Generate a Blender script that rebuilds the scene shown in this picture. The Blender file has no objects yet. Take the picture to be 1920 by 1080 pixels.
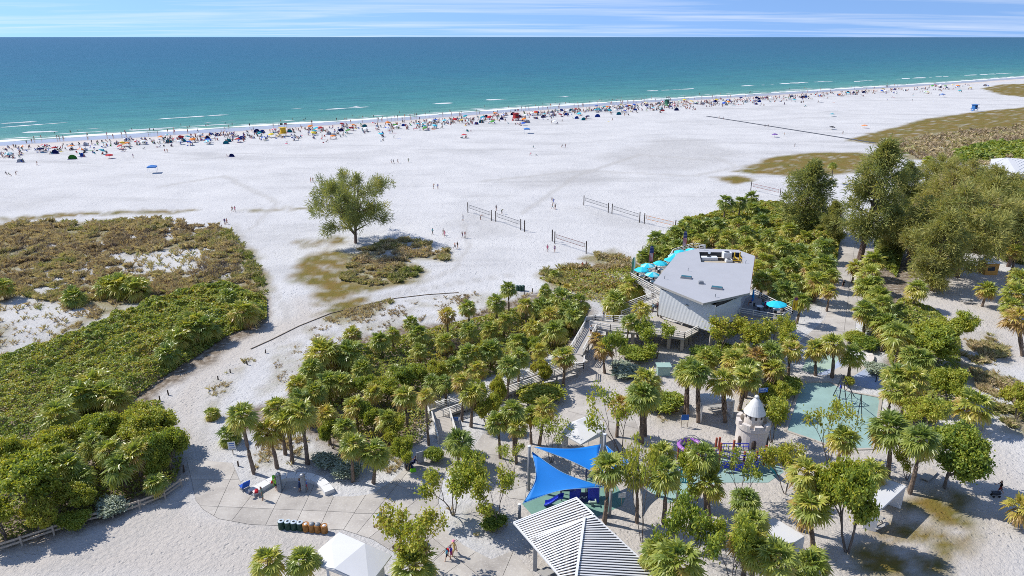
import bpy, bmesh, math, random
import numpy as np
from mathutils import Vector, Matrix, Euler

# ------------------------------------------------------------------ camera, sky, sun, exposure
SC = bpy.context.scene
COL = SC.collection
H, F = 46.0, 1280.0                      # camera height (m), focal length in photo pixels
PITCH = math.radians(20.2)
CP, SP = math.cos(PITCH), math.sin(PITCH)
cam = bpy.data.cameras.new('camera'); cam.sensor_width = 36; cam.lens = 24
cam.clip_start = 0.5; cam.clip_end = 200000
cam_o = bpy.data.objects.new('camera', cam); COL.objects.link(cam_o)
cam_o.location = (0, 0, H); cam_o.rotation_euler = (math.radians(90) - PITCH, 0, 0)
SC.camera = cam_o

SUN_EL, SUN_AZ = math.radians(46), math.atan2(-0.935, 0.355)
sdir = Vector((math.sin(SUN_AZ) * math.cos(SUN_EL), math.cos(SUN_AZ) * math.cos(SUN_EL), math.sin(SUN_EL)))
world = bpy.data.worlds.new('World'); SC.world = world; world.use_nodes = True
wn, wl = world.node_tree.nodes, world.node_tree.links
wn.clear()
wout = wn.new('ShaderNodeOutputWorld'); bg = wn.new('ShaderNodeBackground'); bg.inputs[1].default_value = 0.15
sky = wn.new('ShaderNodeTexSky'); sky.sky_type = 'NISHITA'; sky.sun_disc = False
sky.sun_elevation = SUN_EL; sky.sun_rotation = SUN_AZ
sky.air_density = 1.0; sky.dust_density = 0.0; sky.ozone_density = 2.0
tc = wn.new('ShaderNodeTexCoord')
# look-up direction lifted a little so that the clear blue reaches down to the horizon
sep = wn.new('ShaderNodeSeparateXYZ'); wl.new(tc.outputs['Generated'], sep.inputs[0])
lift = wn.new('ShaderNodeMath'); lift.operation = 'MULTIPLY_ADD'; lift.inputs[1].default_value = 1.0; lift.inputs[2].default_value = 0.27
absz = wn.new('ShaderNodeMath'); absz.operation = 'ABSOLUTE'; wl.new(sep.outputs[2], absz.inputs[0]); wl.new(absz.outputs[0], lift.inputs[0])
comb = wn.new('ShaderNodeCombineXYZ'); wl.new(sep.outputs[0], comb.inputs[0]); wl.new(sep.outputs[1], comb.inputs[1]); wl.new(lift.outputs[0], comb.inputs[2])
wl.new(comb.outputs[0], sky.inputs['Vector'])
# streaky cirrus: noise on the direction projected to a high flat layer
den = wn.new('ShaderNodeMath'); den.operation = 'ADD'; den.inputs[1].default_value = 0.035; wl.new(absz.outputs[0], den.inputs[0])
dx = wn.new('ShaderNodeMath'); dx.operation = 'DIVIDE'; wl.new(sep.outputs[0], dx.inputs[0]); wl.new(den.outputs[0], dx.inputs[1])
dy = wn.new('ShaderNodeMath'); dy.operation = 'DIVIDE'; wl.new(sep.outputs[1], dy.inputs[0]); wl.new(den.outputs[0], dy.inputs[1])
cc = wn.new('ShaderNodeCombineXYZ'); wl.new(dx.outputs[0], cc.inputs[0]); wl.new(dy.outputs[0], cc.inputs[1])
mp = wn.new('ShaderNodeMapping'); mp.inputs['Scale'].default_value = (0.13, 0.42, 1); mp.inputs['Rotation'].default_value = (0, 0, 0.16); wl.new(cc.outputs[0], mp.inputs[0])
nz = wn.new('ShaderNodeTexNoise'); nz.inputs['Scale'].default_value = 1.0; nz.inputs['Detail'].default_value = 7; nz.inputs['Roughness'].default_value = 0.6; nz.inputs['Distortion'].default_value = 0.5
wl.new(mp.outputs[0], nz.inputs['Vector'])
cr = wn.new('ShaderNodeValToRGB'); cr.color_ramp.elements[0].position = 0.45; cr.color_ramp.elements[1].position = 0.80
cr.color_ramp.elements[0].color = (0, 0, 0, 1); cr.color_ramp.elements[1].color = (0.6, 0.6, 0.6, 1); wl.new(nz.outputs[0], cr.inputs[0])
mixc = wn.new('ShaderNodeMix'); mixc.data_type = 'RGBA'; mixc.inputs['B'].default_value = (5.6, 5.8, 6.1, 1)
tint = wn.new('ShaderNodeMix'); tint.data_type = 'RGBA'; tint.blend_type = 'MULTIPLY'; tint.inputs['Factor'].default_value = 1.0; tint.inputs['B'].default_value = (0.90, 0.99, 1.13, 1); wl.new(sky.outputs[0], tint.inputs['A'])
wl.new(cr.outputs[0], mixc.inputs['Factor']); wl.new(tint.outputs['Result'], mixc.inputs['A'])
wl.new(mixc.outputs['Result'], bg.inputs[0]); wl.new(bg.outputs[0], wout.inputs[0])

sun = bpy.data.lights.new('sun', 'SUN'); sun.energy = 4.8; sun.angle = math.radians(0.53); sun.color = (1.0, 0.955, 0.88)
sun_o = bpy.data.objects.new('sun', sun); COL.objects.link(sun_o); sun_o.rotation_euler = (-sdir).to_track_quat('-Z', 'Y').to_euler()
sun_o.location = (-60, 60, 90)
SC.view_settings.view_transform = 'Standard'; SC.view_settings.look = 'None'; SC.view_settings.gamma = 1.0
SC.view_settings.use_curve_mapping = False; SC.view_settings.exposure = 0.28
SC.cycles.max_bounces = 6; SC.cycles.diffuse_bounces = 3; SC.cycles.glossy_bounces = 3; SC.cycles.transmission_bounces = 4
SC.cycles.use_denoising = False; SC.cycles.filter_width = 0.9; SC.cycles.caustics_reflective = False; SC.cycles.caustics_refractive = False

# ------------------------------------------------------------------ helpers
rnd = random.Random(7)
RNG = np.random.default_rng(11)
PI = math.pi

def ray(px, py):
    u, v = (px - 960) / F, (540 - py) / F
    return Vector((u, CP + v * SP, -SP + v * CP))
def P(px, py, z=0.0):                    # photo pixel -> point on the level z
    d = ray(px, py); t = (z - H) / d.z
    return Vector((d.x * t, d.y * t, z))
def top_at(px, py, base):                # photo pixel -> point straight above a base (same distance)
    d = ray(px, py); t = base.y / d.y
    return Vector((d.x * t, base.y, H + d.z * t))
def depth(p):
    return p.y * CP - (p.z - H) * SP
def poly(pts, z=0.0):
    return [P(x, y, z) for x, y in pts]
def lin(c):
    def f(v):
        v /= 255.0
        return v / 12.92 if v <= 0.04045 else ((v + 0.055) / 1.055) ** 2.4
    return (f(c[0]), f(c[1]), f(c[2]), 1)

def link(o, parent=None):
    COL.objects.link(o)
    if parent: o.parent = parent
    return o
def tag(o, label=None, cat=None, group=None, kind=None):
    if label: o['label'] = label
    if cat: o['category'] = cat
    if group: o['group'] = group
    if kind: o['kind'] = kind
    return o
def thing(name, label, cat, loc=(0, 0, 0), rz=0.0, group=None, scale=1.0):
    o = bpy.data.objects.new(name, None); o.location = loc; o.rotation_euler = (0, 0, rz)
    o.scale = (scale,) * 3; o.empty_display_size = 0.3
    link(o); return tag(o, label, cat, group)
def use(name, me, parent=None, loc=(0, 0, 0), rot=(0, 0, 0), scale=(1, 1, 1)):
    o = bpy.data.objects.new(name, me); o.location = loc; o.rotation_euler = rot
    o.scale = scale if not isinstance(scale, (int, float)) else (scale,) * 3
    return link(o, parent)
def dup(root, loc, rz=None, label=None, group=None, scale=None):
    r = root.copy(); COL.objects.link(r); r.location = loc
    if rz is not None: r.rotation_euler = (0, 0, rz)
    if scale is not None: r.scale = (scale,) * 3
    if label: r['label'] = label
    if group: r['group'] = group
    for ch in list(root.children):
        c = ch.copy(); COL.objects.link(c); c.parent = r
        for g in list(ch.children):
            d = g.copy(); COL.objects.link(d); d.parent = c
    return r

class MB:
    """collects shapes, links them as one mesh object"""
    def __init__(s): s.v, s.f, s.m, s.mats = [], [], [], []
    def mi(s, m):
        if m is None: return 0
        if m not in s.mats: s.mats.append(m)
        return s.mats.index(m)
    def add(s, vs, fs, m=None):
        b = len(s.v); s.v += [tuple(v) for v in vs]; k = s.mi(m)
        for f in fs: s.f.append(tuple(i + b for i in f)); s.m.append(k)
        return s
    def box(s, c, size, rz=0.0, m=None, rot=None, taper=1.0):
        x, y, z = size[0] / 2, size[1] / 2, size[2] / 2
        vs = [Vector((sx * x * (taper if sz > 0 else 1), sy * y * (taper if sz > 0 else 1), sz * z)) for sz in (-1, 1) for sy in (-1, 1) for sx in (-1, 1)]
        R = rot if rot is not None else Matrix.Rotation(rz, 3, 'Z')
        vs = [R @ v + Vector(c) for v in vs]
        return s.add(vs, [(0, 2, 3, 1), (4, 5, 7, 6), (0, 1, 5, 4), (2, 6, 7, 3), (0, 4, 6, 2), (1, 3, 7, 5)], m)
    def bar(s, a, b, w, h=None, m=None):
        a, b = Vector(a), Vector(b); d = b - a; L = d.length
        if L < 1e-5: return s
        q = d.to_track_quat('Y', 'Z').to_matrix()
        return s.box((a + b) / 2, (w, L, h or w), m=m, rot=q)
    def tube(s, pts, rad, n=6, m=None, caps=True):
        pts = [Vector(p) for p in pts]
        if not isinstance(rad, (list, tuple)): rad = [rad] * len(pts)
        vs, fs = [], []
        for i, p in enumerate(pts):
            d = (pts[min(i + 1, len(pts) - 1)] - pts[max(i - 1, 0)])
            q = d.to_track_quat('Z', 'Y').to_matrix() if d.length > 1e-6 else Matrix.Identity(3)
            for k in range(n):
                a = 2 * PI * k / n
                vs.append(p + q @ Vector((math.cos(a) * rad[i], math.sin(a) * rad[i], 0)))
        for i in range(len(pts) - 1):
            for k in range(n):
                fs.append((i * n + k, i * n + (k + 1) % n, (i + 1) * n + (k + 1) % n, (i + 1) * n + k))
        if caps:
            fs.append(tuple(reversed(range(n)))); fs.append(tuple((len(pts) - 1) * n + k for k in range(n)))
        return s.add(vs, fs, m)
    def lathe(s, prof, c=(0, 0, 0), n=16, m=None, closed=True, ph=0.0):
        vs, fs = [], []
        for r, z in prof:
            for k in range(n):
                a = 2 * PI * k / n + ph; vs.append((c[0] + r * math.cos(a), c[1] + r * math.sin(a), c[2] + z))
        for i in range(len(prof) - 1):
            for k in range(n):
                fs.append((i * n + k, i * n + (k + 1) % n, (i + 1) * n + (k + 1) % n, (i + 1) * n + k))
        if closed:
            fs.append(tuple(reversed(range(n)))); fs.append(tuple((len(prof) - 1) * n + k for k in range(n)))
        return s.add(vs, fs, m)
    def prism(s, pts, z0, z1, m=None):
        n = len(pts); ar = sum(pts[i][0] * pts[(i + 1) % n][1] - pts[(i + 1) % n][0] * pts[i][1] for i in range(n))
        if ar < 0: pts = list(reversed(pts))
        f0 = z0 if callable(z0) else (lambda p: z0); f1 = z1 if callable(z1) else (lambda p: z1)
        vs = [(p[0], p[1], f0(p)) for p in pts] + [(p[0], p[1], f1(p)) for p in pts]
        fs = [tuple(reversed(range(n))), tuple(range(n, 2 * n))] + [(i, (i + 1) % n, n + (i + 1) % n, n + i) for i in range(n)]
        return s.add(vs, fs, m)
    def mesh(s, name, m=None, smooth=False, bevel=0.0):
        me = bpy.data.meshes.new(name); me.from_pydata(s.v, [], s.f)
        mats = s.mats or ([m] if m else [])
        for k in mats: me.materials.append(k)
        if len(mats) > 1: me.polygons.foreach_set('material_index', s.m)
        if smooth: me.polygons.foreach_set('use_smooth', [True] * len(me.polygons))
        me.validate(); me.update()
        if bevel > 0:
            bm = bmesh.new(); bm.from_mesh(me)
            bmesh.ops.remove_doubles(bm, verts=bm.verts, dist=1e-5)
            ed = [e for e in bm.edges if len(e.link_faces) == 2 and e.calc_face_angle(0) > 0.5]
            bmesh.ops.bevel(bm, geom=ed, offset=bevel, segments=1, affect='EDGES')
            bm.to_mesh(me); bm.free()
        return me
    def build(s, name, m=None, parent=None, smooth=False, bevel=0.0, loc=(0, 0, 0), rot=(0, 0, 0)):
        return use(name, s.mesh(name, m, smooth, bevel), parent, loc, rot)

def raw_mesh(name, verts, faces, m, tone=None, smooth=False, attr='tone'):
    """numpy arrays -> mesh; faces (N,k), tone per vertex"""
    me = bpy.data.meshes.new(name); nv, (nf, k) = len(verts), faces.shape
    me.vertices.add(nv); me.vertices.foreach_set('co', np.ascontiguousarray(verts, dtype=np.float32).ravel())
    me.loops.add(nf * k); me.loops.foreach_set('vertex_index', np.ascontiguousarray(faces, dtype=np.int32).ravel())
    me.polygons.add(nf); me.polygons.foreach_set('loop_start', np.arange(0, nf * k, k, dtype=np.int32))
    if smooth: me.polygons.foreach_set('use_smooth', np.ones(nf, dtype=bool))
    for mm in (m if isinstance(m, list) else [m]): me.materials.append(mm)
    if tone is not None:
        a = me.attributes.new(attr, 'FLOAT', 'POINT'); a.data.foreach_set('value', np.ascontiguousarray(tone, dtype=np.float32))
    me.update(calc_edges=True)
    return me

def hash2(ix, iy, seed):
    n = (ix.astype(np.int64) * 374761393 + iy.astype(np.int64) * 668265263 + seed * 982451653) & 0x7fffffff
    n = ((n ^ (n >> 13)) * 1274126177) & 0x7fffffff
    return ((n ^ (n >> 16)) & 0xffff) / 65535.0
def vnoise(x, y, scale, seed=0, octaves=3):
    x = np.asarray(x, dtype=float) / scale; y = np.asarray(y, dtype=float) / scale
    r, a, t = 0, 1.0, 0
    for o in range(octaves):
        ix, iy = np.floor(x), np.floor(y); fx, fy = x - ix, y - iy
        fx, fy = fx * fx * (3 - 2 * fx), fy * fy * (3 - 2 * fy)
        h = lambda i, j: hash2(ix + i, iy + j, seed + o * 17)
        r = r + a * ((h(0, 0) * (1 - fx) + h(1, 0) * fx) * (1 - fy) + (h(0, 1) * (1 - fx) + h(1, 1) * fx) * fy)
        t += a; a *= 0.5; x, y = x * 2.03, y * 2.03
    return r / t
def inside(x, y, pg):
    r = np.zeros(np.shape(x), dtype=bool); n = len(pg)
    for i in range(n):
        x0, y0, x1, y1 = pg[i][0], pg[i][1], pg[(i + 1) % n][0], pg[(i + 1) % n][1]
        if y0 == y1: continue
        c = ((y0 > y) != (y1 > y)) & (x < (x1 - x0) * (y - y0) / (y1 - y0) + x0); r ^= c
    return r
def edge_dist(x, y, pg, closed=True):
    d = np.full(np.shape(x), 1e9); n = len(pg)
    for i in range(n if closed else n - 1):
        ax, ay, bx, by = pg[i][0], pg[i][1], pg[(i + 1) % n][0], pg[(i + 1) % n][1]
        vx, vy = bx - ax, by - ay; L = vx * vx + vy * vy + 1e-9
        t = np.clip(((x - ax) * vx + (y - ay) * vy) / L, 0, 1)
        d = np.minimum(d, np.hypot(x - ax - t * vx, y - ay - t * vy))
    return d
def mask(x, y, pxs, soft=1.5, rough=1.5, seed=3, scale=4.0, pre=None):
    """0..1 weight inside a photo-pixel polygon, uneven edge"""
    pg = pre or poly(pxs)
    xs = [p[0] for p in pg]; ys = [p[1] for p in pg]; out = np.zeros(np.shape(x))
    m = soft + rough + 1
    sel = (x > min(xs) - m) & (x < max(xs) + m) & (y > min(ys) - m) & (y < max(ys) + m)
    if not sel.any(): return out
    X, Y = x[sel], y[sel]
    d = edge_dist(X, Y, pg); d = np.where(inside(X, Y, pg), d, -d)
    d = d + (vnoise(X, Y, scale, seed) - 0.5) * 2 * rough
    out[sel] = np.clip(d / soft + 0.5, 0, 1); return out
def scatter(pxs, per_m2, seed=1, inset=0.0):
    """random ground points inside a photo-pixel polygon"""
    pg = poly(pxs); xs = [p.x for p in pg]; ys = [p.y for p in pg]
    rg = np.random.default_rng(seed); n = int((max(xs) - min(xs)) * (max(ys) - min(ys)) * per_m2)
    x = rg.uniform(min(xs), max(xs), n); y = rg.uniform(min(ys), max(ys), n)
    k = inside(x, y, pg); x, y = x[k], y[k]
    if inset: k = edge_dist(x, y, pg) > inset; x, y = x[k], y[k]
    return x, y
# ------------------------------------------------------------------ materials
MATS = {}
TONE = 0.9                              # painted and built surfaces a little under the exposure
def nodes(name):
    m = bpy.data.materials.new(name); m.use_nodes = True
    t = m.node_tree; b = t.nodes['Principled BSDF']
    return m, t, b
def mat(name, col, rough=0.6, var=0.12, scale=3.0, bump=0.0, bscale=20.0, metal=0.0, spec=0.4, coords='Object', stretch=(1, 1, 1), detail=4):
    """plain procedural surface: colour with two noise scales, roughness variation, optional relief"""
    if name in MATS: return MATS[name]
    m, t, b = nodes(name); N, L = t.nodes, t.links
    tcn = N.new('ShaderNodeTexCoord'); mpn = N.new('ShaderNodeMapping'); mpn.inputs['Scale'].default_value = stretch
    L.new(tcn.outputs[coords], mpn.inputs[0])
    n1 = N.new('ShaderNodeTexNoise'); n1.inputs['Scale'].default_value = scale; n1.inputs['Detail'].default_value = detail; n1.inputs['Roughness'].default_value = 0.65
    L.new(mpn.outputs[0], n1.inputs['Vector'])
    mr = N.new('ShaderNodeMapRange'); mr.inputs[1].default_value = 0.25; mr.inputs[2].default_value = 0.75
    mr.inputs[3].default_value = 1 - var; mr.inputs[4].default_value = 1 + var; L.new(n1.outputs[0], mr.inputs[0])
    mx = N.new('ShaderNodeVectorMath'); mx.operation = 'SCALE'; mx.inputs[0].default_value = [c * TONE for c in col[:3]]; L.new(mr.outputs[0], mx.inputs['Scale'])
    L.new(mx.outputs[0], b.inputs['Base Color'])
    b.inputs['Roughness'].default_value = rough; b.inputs['Metallic'].default_value = metal; b.inputs['Specular IOR Level'].default_value = spec
    if bump > 0:
        n2 = N.new('ShaderNodeTexNoise'); n2.inputs['Scale'].default_value = bscale; n2.inputs['Detail'].default_value = 4; L.new(mpn.outputs[0], n2.inputs['Vector'])
        bp = N.new('ShaderNodeBump'); bp.inputs['Strength'].default_value = 1.0; bp.inputs['Distance'].default_value = bump
        L.new(n2.outputs[0], bp.inputs['Height']); L.new(bp.outputs[0], b.inputs['Normal'])
    MATS[name] = m; return m
def fabric(rgb, name=None):
    k = name or 'fabric_%d_%d_%d' % rgb
    return mat(k, lin(rgb), 0.75, 0.12, 4.0, spec=0.25)
def ramp(t, pts, interp='LINEAR'):
    r = t.nodes.new('ShaderNodeValToRGB'); e = r.color_ramp.elements; r.color_ramp.interpolation = interp
    while len(e) < len(pts): e.new(0.5)
    for k, (p, c) in enumerate(pts): e[k].position = p; e[k].color = c if len(c) == 4 else (*c, 1)
    return r
def leaf_mat(name, pts, trans=0.3, rough=0.5, objvar=0.22, spec=0.35):
    """foliage: 'tone' attribute -> colour, shifted per plant; thin leaves let light through"""
    m, t, b = nodes(name); N, L = t.nodes, t.links
    at = N.new('ShaderNodeAttribute'); at.attribute_name = 'tone'
    oi = N.new('ShaderNodeObjectInfo')
    ma = N.new('ShaderNodeMath'); ma.operation = 'MULTIPLY_ADD'; ma.inputs[1].default_value = objvar; ma.inputs[2].default_value = -objvar / 2
    L.new(oi.outputs['Random'], ma.inputs[0])
    ad = N.new('ShaderNodeMath'); ad.operation = 'ADD'; ad.use_clamp = True; L.new(at.outputs['Fac'], ad.inputs[0]); L.new(ma.outputs[0], ad.inputs[1])
    r = ramp(t, pts); L.new(ad.outputs[0], r.inputs[0])
    L.new(r.outputs[0], b.inputs['Base Color']); b.inputs['Roughness'].default_value = rough; b.inputs['Specular IOR Level'].default_value = spec
    tr = N.new('ShaderNodeBsdfTranslucent'); sc = N.new('ShaderNodeVectorMath'); sc.operation = 'MULTIPLY'; sc.inputs[1].default_value = (1.25, 1.2, 0.6)
    L.new(r.outputs[0], sc.inputs[0]); L.new(sc.outputs[0], tr.inputs['Color'])
    mx = N.new('ShaderNodeMixShader'); mx.inputs[0].default_value = trans
    L.new(b.outputs[0], mx.inputs[1]); L.new(tr.outputs[0], mx.inputs[2]); L.new(mx.outputs[0], N['Material Output'].inputs[0])
    MATS[name] = m; return m

# foliage: tone 0 dead brown, .25 straw yellow, .5 yellow green, 1 deep green
M_PALM = leaf_mat('palm_leaf', [(0.0, (0.242, 0.154, 0.083)), (0.16, (0.462, 0.308, 0.110)), (0.3, (0.517, 0.451, 0.094)), (0.5, (0.363, 0.396, 0.077)), (0.75, (0.209, 0.275, 0.061)), (1.0, (0.127, 0.204, 0.072))], 0.40, 0.40, 0.30, 0.5)
M_BROAD = leaf_mat('broad_leaf', [(0.0, (0.202, 0.134, 0.067)), (0.2, (0.470, 0.426, 0.067)), (0.5, (0.347, 0.392, 0.056)), (0.8, (0.202, 0.274, 0.045)), (1.0, (0.112, 0.196, 0.045))], 0.42, 0.45, 0.40, 0.35)
M_GRAPE = leaf_mat('sea_grape_leaf', [(0.0, (0.224, 0.134, 0.067)), (0.15, (0.448, 0.325, 0.090)), (0.45, (0.358, 0.392, 0.078)), (0.75, (0.207, 0.280, 0.062)), (1.0, (0.123, 0.202, 0.062))], 0.38, 0.5, 0.0, 0.35)
M_SILVER = leaf_mat('silver_leaf', [(0.0, (0.20, 0.19, 0.13)), (0.5, (0.38, 0.43, 0.33)), (1.0, (0.25, 0.31, 0.24))], 0.25, 0.55, 0.2, 0.3)
M_NEEDLE = leaf_mat('pine_needle', [(0.0, (0.336, 0.269, 0.168)), (0.3, (0.426, 0.392, 0.123)), (0.65, (0.263, 0.291, 0.101)), (1.0, (0.146, 0.196, 0.084))], 0.38, 0.6, 0.25, 0.2)
M_GRASS = leaf_mat('dune_grass', [(0.0, (0.21, 0.155, 0.13)), (0.25, (0.42, 0.33, 0.23)), (0.5, (0.54, 0.44, 0.29)), (0.72, (0.36, 0.345, 0.15)), (1.0, (0.20, 0.245, 0.075))], 0.3, 0.7, 0.0, 0.1)
M_TWIG = mat('bare_twigs', (0.16, 0.125, 0.11), 0.85, 0.3, 2.0)

def bark(name, col, rings=0.0):
    m, t, b = nodes(name); N, L = t.nodes, t.links
    tcn = N.new('ShaderNodeTexCoord'); n1 = N.new('ShaderNodeTexNoise'); n1.inputs['Scale'].default_value = 7; n1.inputs['Detail'].default_value = 6
    mpn = N.new('ShaderNodeMapping'); mpn.inputs['Scale'].default_value = (1, 1, 4 if rings else 0.5); L.new(tcn.outputs['Object'], mpn.inputs[0]); L.new(mpn.outputs[0], n1.inputs['Vector'])
    r = ramp(t, [(0.3, [c * 0.55 for c in col]), (0.55, col), (0.75, [min(1, c * 1.5) for c in col])]); L.new(n1.outputs[0], r.inputs[0])
    L.new(r.outputs[0], b.inputs['Base Color']); b.inputs['Roughness'].default_value = 0.9; b.inputs['Specular IOR Level'].default_value = 0.2
    bp = N.new('ShaderNodeBump'); bp.inputs['Distance'].default_value = 0.05; L.new(n1.outputs[0], bp.inputs['Height']); L.new(bp.outputs[0], b.inputs['Normal'])
    MATS[name] = m; return m
M_PTRUNK = bark('palm_bark', (0.20, 0.15, 0.115), 1)
M_BARK = bark('grey_bark', (0.17, 0.14, 0.12))
M_PBARK = bark('pine_bark', (0.15, 0.105, 0.085))

M_CONC = mat('concrete_paving', lin((176, 168, 158)), 0.85, 0.16, 0.7, 0.004, 9, coords='Generated', detail=8)
def paving_mat():
    m, t, b = nodes('plaza_concrete'); N, L = t.nodes, t.links
    g = N.new('ShaderNodeNewGeometry'); oi = N.new('ShaderNodeObjectInfo')
    n1 = N.new('ShaderNodeTexNoise'); n1.inputs['Scale'].default_value = 0.35; n1.inputs['Detail'].default_value = 8; n1.inputs['Roughness'].default_value = 0.7; L.new(g.outputs['Position'], n1.inputs['Vector'])
    n2 = N.new('ShaderNodeTexNoise'); n2.inputs['Scale'].default_value = 5; n2.inputs['Detail'].default_value = 5; L.new(g.outputs['Position'], n2.inputs['Vector'])
    r = ramp(t, [(0.3, (0.30, 0.275, 0.25)), (0.5, (0.40, 0.37, 0.335)), (0.68, (0.47, 0.44, 0.40))]); L.new(n1.outputs[0], r.inputs[0])
    # drifted sand film
    r2 = ramp(t, [(0.58, (0, 0, 0)), (0.68, (0.55, 0.55, 0.55))]); L.new(n2.outputs[0], r2.inputs[0])
    mx = N.new('ShaderNodeMix'); mx.data_type = 'RGBA'; mx.inputs['B'].default_value = (0.56, 0.53, 0.49, 1); L.new(r2.outputs[0], mx.inputs['Factor']); L.new(r.outputs[0], mx.inputs['A'])
    mr = N.new('ShaderNodeMapRange'); mr.inputs[3].default_value = 0.9; mr.inputs[4].default_value = 1.08; L.new(oi.outputs['Random'], mr.inputs[0])
    sc = N.new('ShaderNodeVectorMath'); sc.operation = 'SCALE'; L.new(mx.outputs['Result'], sc.inputs[0]); L.new(mr.outputs[0], sc.inputs['Scale'])
    L.new(sc.outputs[0], b.inputs['Base Color']); b.inputs['Roughness'].default_value = 0.85; b.inputs['Specular IOR Level'].default_value = 0.25
    bp = N.new('ShaderNodeBump'); bp.inputs['Distance'].default_value = 0.006; L.new(n2.outputs[0], bp.inputs['Height']); L.new(bp.outputs[0], b.inputs['Normal'])
    MATS['plaza'] = m; return m
M_PLAZA = paving_mat()
M_JOINT = mat('joint_dark', (0.10, 0.09, 0.08), 0.9, 0.2, 2.0)
M_WHITE = mat('white_stucco', (0.70, 0.695, 0.685), 0.7, 0.05, 0.8, 0.003, 30)
M_CREAM = mat('cream_stucco', (0.66, 0.60, 0.55), 0.8, 0.08, 1.2, 0.01, 14)
M_ROOFW = mat('white_membrane', (0.60, 0.60, 0.605), 0.6, 0.05, 0.25, 0.002, 20, detail=8)
M_ROOFG = mat('grey_white_membrane', (0.41, 0.415, 0.44), 0.65, 0.05, 0.35, 0.002, 20, detail=8)
M_SIDING = mat('white_siding', (0.64, 0.65, 0.655), 0.55, 0.05, 1.2)
M_TRIMG = mat('grey_trim', (0.36, 0.35, 0.335), 0.7, 0.1, 2.0)
M_RAIL = mat('white_rail', (0.66, 0.64, 0.60), 0.6, 0.1, 3.0)
M_DECK = mat('weathered_deck', (0.44, 0.405, 0.36), 0.8, 0.18, 1.5, 0.003, 12, stretch=(1, 4, 1))
M_DECKG = mat('grey_deck', (0.27, 0.26, 0.255), 0.8, 0.15, 1.0)
M_WOOD = mat('weathered_wood', (0.46, 0.39, 0.31), 0.85, 0.25, 3.0, 0.004, 14)
M_DARKWOOD = mat('dark_timber', (0.075, 0.055, 0.045), 0.8, 0.25, 3.0)
M_STEEL = mat('grey_steel', (0.30, 0.31, 0.33), 0.4, 0.08, 3.0, metal=0.5)
M_PGREY = mat('powder_grey', (0.26, 0.27, 0.285), 0.45, 0.06, 2.0)
M_DARK = mat('dark_metal', (0.03, 0.035, 0.045), 0.5, 0.2, 3.0)
M_BLACK = mat('black_void', (0.012, 0.012, 0.014), 0.9, 0.1, 2.0)
M_SAIL = mat('blue_shade_cloth', (0.01, 0.21, 0.68), 0.6, 0.05, 0.6, 0.004, 60, spec=0.3)
M_PBLUE = mat('playground_blue', (0.02, 0.045, 0.50), 0.35, 0.05, 2.0)
M_NAVY = mat('navy_panel', (0.015, 0.025, 0.12), 0.4, 0.1, 2.0)
M_TEALP = mat('teal_plastic', (0.01, 0.25, 0.33), 0.35, 0.06, 2.0)
M_REDP = mat('brick_red_post', (0.36, 0.085, 0.045), 0.5, 0.1, 2.0)
M_PURPLE = mat('purple_plastic', (0.36, 0.14, 0.47), 0.38, 0.06, 2.0)
M_PINK = mat('pink_plastic', (0.55, 0.16, 0.42), 0.4, 0.06, 2.0)
M_AQUA = mat('aqua_canvas', (0.012, 0.42, 0.56), 0.7, 0.08, 3.0)
M_SIGNB = mat('sign_blue', (0.01, 0.12, 0.46), 0.45, 0.08, 5.0)
M_SIGNW = mat('sign_white', (0.75, 0.77, 0.78), 0.45, 0.05, 5.0)
M_RED = mat('red_paint', (0.42, 0.02, 0.025), 0.5, 0.1, 2.0)
M_YELLOW = mat('yellow_paint', (0.72, 0.46, 0.02), 0.5, 0.1, 2.0)
M_GREENP = mat('green_paint', (0.03, 0.16, 0.10), 0.5, 0.1, 2.0)
M_BLUEP = mat('blue_paint', (0.03, 0.16, 0.42), 0.5, 0.1, 2.0)
M_GLASS = mat('dark_glass', (0.02, 0.06, 0.07), 0.08, 0.1, 2.0, spec=0.6)
M_RUBBER = mat('green_rubber', (0.16, 0.30, 0.25), 0.85, 0.16, 1.0, 0.004, 40, coords='Object', detail=8)
M_AQUAR = mat('aqua_rubber', (0.27, 0.40, 0.375), 0.75, 0.2, 0.3, 0.004, 30, coords='Object', detail=8)
# ------------------------------------------------------------------ shoreline frame
SHORE_PX = [(-200, 277), (0, 265), (240, 250), (480, 236), (700, 223), (960, 204), (1150, 191), (1400, 177), (1600, 165), (1750, 156), (1900, 145), (2100, 133)]
SHORE = poly(SHORE_PX)
TH = math.atan2(SHORE[-1].y - SHORE[0].y, SHORE[-1].x - SHORE[0].x)
AX, NX = np.array([math.cos(TH), math.sin(TH)]), np.array([-math.sin(TH), math.cos(TH)])
_st = np.array([p.x * AX[0] + p.y * AX[1] for p in SHORE]); _sn = np.array([p.x * NX[0] + p.y * NX[1] for p in SHORE])
_st = np.concatenate([[-60000], _st, [60000]]); _sn = np.concatenate([[_sn[0] - 6], _sn, [_sn[-1] + 10]])
def shore_n(t): return np.interp(t, _st, _sn)
def sea_d(x, y):                         # metres seaward of the water line
    t = x * AX[0] + y * AX[1]; return x * NX[0] + y * NX[1] - shore_n(t)
def shore_pt(t, d, z=0.0):
    n = float(shore_n(t)) + d
    return Vector((t * AX[0] + n * NX[0], t * AX[1] + n * NX[1], z))
def t_of(px, py):
    p = P(px, py); return p.x * AX[0] + p.y * AX[1]

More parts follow.
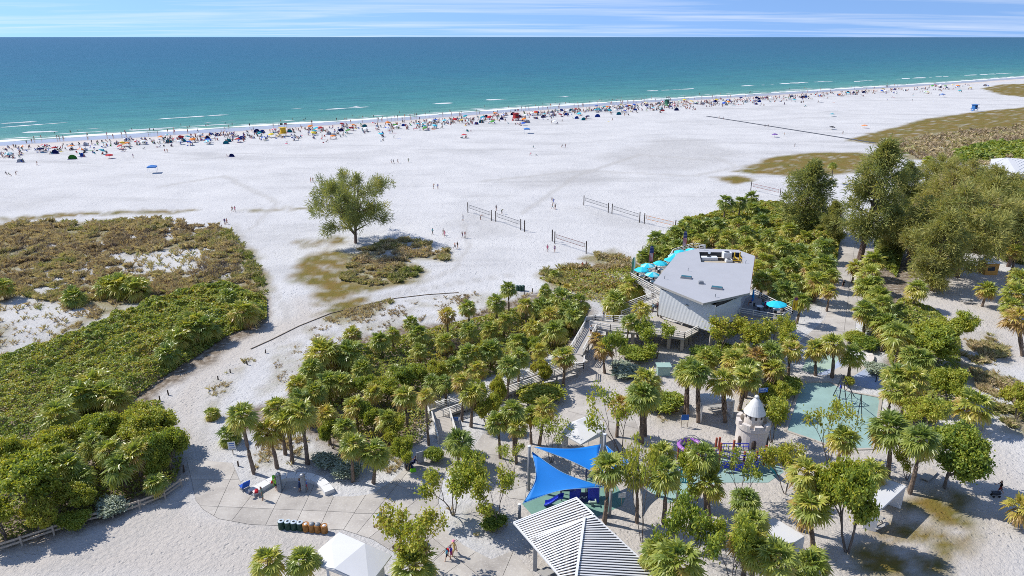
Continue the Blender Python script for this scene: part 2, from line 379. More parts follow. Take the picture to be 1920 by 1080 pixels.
# ------------------------------------------------------------------ where plants and films lie (photo outlines)
FILM = [[(0, 409), (120, 399), (250, 394), (365, 394), (300, 402), (150, 405), (60, 412), (0, 416)],
        [(450, 395), (520, 389), (600, 390), (540, 396), (460, 399)],
        [(548, 512), (570, 485), (612, 468), (660, 474), (720, 474), (798, 512), (775, 530), (700, 543), (655, 566), (600, 568), (590, 548), (560, 535)],
        [(600, 585), (640, 560), (700, 552), (690, 570), (640, 592)],
        [(585, 452), (630, 444), (640, 452), (600, 464), (575, 465)],
        [(535, 455), (570, 450), (572, 460), (545, 460)],
        [(1378, 322), (1440, 296), (1520, 286), (1610, 286), (1660, 300), (1600, 325), (1500, 331), (1420, 327)],
        [(1335, 333), (1380, 329), (1415, 337), (1380, 344)],
        [(1585, 263), (1650, 246), (1740, 222), (1830, 210), (1930, 200), (1960, 250), (1760, 262), (1650, 272)],
        [(1840, 166), (1880, 158), (1960, 156), (1960, 186), (1880, 178)],
        [(385, 428), (430, 430), (470, 470), (500, 520), (505, 560), (490, 575), (470, 520), (440, 470)],
        [(1630, 985), (1760, 905), (1840, 930), (1830, 1000), (1760, 1090), (1620, 1090), (1590, 1040)]]
DUNE = [[(-80, 424), (150, 413), (300, 411), (420, 428), (470, 480), (505, 540), (490, 570), (420, 545), (330, 552), (200, 595), (100, 640), (-80, 720)],
        [(645, 478), (700, 472), (760, 485), (795, 512), (760, 528), (690, 540), (640, 525)],
        [(665, 468), (740, 450), (790, 452), (842, 472), (847, 490), (770, 486), (700, 477)],
        [(1000, 515), (1060, 495), (1120, 503), (1180, 540), (1200, 575), (1110, 562), (1030, 537)],
        [(1090, 484), (1150, 468), (1192, 482), (1215, 520), (1130, 512)],
        [(1640, 272), (1760, 248), (1960, 232), (1960, 312), (1860, 312), (1760, 300), (1700, 300)],
        [(1800, 620), (1880, 632), (1905, 700), (1945, 720), (1945, 815), (1880, 805), (1830, 760), (1790, 700)]]
SPARSE = [[(510, 650), (600, 600), (700, 570), (900, 547), (1010, 545), (960, 600), (840, 592), (700, 640), (560, 715), (490, 745)],
          [(380, 745), (410, 705), (470, 670), (505, 655), (460, 700), (425, 730), (405, 770), (400, 800)],
          [(600, 600), (680, 575), (730, 560), (745, 565), (700, 592), (640, 612)],
          [(840, 955), (920, 945), (952, 985), (905, 1012), (855, 1000)],
          [(1210, 760), (1260, 755), (1300, 785), (1290, 800), (1240, 795)],
          [(470, 850), (540, 820), (700, 830), (780, 850), (740, 890), (640, 880), (560, 872), (480, 885)]]
LITTER = [[(-60, 690), (130, 630), (330, 552), (430, 535), (500, 560), (500, 610), (440, 640), (395, 680), (300, 745), (340, 850), (345, 900), (250, 960), (150, 995), (-60, 1060)],
          [(560, 690), (640, 640), (760, 610), (860, 600), (930, 570), (1030, 545), (1110, 570), (1100, 610), (1070, 650), (960, 690), (820, 750), (790, 830), (700, 870), (600, 830), (540, 800), (430, 810), (430, 780), (530, 750)],
          [(1200, 480), (1280, 420), (1360, 400), (1440, 380), (1560, 400), (1580, 440), (1560, 540), (1500, 590), (1430, 560), (1420, 480), (1300, 470), (1220, 490)],
          [(1620, 490), (1680, 420), (1760, 380), (1960, 330), (1960, 500), (1800, 470), (1740, 500), (1700, 560), (1760, 620), (1780, 760), (1720, 800), (1680, 760), (1660, 640), (1620, 600)]]
WARM = [[(1100, 640), (1240, 640), (1500, 700), (1700, 790), (1880, 840), (1945, 950), (1900, 1100), (960, 1100), (880, 900), (940, 800), (1050, 720)],
        [(-60, 1045), (340, 930), (640, 990), (700, 1100), (-60, 1100)],
        [(1560, 440), (1660, 440), (1700, 500), (1920, 520), (1960, 700), (1780, 640), (1700, 600), (1560, 600)],
        [(300, 750), (420, 640), (520, 600), (560, 560), (640, 590), (500, 650), (400, 720), (390, 850), (340, 900)]]

def build_ground():
    ys = np.concatenate([[-400, 0, 25], np.geomspace(36, 1300, 330), [4000, 90000]])
    us = np.concatenate([[-60, -6, -2], np.linspace(-1.12, 1.2, 430), [2, 6, 60]])
    U, Y = np.meshgrid(us, ys); X = U * (np.abs(Y) + 10)
    x, y = X.ravel(), Y.ravel(); d = sea_d(x, y)
    film = np.zeros_like(x); litter = np.zeros_like(x); dune = np.zeros_like(x); warm = np.zeros_like(x)
    for k, pg in enumerate(FILM): film = np.maximum(film, mask(x, y, pg, 3.0, 2.6, 5 + k, 5.0))
    film *= np.clip(vnoise(x, y, 2.2, 77, 4) * 2.6 - 0.55 + 0.55 * (x > 60) * (y > 150) + 0.35 * (x > -60) * (x < -15) * (y > 110) * (y < 150), 0.0, 1)
    for k, pg in enumerate(DUNE): dune = np.maximum(dune, mask(x, y, pg, 2.5, 2.0, 25 + k, 4.0))
    op = np.clip((vnoise(x, y, 9, 91, 4) - 0.52) * 7, 0, 1)           # bare sand openings in the dune
    for pg in ([(0, 545), (60, 560), (190, 580), (120, 620), (0, 690)], [(300, 470), (375, 465), (385, 505), (280, 515), (200, 480)]):
        op = np.maximum(op, mask(x, y, pg, 4, 3, 8, 5))
    dune *= 1 - 0.85 * op
    for k, pg in enumerate(SPARSE): dune = np.maximum(dune, 0.45 * mask(x, y, pg, 2, 1.5, 45 + k, 3.0) * np.clip(vnoise(x, y, 2, 12, 3) * 3 - 1.0, 0, 1))
    dune = np.maximum(dune, 0.75 * mask(x, y, SPARSE[2], 1.0, 1.0, 4, 3.0))
    for k, pg in enumerate(LITTER): litter = np.maximum(litter, mask(x, y, pg, 2.0, 1.6, 65 + k, 4.0))
    for k, pg in enumerate(WARM): warm = np.maximum(warm, mask(x, y, pg, 6.0, 2.0, 85 + k, 8.0))
    track = np.zeros_like(x)
    for k, ln in enumerate(([(640, 575), (760, 545), (850, 505), (880, 460), (870, 420)], [(520, 640), (600, 600), (720, 558), (860, 530), (960, 515)], [(100, 1085), (220, 1025), (330, 960), (375, 900), (385, 800), (420, 730)], [(60, 1085), (190, 1020), (300, 955)], [(420, 1000), (460, 990), (520, 1010), (540, 1050)], [(440, 420), (470, 470), (520, 560), (540, 600)], [(980, 400), (1080, 330), (1200, 290), (1320, 300)], [(900, 340), (1100, 320), (1300, 330), (1400, 310)], [(1330, 290), (1400, 320), (1480, 330)], [(300, 350), (420, 330), (520, 380), (470, 430)])):
        pg = poly(ln); off = vnoise(x, y, 6, 60 + k, 2) - 0.5
        for q in (-0.9, 0.9):
            e_ = edge_dist(x + off * 1.2, y + q * 0.9 + off, pg, False); track = np.maximum(track, np.clip(1.3 - e_ / np.clip(y / 260, 0.28, 1.2), 0, 1))
    grey = np.zeros_like(x)
    for k, pg in enumerate(([(940, 340), (1060, 316), (1150, 325), (1130, 346), (1000, 352)], [(1120, 296), (1250, 258), (1340, 265), (1400, 292), (1300, 322), (1190, 318)], [(850, 415), (900, 405), (940, 425), (990, 445), (900, 440)], [(1080, 392), (1150, 400), (1240, 430), (1160, 425)], [(0, 380), (120, 372), (60, 392), (0, 396)])):
        grey = np.maximum(grey, mask(x, y, pg, 9, 6, 120 + k, 10))
    wet = np.clip((d + 21 + 6 * (vnoise(x, y, 30, 5) - 0.5)) / 4.0, 0, 1)
    gz = np.where(d > -3, -np.minimum((d + 3) * 0.05, 4.0), 0.0)
    gz += np.where((y > 60) & (y < 320) & (d < -15), (vnoise(x, y, 14, 55, 3) - 0.5) * 0.0, 0)
    nr, nc = U.shape; i = np.arange(nr * nc).reshape(nr, nc)
    faces = np.stack([i[:-1, :-1].ravel(), i[:-1, 1:].ravel(), i[1:, 1:].ravel(), i[1:, :-1].ravel()], 1)
    m, t, b = nodes('beach_sand'); N, L = t.nodes, t.links
    g = N.new('ShaderNodeNewGeometry'); pos = g.outputs['Position']
    def noise(s, det=4, ro=0.6, src=pos, dist=0.0):
        n = N.new('ShaderNodeTexNoise'); n.inputs['Scale'].default_value = s; n.inputs['Detail'].default_value = det; n.inputs['Roughness'].default_value = ro; n.inputs['Distortion'].default_value = dist
        L.new(src, n.inputs['Vector']); return n.outputs[0]
    def attr(n):
        a = N.new('ShaderNodeAttribute'); a.attribute_name = n; return a.outputs['Fac']
    def mixc(a, bcol, fac):
        x = N.new('ShaderNodeMix'); x.data_type = 'RGBA'; L.new(fac, x.inputs['Factor']); L.new(a, x.inputs['A'])
        if isinstance(bcol, tuple): x.inputs['B'].default_value = (*bcol, 1)
        else: L.new(bcol, x.inputs['B'])
        return x.outputs['Result']
    def op(o, a, c=None, clamp=False):
        n = N.new('ShaderNodeMath'); n.operation = o; n.use_clamp = clamp
        for k, v in enumerate((a, c)):
            if v is None: continue
            if isinstance(v, (int, float)): n.inputs[k].default_value = v
            else: L.new(v, n.inputs[k])
        return n.outputs[0]
    rs = ramp(t, [(0.3, (0.465, 0.46, 0.462)), (0.55, (0.53, 0.523, 0.52)), (0.75, (0.57, 0.562, 0.555))]); L.new(noise(0.06, 6, 0.65), rs.inputs[0])
    # grey trampled streaks on the beach
    mp2 = N.new('ShaderNodeMapping'); mp2.inputs['Rotation'].default_value = (0, 0, -TH); mp2.inputs['Scale'].default_value = (0.012, 0.05, 1); L.new(pos, mp2.inputs[0])
    st = ramp(t, [(0.52, (0, 0, 0)), (0.7, (0.75, 0.75, 0.75))]); L.new(noise(1.0, 7, 0.7, mp2.outputs[0], 0.6), st.inputs[0])
    col = mixc(rs.outputs[0], (0.36, 0.355, 0.352), st.outputs[0])
    wa = op('MULTIPLY', attr('warm'), 0.85)
    col = mixc(col, (0.455, 0.415, 0.372), wa)
    # footprint speckle: shade of the hollows put into the colour, with disturbed darker sand
    vo = N.new('ShaderNodeTexVoronoi'); vo.inputs['Scale'].default_value = 1.7; vo.inputs['Randomness'].default_value = 1.0; L.new(pos, vo.inputs['Vector'])
    pr = ramp(t, [(0.10, (1, 1, 1)), (0.30, (0, 0, 0))]); L.new(vo.outputs['Distance'], pr.inputs[0])
    pm = ramp(t, [(0.40, (0, 0, 0)), (0.6, (1, 1, 1))]); L.new(noise(0.10, 5, 0.7), pm.inputs[0])
    prm = op('MULTIPLY', pr.outputs[0], pm.outputs[0])
    col = mixc(col, (0.36, 0.35, 0.335), op('MULTIPLY', prm, 0.5))
    col = mixc(col, (0.355, 0.345, 0.335), op('MULTIPLY', attr('grey'), op('SUBTRACT', op('MULTIPLY', noise(0.35, 8, 0.85), 1.9), 0.5, True)))
    col = mixc(col, (0.38, 0.365, 0.345), op('MULTIPLY', attr('track'), 0.55))
    fr = ramp(t, [(0.3, (0.20, 0.115, 0.035)), (0.5, (0.165, 0.125, 0.03)), (0.68, (0.11, 0.115, 0.026))]); L.new(noise(0.12, 9, 0.8), fr.inputs[0])
    fm = ramp(t, [(0.30, (0.45, 0.45, 0.45)), (0.46, (1, 1, 1))]); L.new(noise(0.16, 9, 0.85), fm.inputs[0])
    col = mixc(col, fr.outputs[0], op('MULTIPLY', attr('film'), fm.outputs[0]))
    dr = ramp(t, [(0.3, (0.15, 0.125, 0.095)), (0.44, (0.27, 0.22, 0.145)), (0.54, (0.22, 0.205, 0.10)), (0.64, (0.45, 0.42, 0.38))]); L.new(noise(0.55, 7, 0.8), dr.inputs[0])
    col = mixc(col, dr.outputs[0], attr('dune'))
    lr = ramp(t, [(0.33, (0.09, 0.07, 0.05)), (0.5, (0.20, 0.16, 0.12)), (0.64, (0.40, 0.36, 0.31))]); L.new(noise(1.1, 6, 0.75), lr.inputs[0])
    col = mixc(col, lr.outputs[0], attr('litter'))
    col = mixc(col, (0.56, 0.475, 0.415), op('MULTIPLY', attr('damp'), 0.55))
    col = mixc(col, (0.33, 0.285, 0.235), op('MULTIPLY', attr('wet'), 0.85))
    L.new(col, b.inputs['Base Color'])
    ro = N.new('ShaderNodeMapRange'); ro.inputs[3].default_value = 0.95; ro.inputs[4].default_value = 0.18; L.new(attr('wet'), ro.inputs[0]); L.new(ro.outputs[0], b.inputs['Roughness'])
    sp = N.new('ShaderNodeMapRange'); sp.inputs[3].default_value = 0.12; sp.inputs[4].default_value = 0.55; L.new(attr('wet'), sp.inputs[0]); L.new(sp.outputs[0], b.inputs['Specular IOR Level'])
    dry = op('SUBTRACT', 1.0, attr('wet'))
    h1 = op('MULTIPLY', noise(2.2, 6, 0.72, pos, 0.4), 1.0); h2 = op('MULTIPLY', prm, -0.45)
    h3 = op('MULTIPLY', noise(0.55, 4, 0.6, pos, 0.3), 1.1)
    hh = op('MULTIPLY', op('ADD', op('ADD', h1, h3), h2), dry)
    bp = N.new('ShaderNodeBump'); bp.inputs['Strength'].default_value = 1.0; bp.inputs['Distance'].default_value = 0.19; L.new(hh, bp.inputs['Height']); L.new(bp.outputs[0], b.inputs['Normal'])
    me = raw_mesh('beach_ground', np.stack([x, y, gz], 1), faces, m, smooth=True)
    for nm, v in (('film', film), ('litter', litter), ('dune', dune), ('warm', warm), ('wet', wet), ('track', track), ('grey', grey), ('damp', np.clip((d + 33 + 6 * (vnoise(x, y, 30, 8) - 0.5)) / 6, 0, 1))):
        a = me.attributes.new(nm, 'FLOAT', 'POINT'); a.data.foreach_set('value', v.astype(np.float32))
    tag(use('beach_ground', me), 'white sand beach running inland under the dunes and park', kind='structure')
build_ground()

def build_sea():
    ts = np.concatenate([[-90000, -20000, -5000, -1500], np.arange(-800, 3000, 12.0), [4000, 8000, 20000, 90000]])
    ds = np.concatenate([[-6, -3, 0, 2, 4, 6, 9, 12, 16, 22, 30, 40, 55, 75, 100, 130, 170, 220, 300, 400, 600, 900, 1500, 3000, 6000, 15000, 40000, 150000]])
    T, D = np.meshgrid(ts, ds); n = shore_n(T)
    wob = 2.2 * (vnoise(T, T * 0, 40, 3) - 0.5) + 1.0 * (vnoise(T, T * 0, 9, 9) - 0.5)
    n = n + D + np.where(D < 30, wob, 0)
    x = T * AX[0] + n * NX[0]; y = T * AX[1] + n * NX[1]
    nr, nc = T.shape; i = np.arange(nr * nc).reshape(nr, nc)
    faces = np.stack([i[:-1, :-1].ravel(), i[:-1, 1:].ravel(), i[1:, 1:].ravel(), i[1:, :-1].ravel()], 1)
    m, t, b = nodes('sea_water'); N, L = t.nodes, t.links
    g = N.new('ShaderNodeNewGeometry'); pos = g.outputs['Position']
    a = N.new('ShaderNodeAttribute'); a.attribute_name = 'shore'
    mp = N.new('ShaderNodeMapping'); mp.inputs['Rotation'].default_value = (0, 0, -TH); L.new(pos, mp.inputs[0])
    def nz(sx, sy, det=5, ro=0.6, off=0):
        q = N.new('ShaderNodeMapping'); q.inputs['Scale'].default_value = (sx, sy, 1); q.inputs['Location'].default_value = (off, off, 0); L.new(mp.outputs[0], q.inputs[0])
        n_ = N.new('ShaderNodeTexNoise'); n_.inputs['Scale'].default_value = 1; n_.inputs['Detail'].default_value = det; n_.inputs['Roughness'].default_value = ro; L.new(q.outputs[0], n_.inputs['Vector']); return n_.outputs[0]
    lg = N.new('ShaderNodeMath'); lg.operation = 'LOGARITHM'; lg.inputs[1].default_value = 10
    mxm = N.new('ShaderNodeMath'); mxm.operation = 'MAXIMUM'; mxm.inputs[1].default_value = 1.0; L.new(a.outputs['Fac'], mxm.inputs[0]); L.new(mxm.outputs[0], lg.inputs[0])
    wb = N.new('ShaderNodeMath'); wb.operation = 'MULTIPLY_ADD'; wb.inputs[1].default_value = 0.55; wb.inputs[2].default_value = -0.275; L.new(nz(0.004, 0.022, 5, 0.6), wb.inputs[0])
    ad = N.new('ShaderNodeMath'); L.new(lg.outputs[0], ad.inputs[0]); L.new(wb.outputs[0], ad.inputs[1])
    mr = N.new('ShaderNodeMapRange'); mr.inputs[1].default_value = 0.3; mr.inputs[2].default_value = 4.0; L.new(ad.outputs[0], mr.inputs[0])
    r = ramp(t, [(0.0, (0.20, 0.29, 0.23)), (0.19, (0.115, 0.265, 0.21)), (0.38, (0.055, 0.215, 0.19)), (0.52, (0.025, 0.16, 0.175)), (0.64, (0.010, 0.118, 0.165)), (0.78, (0.005, 0.09, 0.15)), (1.0, (0.003, 0.072, 0.13))])
    L.new(mr.outputs[0], r.inputs[0])
    # light and dark of the wave facets painted into the colour as streaks
    sr = ramp(t, [(0.32, (0.62, 0.68, 0.74)), (0.5, (1.0, 1.0, 1.0)), (0.68, (1.25, 1.2, 1.12))]); L.new(nz(0.022, 0.11, 6, 0.7, 9), sr.inputs[0])
    ml = N.new('ShaderNodeMix'); ml.data_type = 'RGBA'; ml.blend_type = 'MULTIPLY'; ml.inputs['Factor'].default_value = 1.0; L.new(r.outputs[0], ml.inputs['A']); L.new(sr.outputs[0], ml.inputs['B'])
    L.new(ml.outputs['Result'], b.inputs['Base Color'])
    b.inputs['Roughness'].default_value = 0.35; b.inputs['Specular IOR Level'].default_value = 0.06
    h = N.new('ShaderNodeMath'); h.operation = 'ADD'; L.new(nz(0.03, 0.13, 5, 0.6), h.inputs[0])
    h2 = N.new('ShaderNodeMath'); h2.operation = 'MULTIPLY'; h2.inputs[1].default_value = 0.6; L.new(nz(0.6, 1.3, 4, 0.6, 4), h2.inputs[0]); L.new(h2.outputs[0], h.inputs[1])
    bp = N.new('ShaderNodeBump'); bp.inputs['Distance'].default_value = 0.9; bp.inputs['Strength'].default_value = 1.0; L.new(h.outputs[0], bp.inputs['Height']); L.new(bp.outputs[0], b.inputs['Normal'])
    me = raw_mesh('sea', np.stack([x.ravel(), y.ravel(), np.full(x.size, -0.03)], 1), faces, m, tone=D.ravel(), attr='shore', smooth=True)
    tag(use('sea', me), 'turquoise sea deepening to blue at the horizon', kind='structure')
    # foam: broken low crests, and the white swash line along the sand
    M_FOAM = mat('sea_foam', (0.72, 0.74, 0.74), 0.8, 0.15, 0.3, 0.05, 2.0, spec=0.2, coords='Object')
    def crest(t0, t1, d0, d1, wmax, seed, hgt=0.25, thr=0.35, gap=True):
        n_ = max(6, int((t1 - t0) / 2.5)); vs, fs = [], []
        tt = np.linspace(t0, t1, n_); u = np.linspace(0, 1, n_)
        nn = vnoise(tt, tt * 0 + seed, 9, seed, 3); wv = wmax * np.clip((nn - thr) * 3.0, 0, 1.2)
        if gap: wv *= np.clip(np.minimum(u, 1 - u) * 7, 0, 1)
        dd = d0 + (d1 - d0) * u + 2.6 * (vnoise(tt, tt * 0, 26, seed + 5, 3) - 0.5)
        for k in range(n_):
            for q, zz in ((-0.5, 0.0), (-0.15, hgt), (0.5, 0.02)):
                p = shore_pt(tt[k], dd[k] + q * wv[k], zz * min(1, wv[k] / max(0.01, wmax)) + 0.0); vs.append(p)
        for k in range(n_ - 1):
            if wv[k] < 0.12 and wv[k + 1] < 0.12: continue
            for q in (0, 1): fs.append((k * 3 + q, (k + 1) * 3 + q, (k + 1) * 3 + q + 1, k * 3 + q + 1))
        return vs, fs
    br = [((0, 239), (128, 229), 9), ((0, 232), (70, 228), 5), ((285, 224), (430, 215), 7), ((528, 205), (578, 202), 8), ((595, 206), (692, 200), 9), ((640, 203), (676, 199), 5), ((905, 188), (952, 185.5), 9), ((808, 195), (850, 193), 8), ((1040, 182), (1080, 181), 8), ((1205, 171), (1300, 166.5), 9), ((1270, 168), (1302, 166), 7),
          ((1390, 161.5), (1452, 158), 11), ((1455, 157.5), (1562, 152), 12), ((1600, 153), (1640, 150), 9), ((1680, 148.5), (1780, 143), 12), ((1800, 142), (1905, 136.5), 12), ((380, 231), (450, 225), 4), ((140, 243), (190, 240), 4), ((240, 245), (330, 239), 4), ((40, 249), (110, 246), 5)]
    for k, (a_, c_, w) in enumerate(br):
        p, q = P(*a_), P(*c_)
        t0, t1 = (v.x * AX[0] + v.y * AX[1] for v in (p, q)); d0, d1 = float(sea_d(p.x, p.y)), float(sea_d(q.x, q.y))
        vs, fs = crest(t0, t1, d0, d1, w * 0.8, 20 + k, 0.5, 0.34); o = MB().add(vs, fs).build('breaking_wave', M_FOAM)
        tag(o, 'broken white crest of a small wave off the beach', 'wave', 'small breaking waves', kind='stuff')
    mb = MB()
    vs, fs = crest(-700, 1700, 1.0, 1.0, 7.0, 71, 0.10, 0.12, False); mb.add(vs, fs)
    vs, fs = crest(-700, 1200, 9.0, 9.0, 3.5, 75, 0.14, 0.42, False); mb.add(vs, fs)
    vs, fs = crest(-700, 600, 16.0, 16.0, 3.0, 79, 0.14, 0.5, False); mb.add(vs, fs)
    tag(mb.build('foam', M_FOAM), 'thin white foam left by waves along the wet sand', 'foam', kind='stuff')
build_sea()
# ------------------------------------------------------------------ paving, each slab its own piece
def pavement(name, label, zones, mslab=None, bed=M_JOINT):
    root = None; slab_no = 0
    mb = MB()
    for pg, _ in zones:
        mb.prism([(p.x, p.y) for p in poly(pg)], -0.05, 0.012)
    root = mb.build(name, bed); tag(root, label, kind='structure')
    for pg, cuts in zones:
        bm = bmesh.new(); pts = poly(pg)
        ar = sum(pts[i].x * pts[(i + 1) % len(pts)].y - pts[(i + 1) % len(pts)].x * pts[i].y for i in range(len(pts)))
        if ar < 0: pts.reverse()
        bm.faces.new([bm.verts.new((p.x, p.y, 0)) for p in pts])
        for a, b in cuts:
            A, B = P(*a), P(*b); nrm = Vector((B.y - A.y, -(B.x - A.x), 0)).normalized()
            bmesh.ops.bisect_plane(bm, geom=bm.verts[:] + bm.edges[:] + bm.faces[:], plane_co=A, plane_no=nrm)
        for f in bm.faces[:]:
            if f.calc_area() < 0.15: continue
            c = f.calc_center_median(); co = [v.co.copy() for v in f.verts]; n = len(co); ins = []
            for i in range(n):                     # move each corner inwards by the joint width
                e0 = (co[i] - co[i - 1]).normalized(); e1 = (co[(i + 1) % n] - co[i]).normalized()
                n0, n1 = Vector((-e0.y, e0.x, 0)), Vector((-e1.y, e1.x, 0)); k = n0 + n1
                k = k / max(0.35, k.length_squared) * 2 * 0.022 if k.length > 1e-4 else n0 * 0.022
                ins.append(co[i] + k)
            m2 = MB(); m2.add([(p.x - c.x, p.y - c.y, -0.01) for p in ins] + [(p.x - c.x, p.y - c.y, 0.022) for p in ins],
                              [tuple(range(n, 2 * n))] + [(i, (i + 1) % n, n + (i + 1) % n, n + i) for i in range(n)])
            m2.build('paving_slab', mslab or M_PLAZA, root, loc=(c.x, c.y, 0.012))
        bm.free()
    return root
pavement('plaza', 'grey concrete plaza of large slabs round the beach showers', [
    ([(350, 862), (436, 868), (448, 898), (463, 928), (490, 910), (520, 898), (552, 894), (585, 897), (608, 911), (625, 931), (660, 931), (686, 928), (644, 994), (625, 993), (530, 986), (470, 984), (410, 973), (380, 955), (367, 938), (360, 905)],
     [((440, 970), (468, 934)), ((558, 975), (577, 935)), ((603, 981), (620, 944)), ((498, 985), (520, 940)), ((588, 958), (680, 962)), ((355, 900), (448, 900)), ((400, 970), (425, 915))]),
    ([(686, 928), (700, 925), (733, 903), (752, 885), (775, 872), (800, 862), (822, 845), (851, 837), (866, 870), (835, 884), (822, 940), (833, 990), (760, 1050), (700, 1012), (644, 994)],
     [((692, 1009), (760, 955)), ((670, 1000), (740, 915)), ((600, 962), (850, 966)), ((730, 1030), (800, 965)), ((760, 882), (830, 912)), ((730, 905), (826, 938))]),
    ([(833, 990), (868, 1022), (922, 1049), (962, 1032), (1005, 1085), (1005, 1120), (800, 1120), (760, 1050)],
     [((841.6, 1028), (859, 1013)), ((880, 1044), (898, 1031)), ((873, 1060), (896, 1079)), ((930, 1110), (960, 1040)), ((800, 1060), (835, 1030))])])
pavement('pavilion_path', 'pale concrete path leading from boardwalk to the white canopy', [
    ([(866, 870), (905, 815), (928, 806), (948, 866), (988, 905), (985, 938), (955, 934), (905, 888)], [((890, 850), (940, 855)), ((920, 900), (965, 880)), ((955, 920), (990, 910))]),
    ([(1040, 805), (1085, 745), (1120, 728), (1180, 762), (1215, 850), (1165, 872), (1075, 850)], [((1060, 770), (1180, 800)), ((1100, 850), (1120, 735)), ((1150, 860), (1160, 740))])])
pavement('park_path', 'wide concrete park path between palms leading towards the beach', [
    ([(1568, 446), (1640, 440), (1618, 480), (1608, 560), (1602, 640), (1590, 668), (1545, 658), (1500, 640), (1545, 600), (1562, 560)],
     [((1604, 446), (1578, 660)), ((1560, 475), (1630, 475)), ((1560, 513), (1630, 511)), ((1550, 545), (1620, 545)), ((1540, 582), (1620, 582)), ((1520, 622), (1620, 622))])])

def sheet(name, label, px, m, z=0.02, kind='structure'):
    o = MB().prism([(p.x, p.y) for p in poly(px)], -0.05, z).build(name, m); return tag(o, label, kind=kind)
sheet('playground_floor', 'green rubber playground floor under blue sails', [(979, 945), (984, 935), (1015, 926), (1053, 915), (1110, 895), (1152, 905), (1172, 935), (1166, 948), (1127, 966), (1085, 985), (1040, 985), (1000, 968)], M_RUBBER)
sheet('playground_floor', 'pale green rubber floor round the castle play tower', [(1205, 912), (1225, 885), (1290, 870), (1350, 860), (1450, 862), (1470, 885), (1440, 905), (1350, 905), (1303, 915), (1285, 940), (1250, 943)], M_AQUAR)
sheet('splash_pad', 'turquoise rubber play surface with swings', [(1508, 717), (1556, 717), (1593, 735), (1652, 746), (1638, 842), (1604, 843), (1549, 834), (1473, 808), (1494, 742)], M_AQUAR)
kerb = MB()
kp = poly([(1508, 717), (1556, 717), (1593, 735), (1652, 746), (1638, 842), (1604, 843), (1549, 834), (1473, 808), (1494, 742)])
for i in range(len(kp)): kerb.bar(kp[i] + Vector((0, 0, 0.03)), kp[(i + 1) % len(kp)] + Vector((0, 0, 0.03)), 0.35, 0.14)
tag(kerb.build('kerb', M_CONC), 'pale concrete kerb round the turquoise surface', kind='structure')
M_PGREEN = mat('mint_paving', (0.36, 0.47, 0.38), 0.8, 0.14, 0.6, detail=8); M_PLAV = mat('lavender_paving', (0.36, 0.42, 0.55), 0.8, 0.14, 0.6, detail=8); M_PBEIGE = mat('beige_paving', (0.47, 0.44, 0.40), 0.8, 0.14, 0.6, detail=8)
sheet('coloured_paving', 'mint green band of painted paving', [(1503, 694), (1512, 675), (1540, 660), (1560, 655), (1585, 660), (1560, 690), (1530, 702)], M_PGREEN, 0.024)
sheet('coloured_paving', 'lavender blue band of painted paving', [(1530, 702), (1560, 690), (1585, 660), (1612, 672), (1570, 690), (1550, 704)], M_PLAV, 0.024)
sheet('coloured_paving', 'beige fan of painted paving', [(1550, 704), (1570, 690), (1612, 672), (1625, 690), (1596, 708), (1575, 710)], M_PBEIGE, 0.024)
sheet('coloured_paving', 'mint and lavender tip of painted paving', [(1596, 708), (1625, 690), (1655, 710), (1640, 730), (1600, 722)], M_PLAV, 0.024)

# ------------------------------------------------------------------ rails and walkways
def railing(parent, pts, hgt=1.05, mrail=None, post=1.9, rails=(0.95, 0.62, 0.30), solid=False, mpost=None):
    mrail = mrail or M_RAIL; mpost = mpost or mrail
    for a, b in zip(pts[:-1], pts[1:]):
        a, b = Vector(a), Vector(b); L = (b - a).length; n = max(1, round(L / post))
        for k in range(n + 1):
            p = a.lerp(b, k / n)
            MB().box((0, 0, hgt / 2), (0.11, 0.11, hgt)).build('post', mpost, parent, loc=p)
        for i, r in enumerate(rails):
            o = Vector((0, 0, r * hgt))
            MB().bar(Vector((0, 0, 0)), b - a, 0.16 if i == 0 else 0.06, 0.06 if i == 0 else 0.09).build('rail', mrail, parent, loc=a + o)
        if solid:
            MB().bar(Vector((0, 0, 0)), b - a, 0.03, hgt * 0.62).build('rail_panel', mrail, parent, loc=a + Vector((0, 0, hgt * 0.5)))
def deck_between(parent, a, b, width, m=M_DECK, thick=0.28, name='decking', ext=0.0):
    """sloping boardwalk run of crosswise boards"""
    a, b = Vector(a), Vector(b); d = (b - a); L = d.length; mb = MB(); n = max(2, int(L / 0.30)); u = d / n
    flat = Vector((d.x, d.y, 0)).normalized(); rot = d.to_track_quat('Y', 'Z').to_matrix()
    for k in range(n): mb.box(a + u * (k + 0.5), (width, L / n - 0.02, 0.06), rot=rot)
    mb.build(name, m, parent)['kind'] = 'stuff'
    side = Vector((flat.y, -flat.x, 0))
    for s in (-1, 1): MB().bar(a + side * s * (width / 2 - 0.08) - Vector((0, 0, 0.19)), b + side * s * (width / 2 - 0.08) - Vector((0, 0, 0.19)), 0.12, thick).build('stringer', M_TRIMG, parent)
    return side

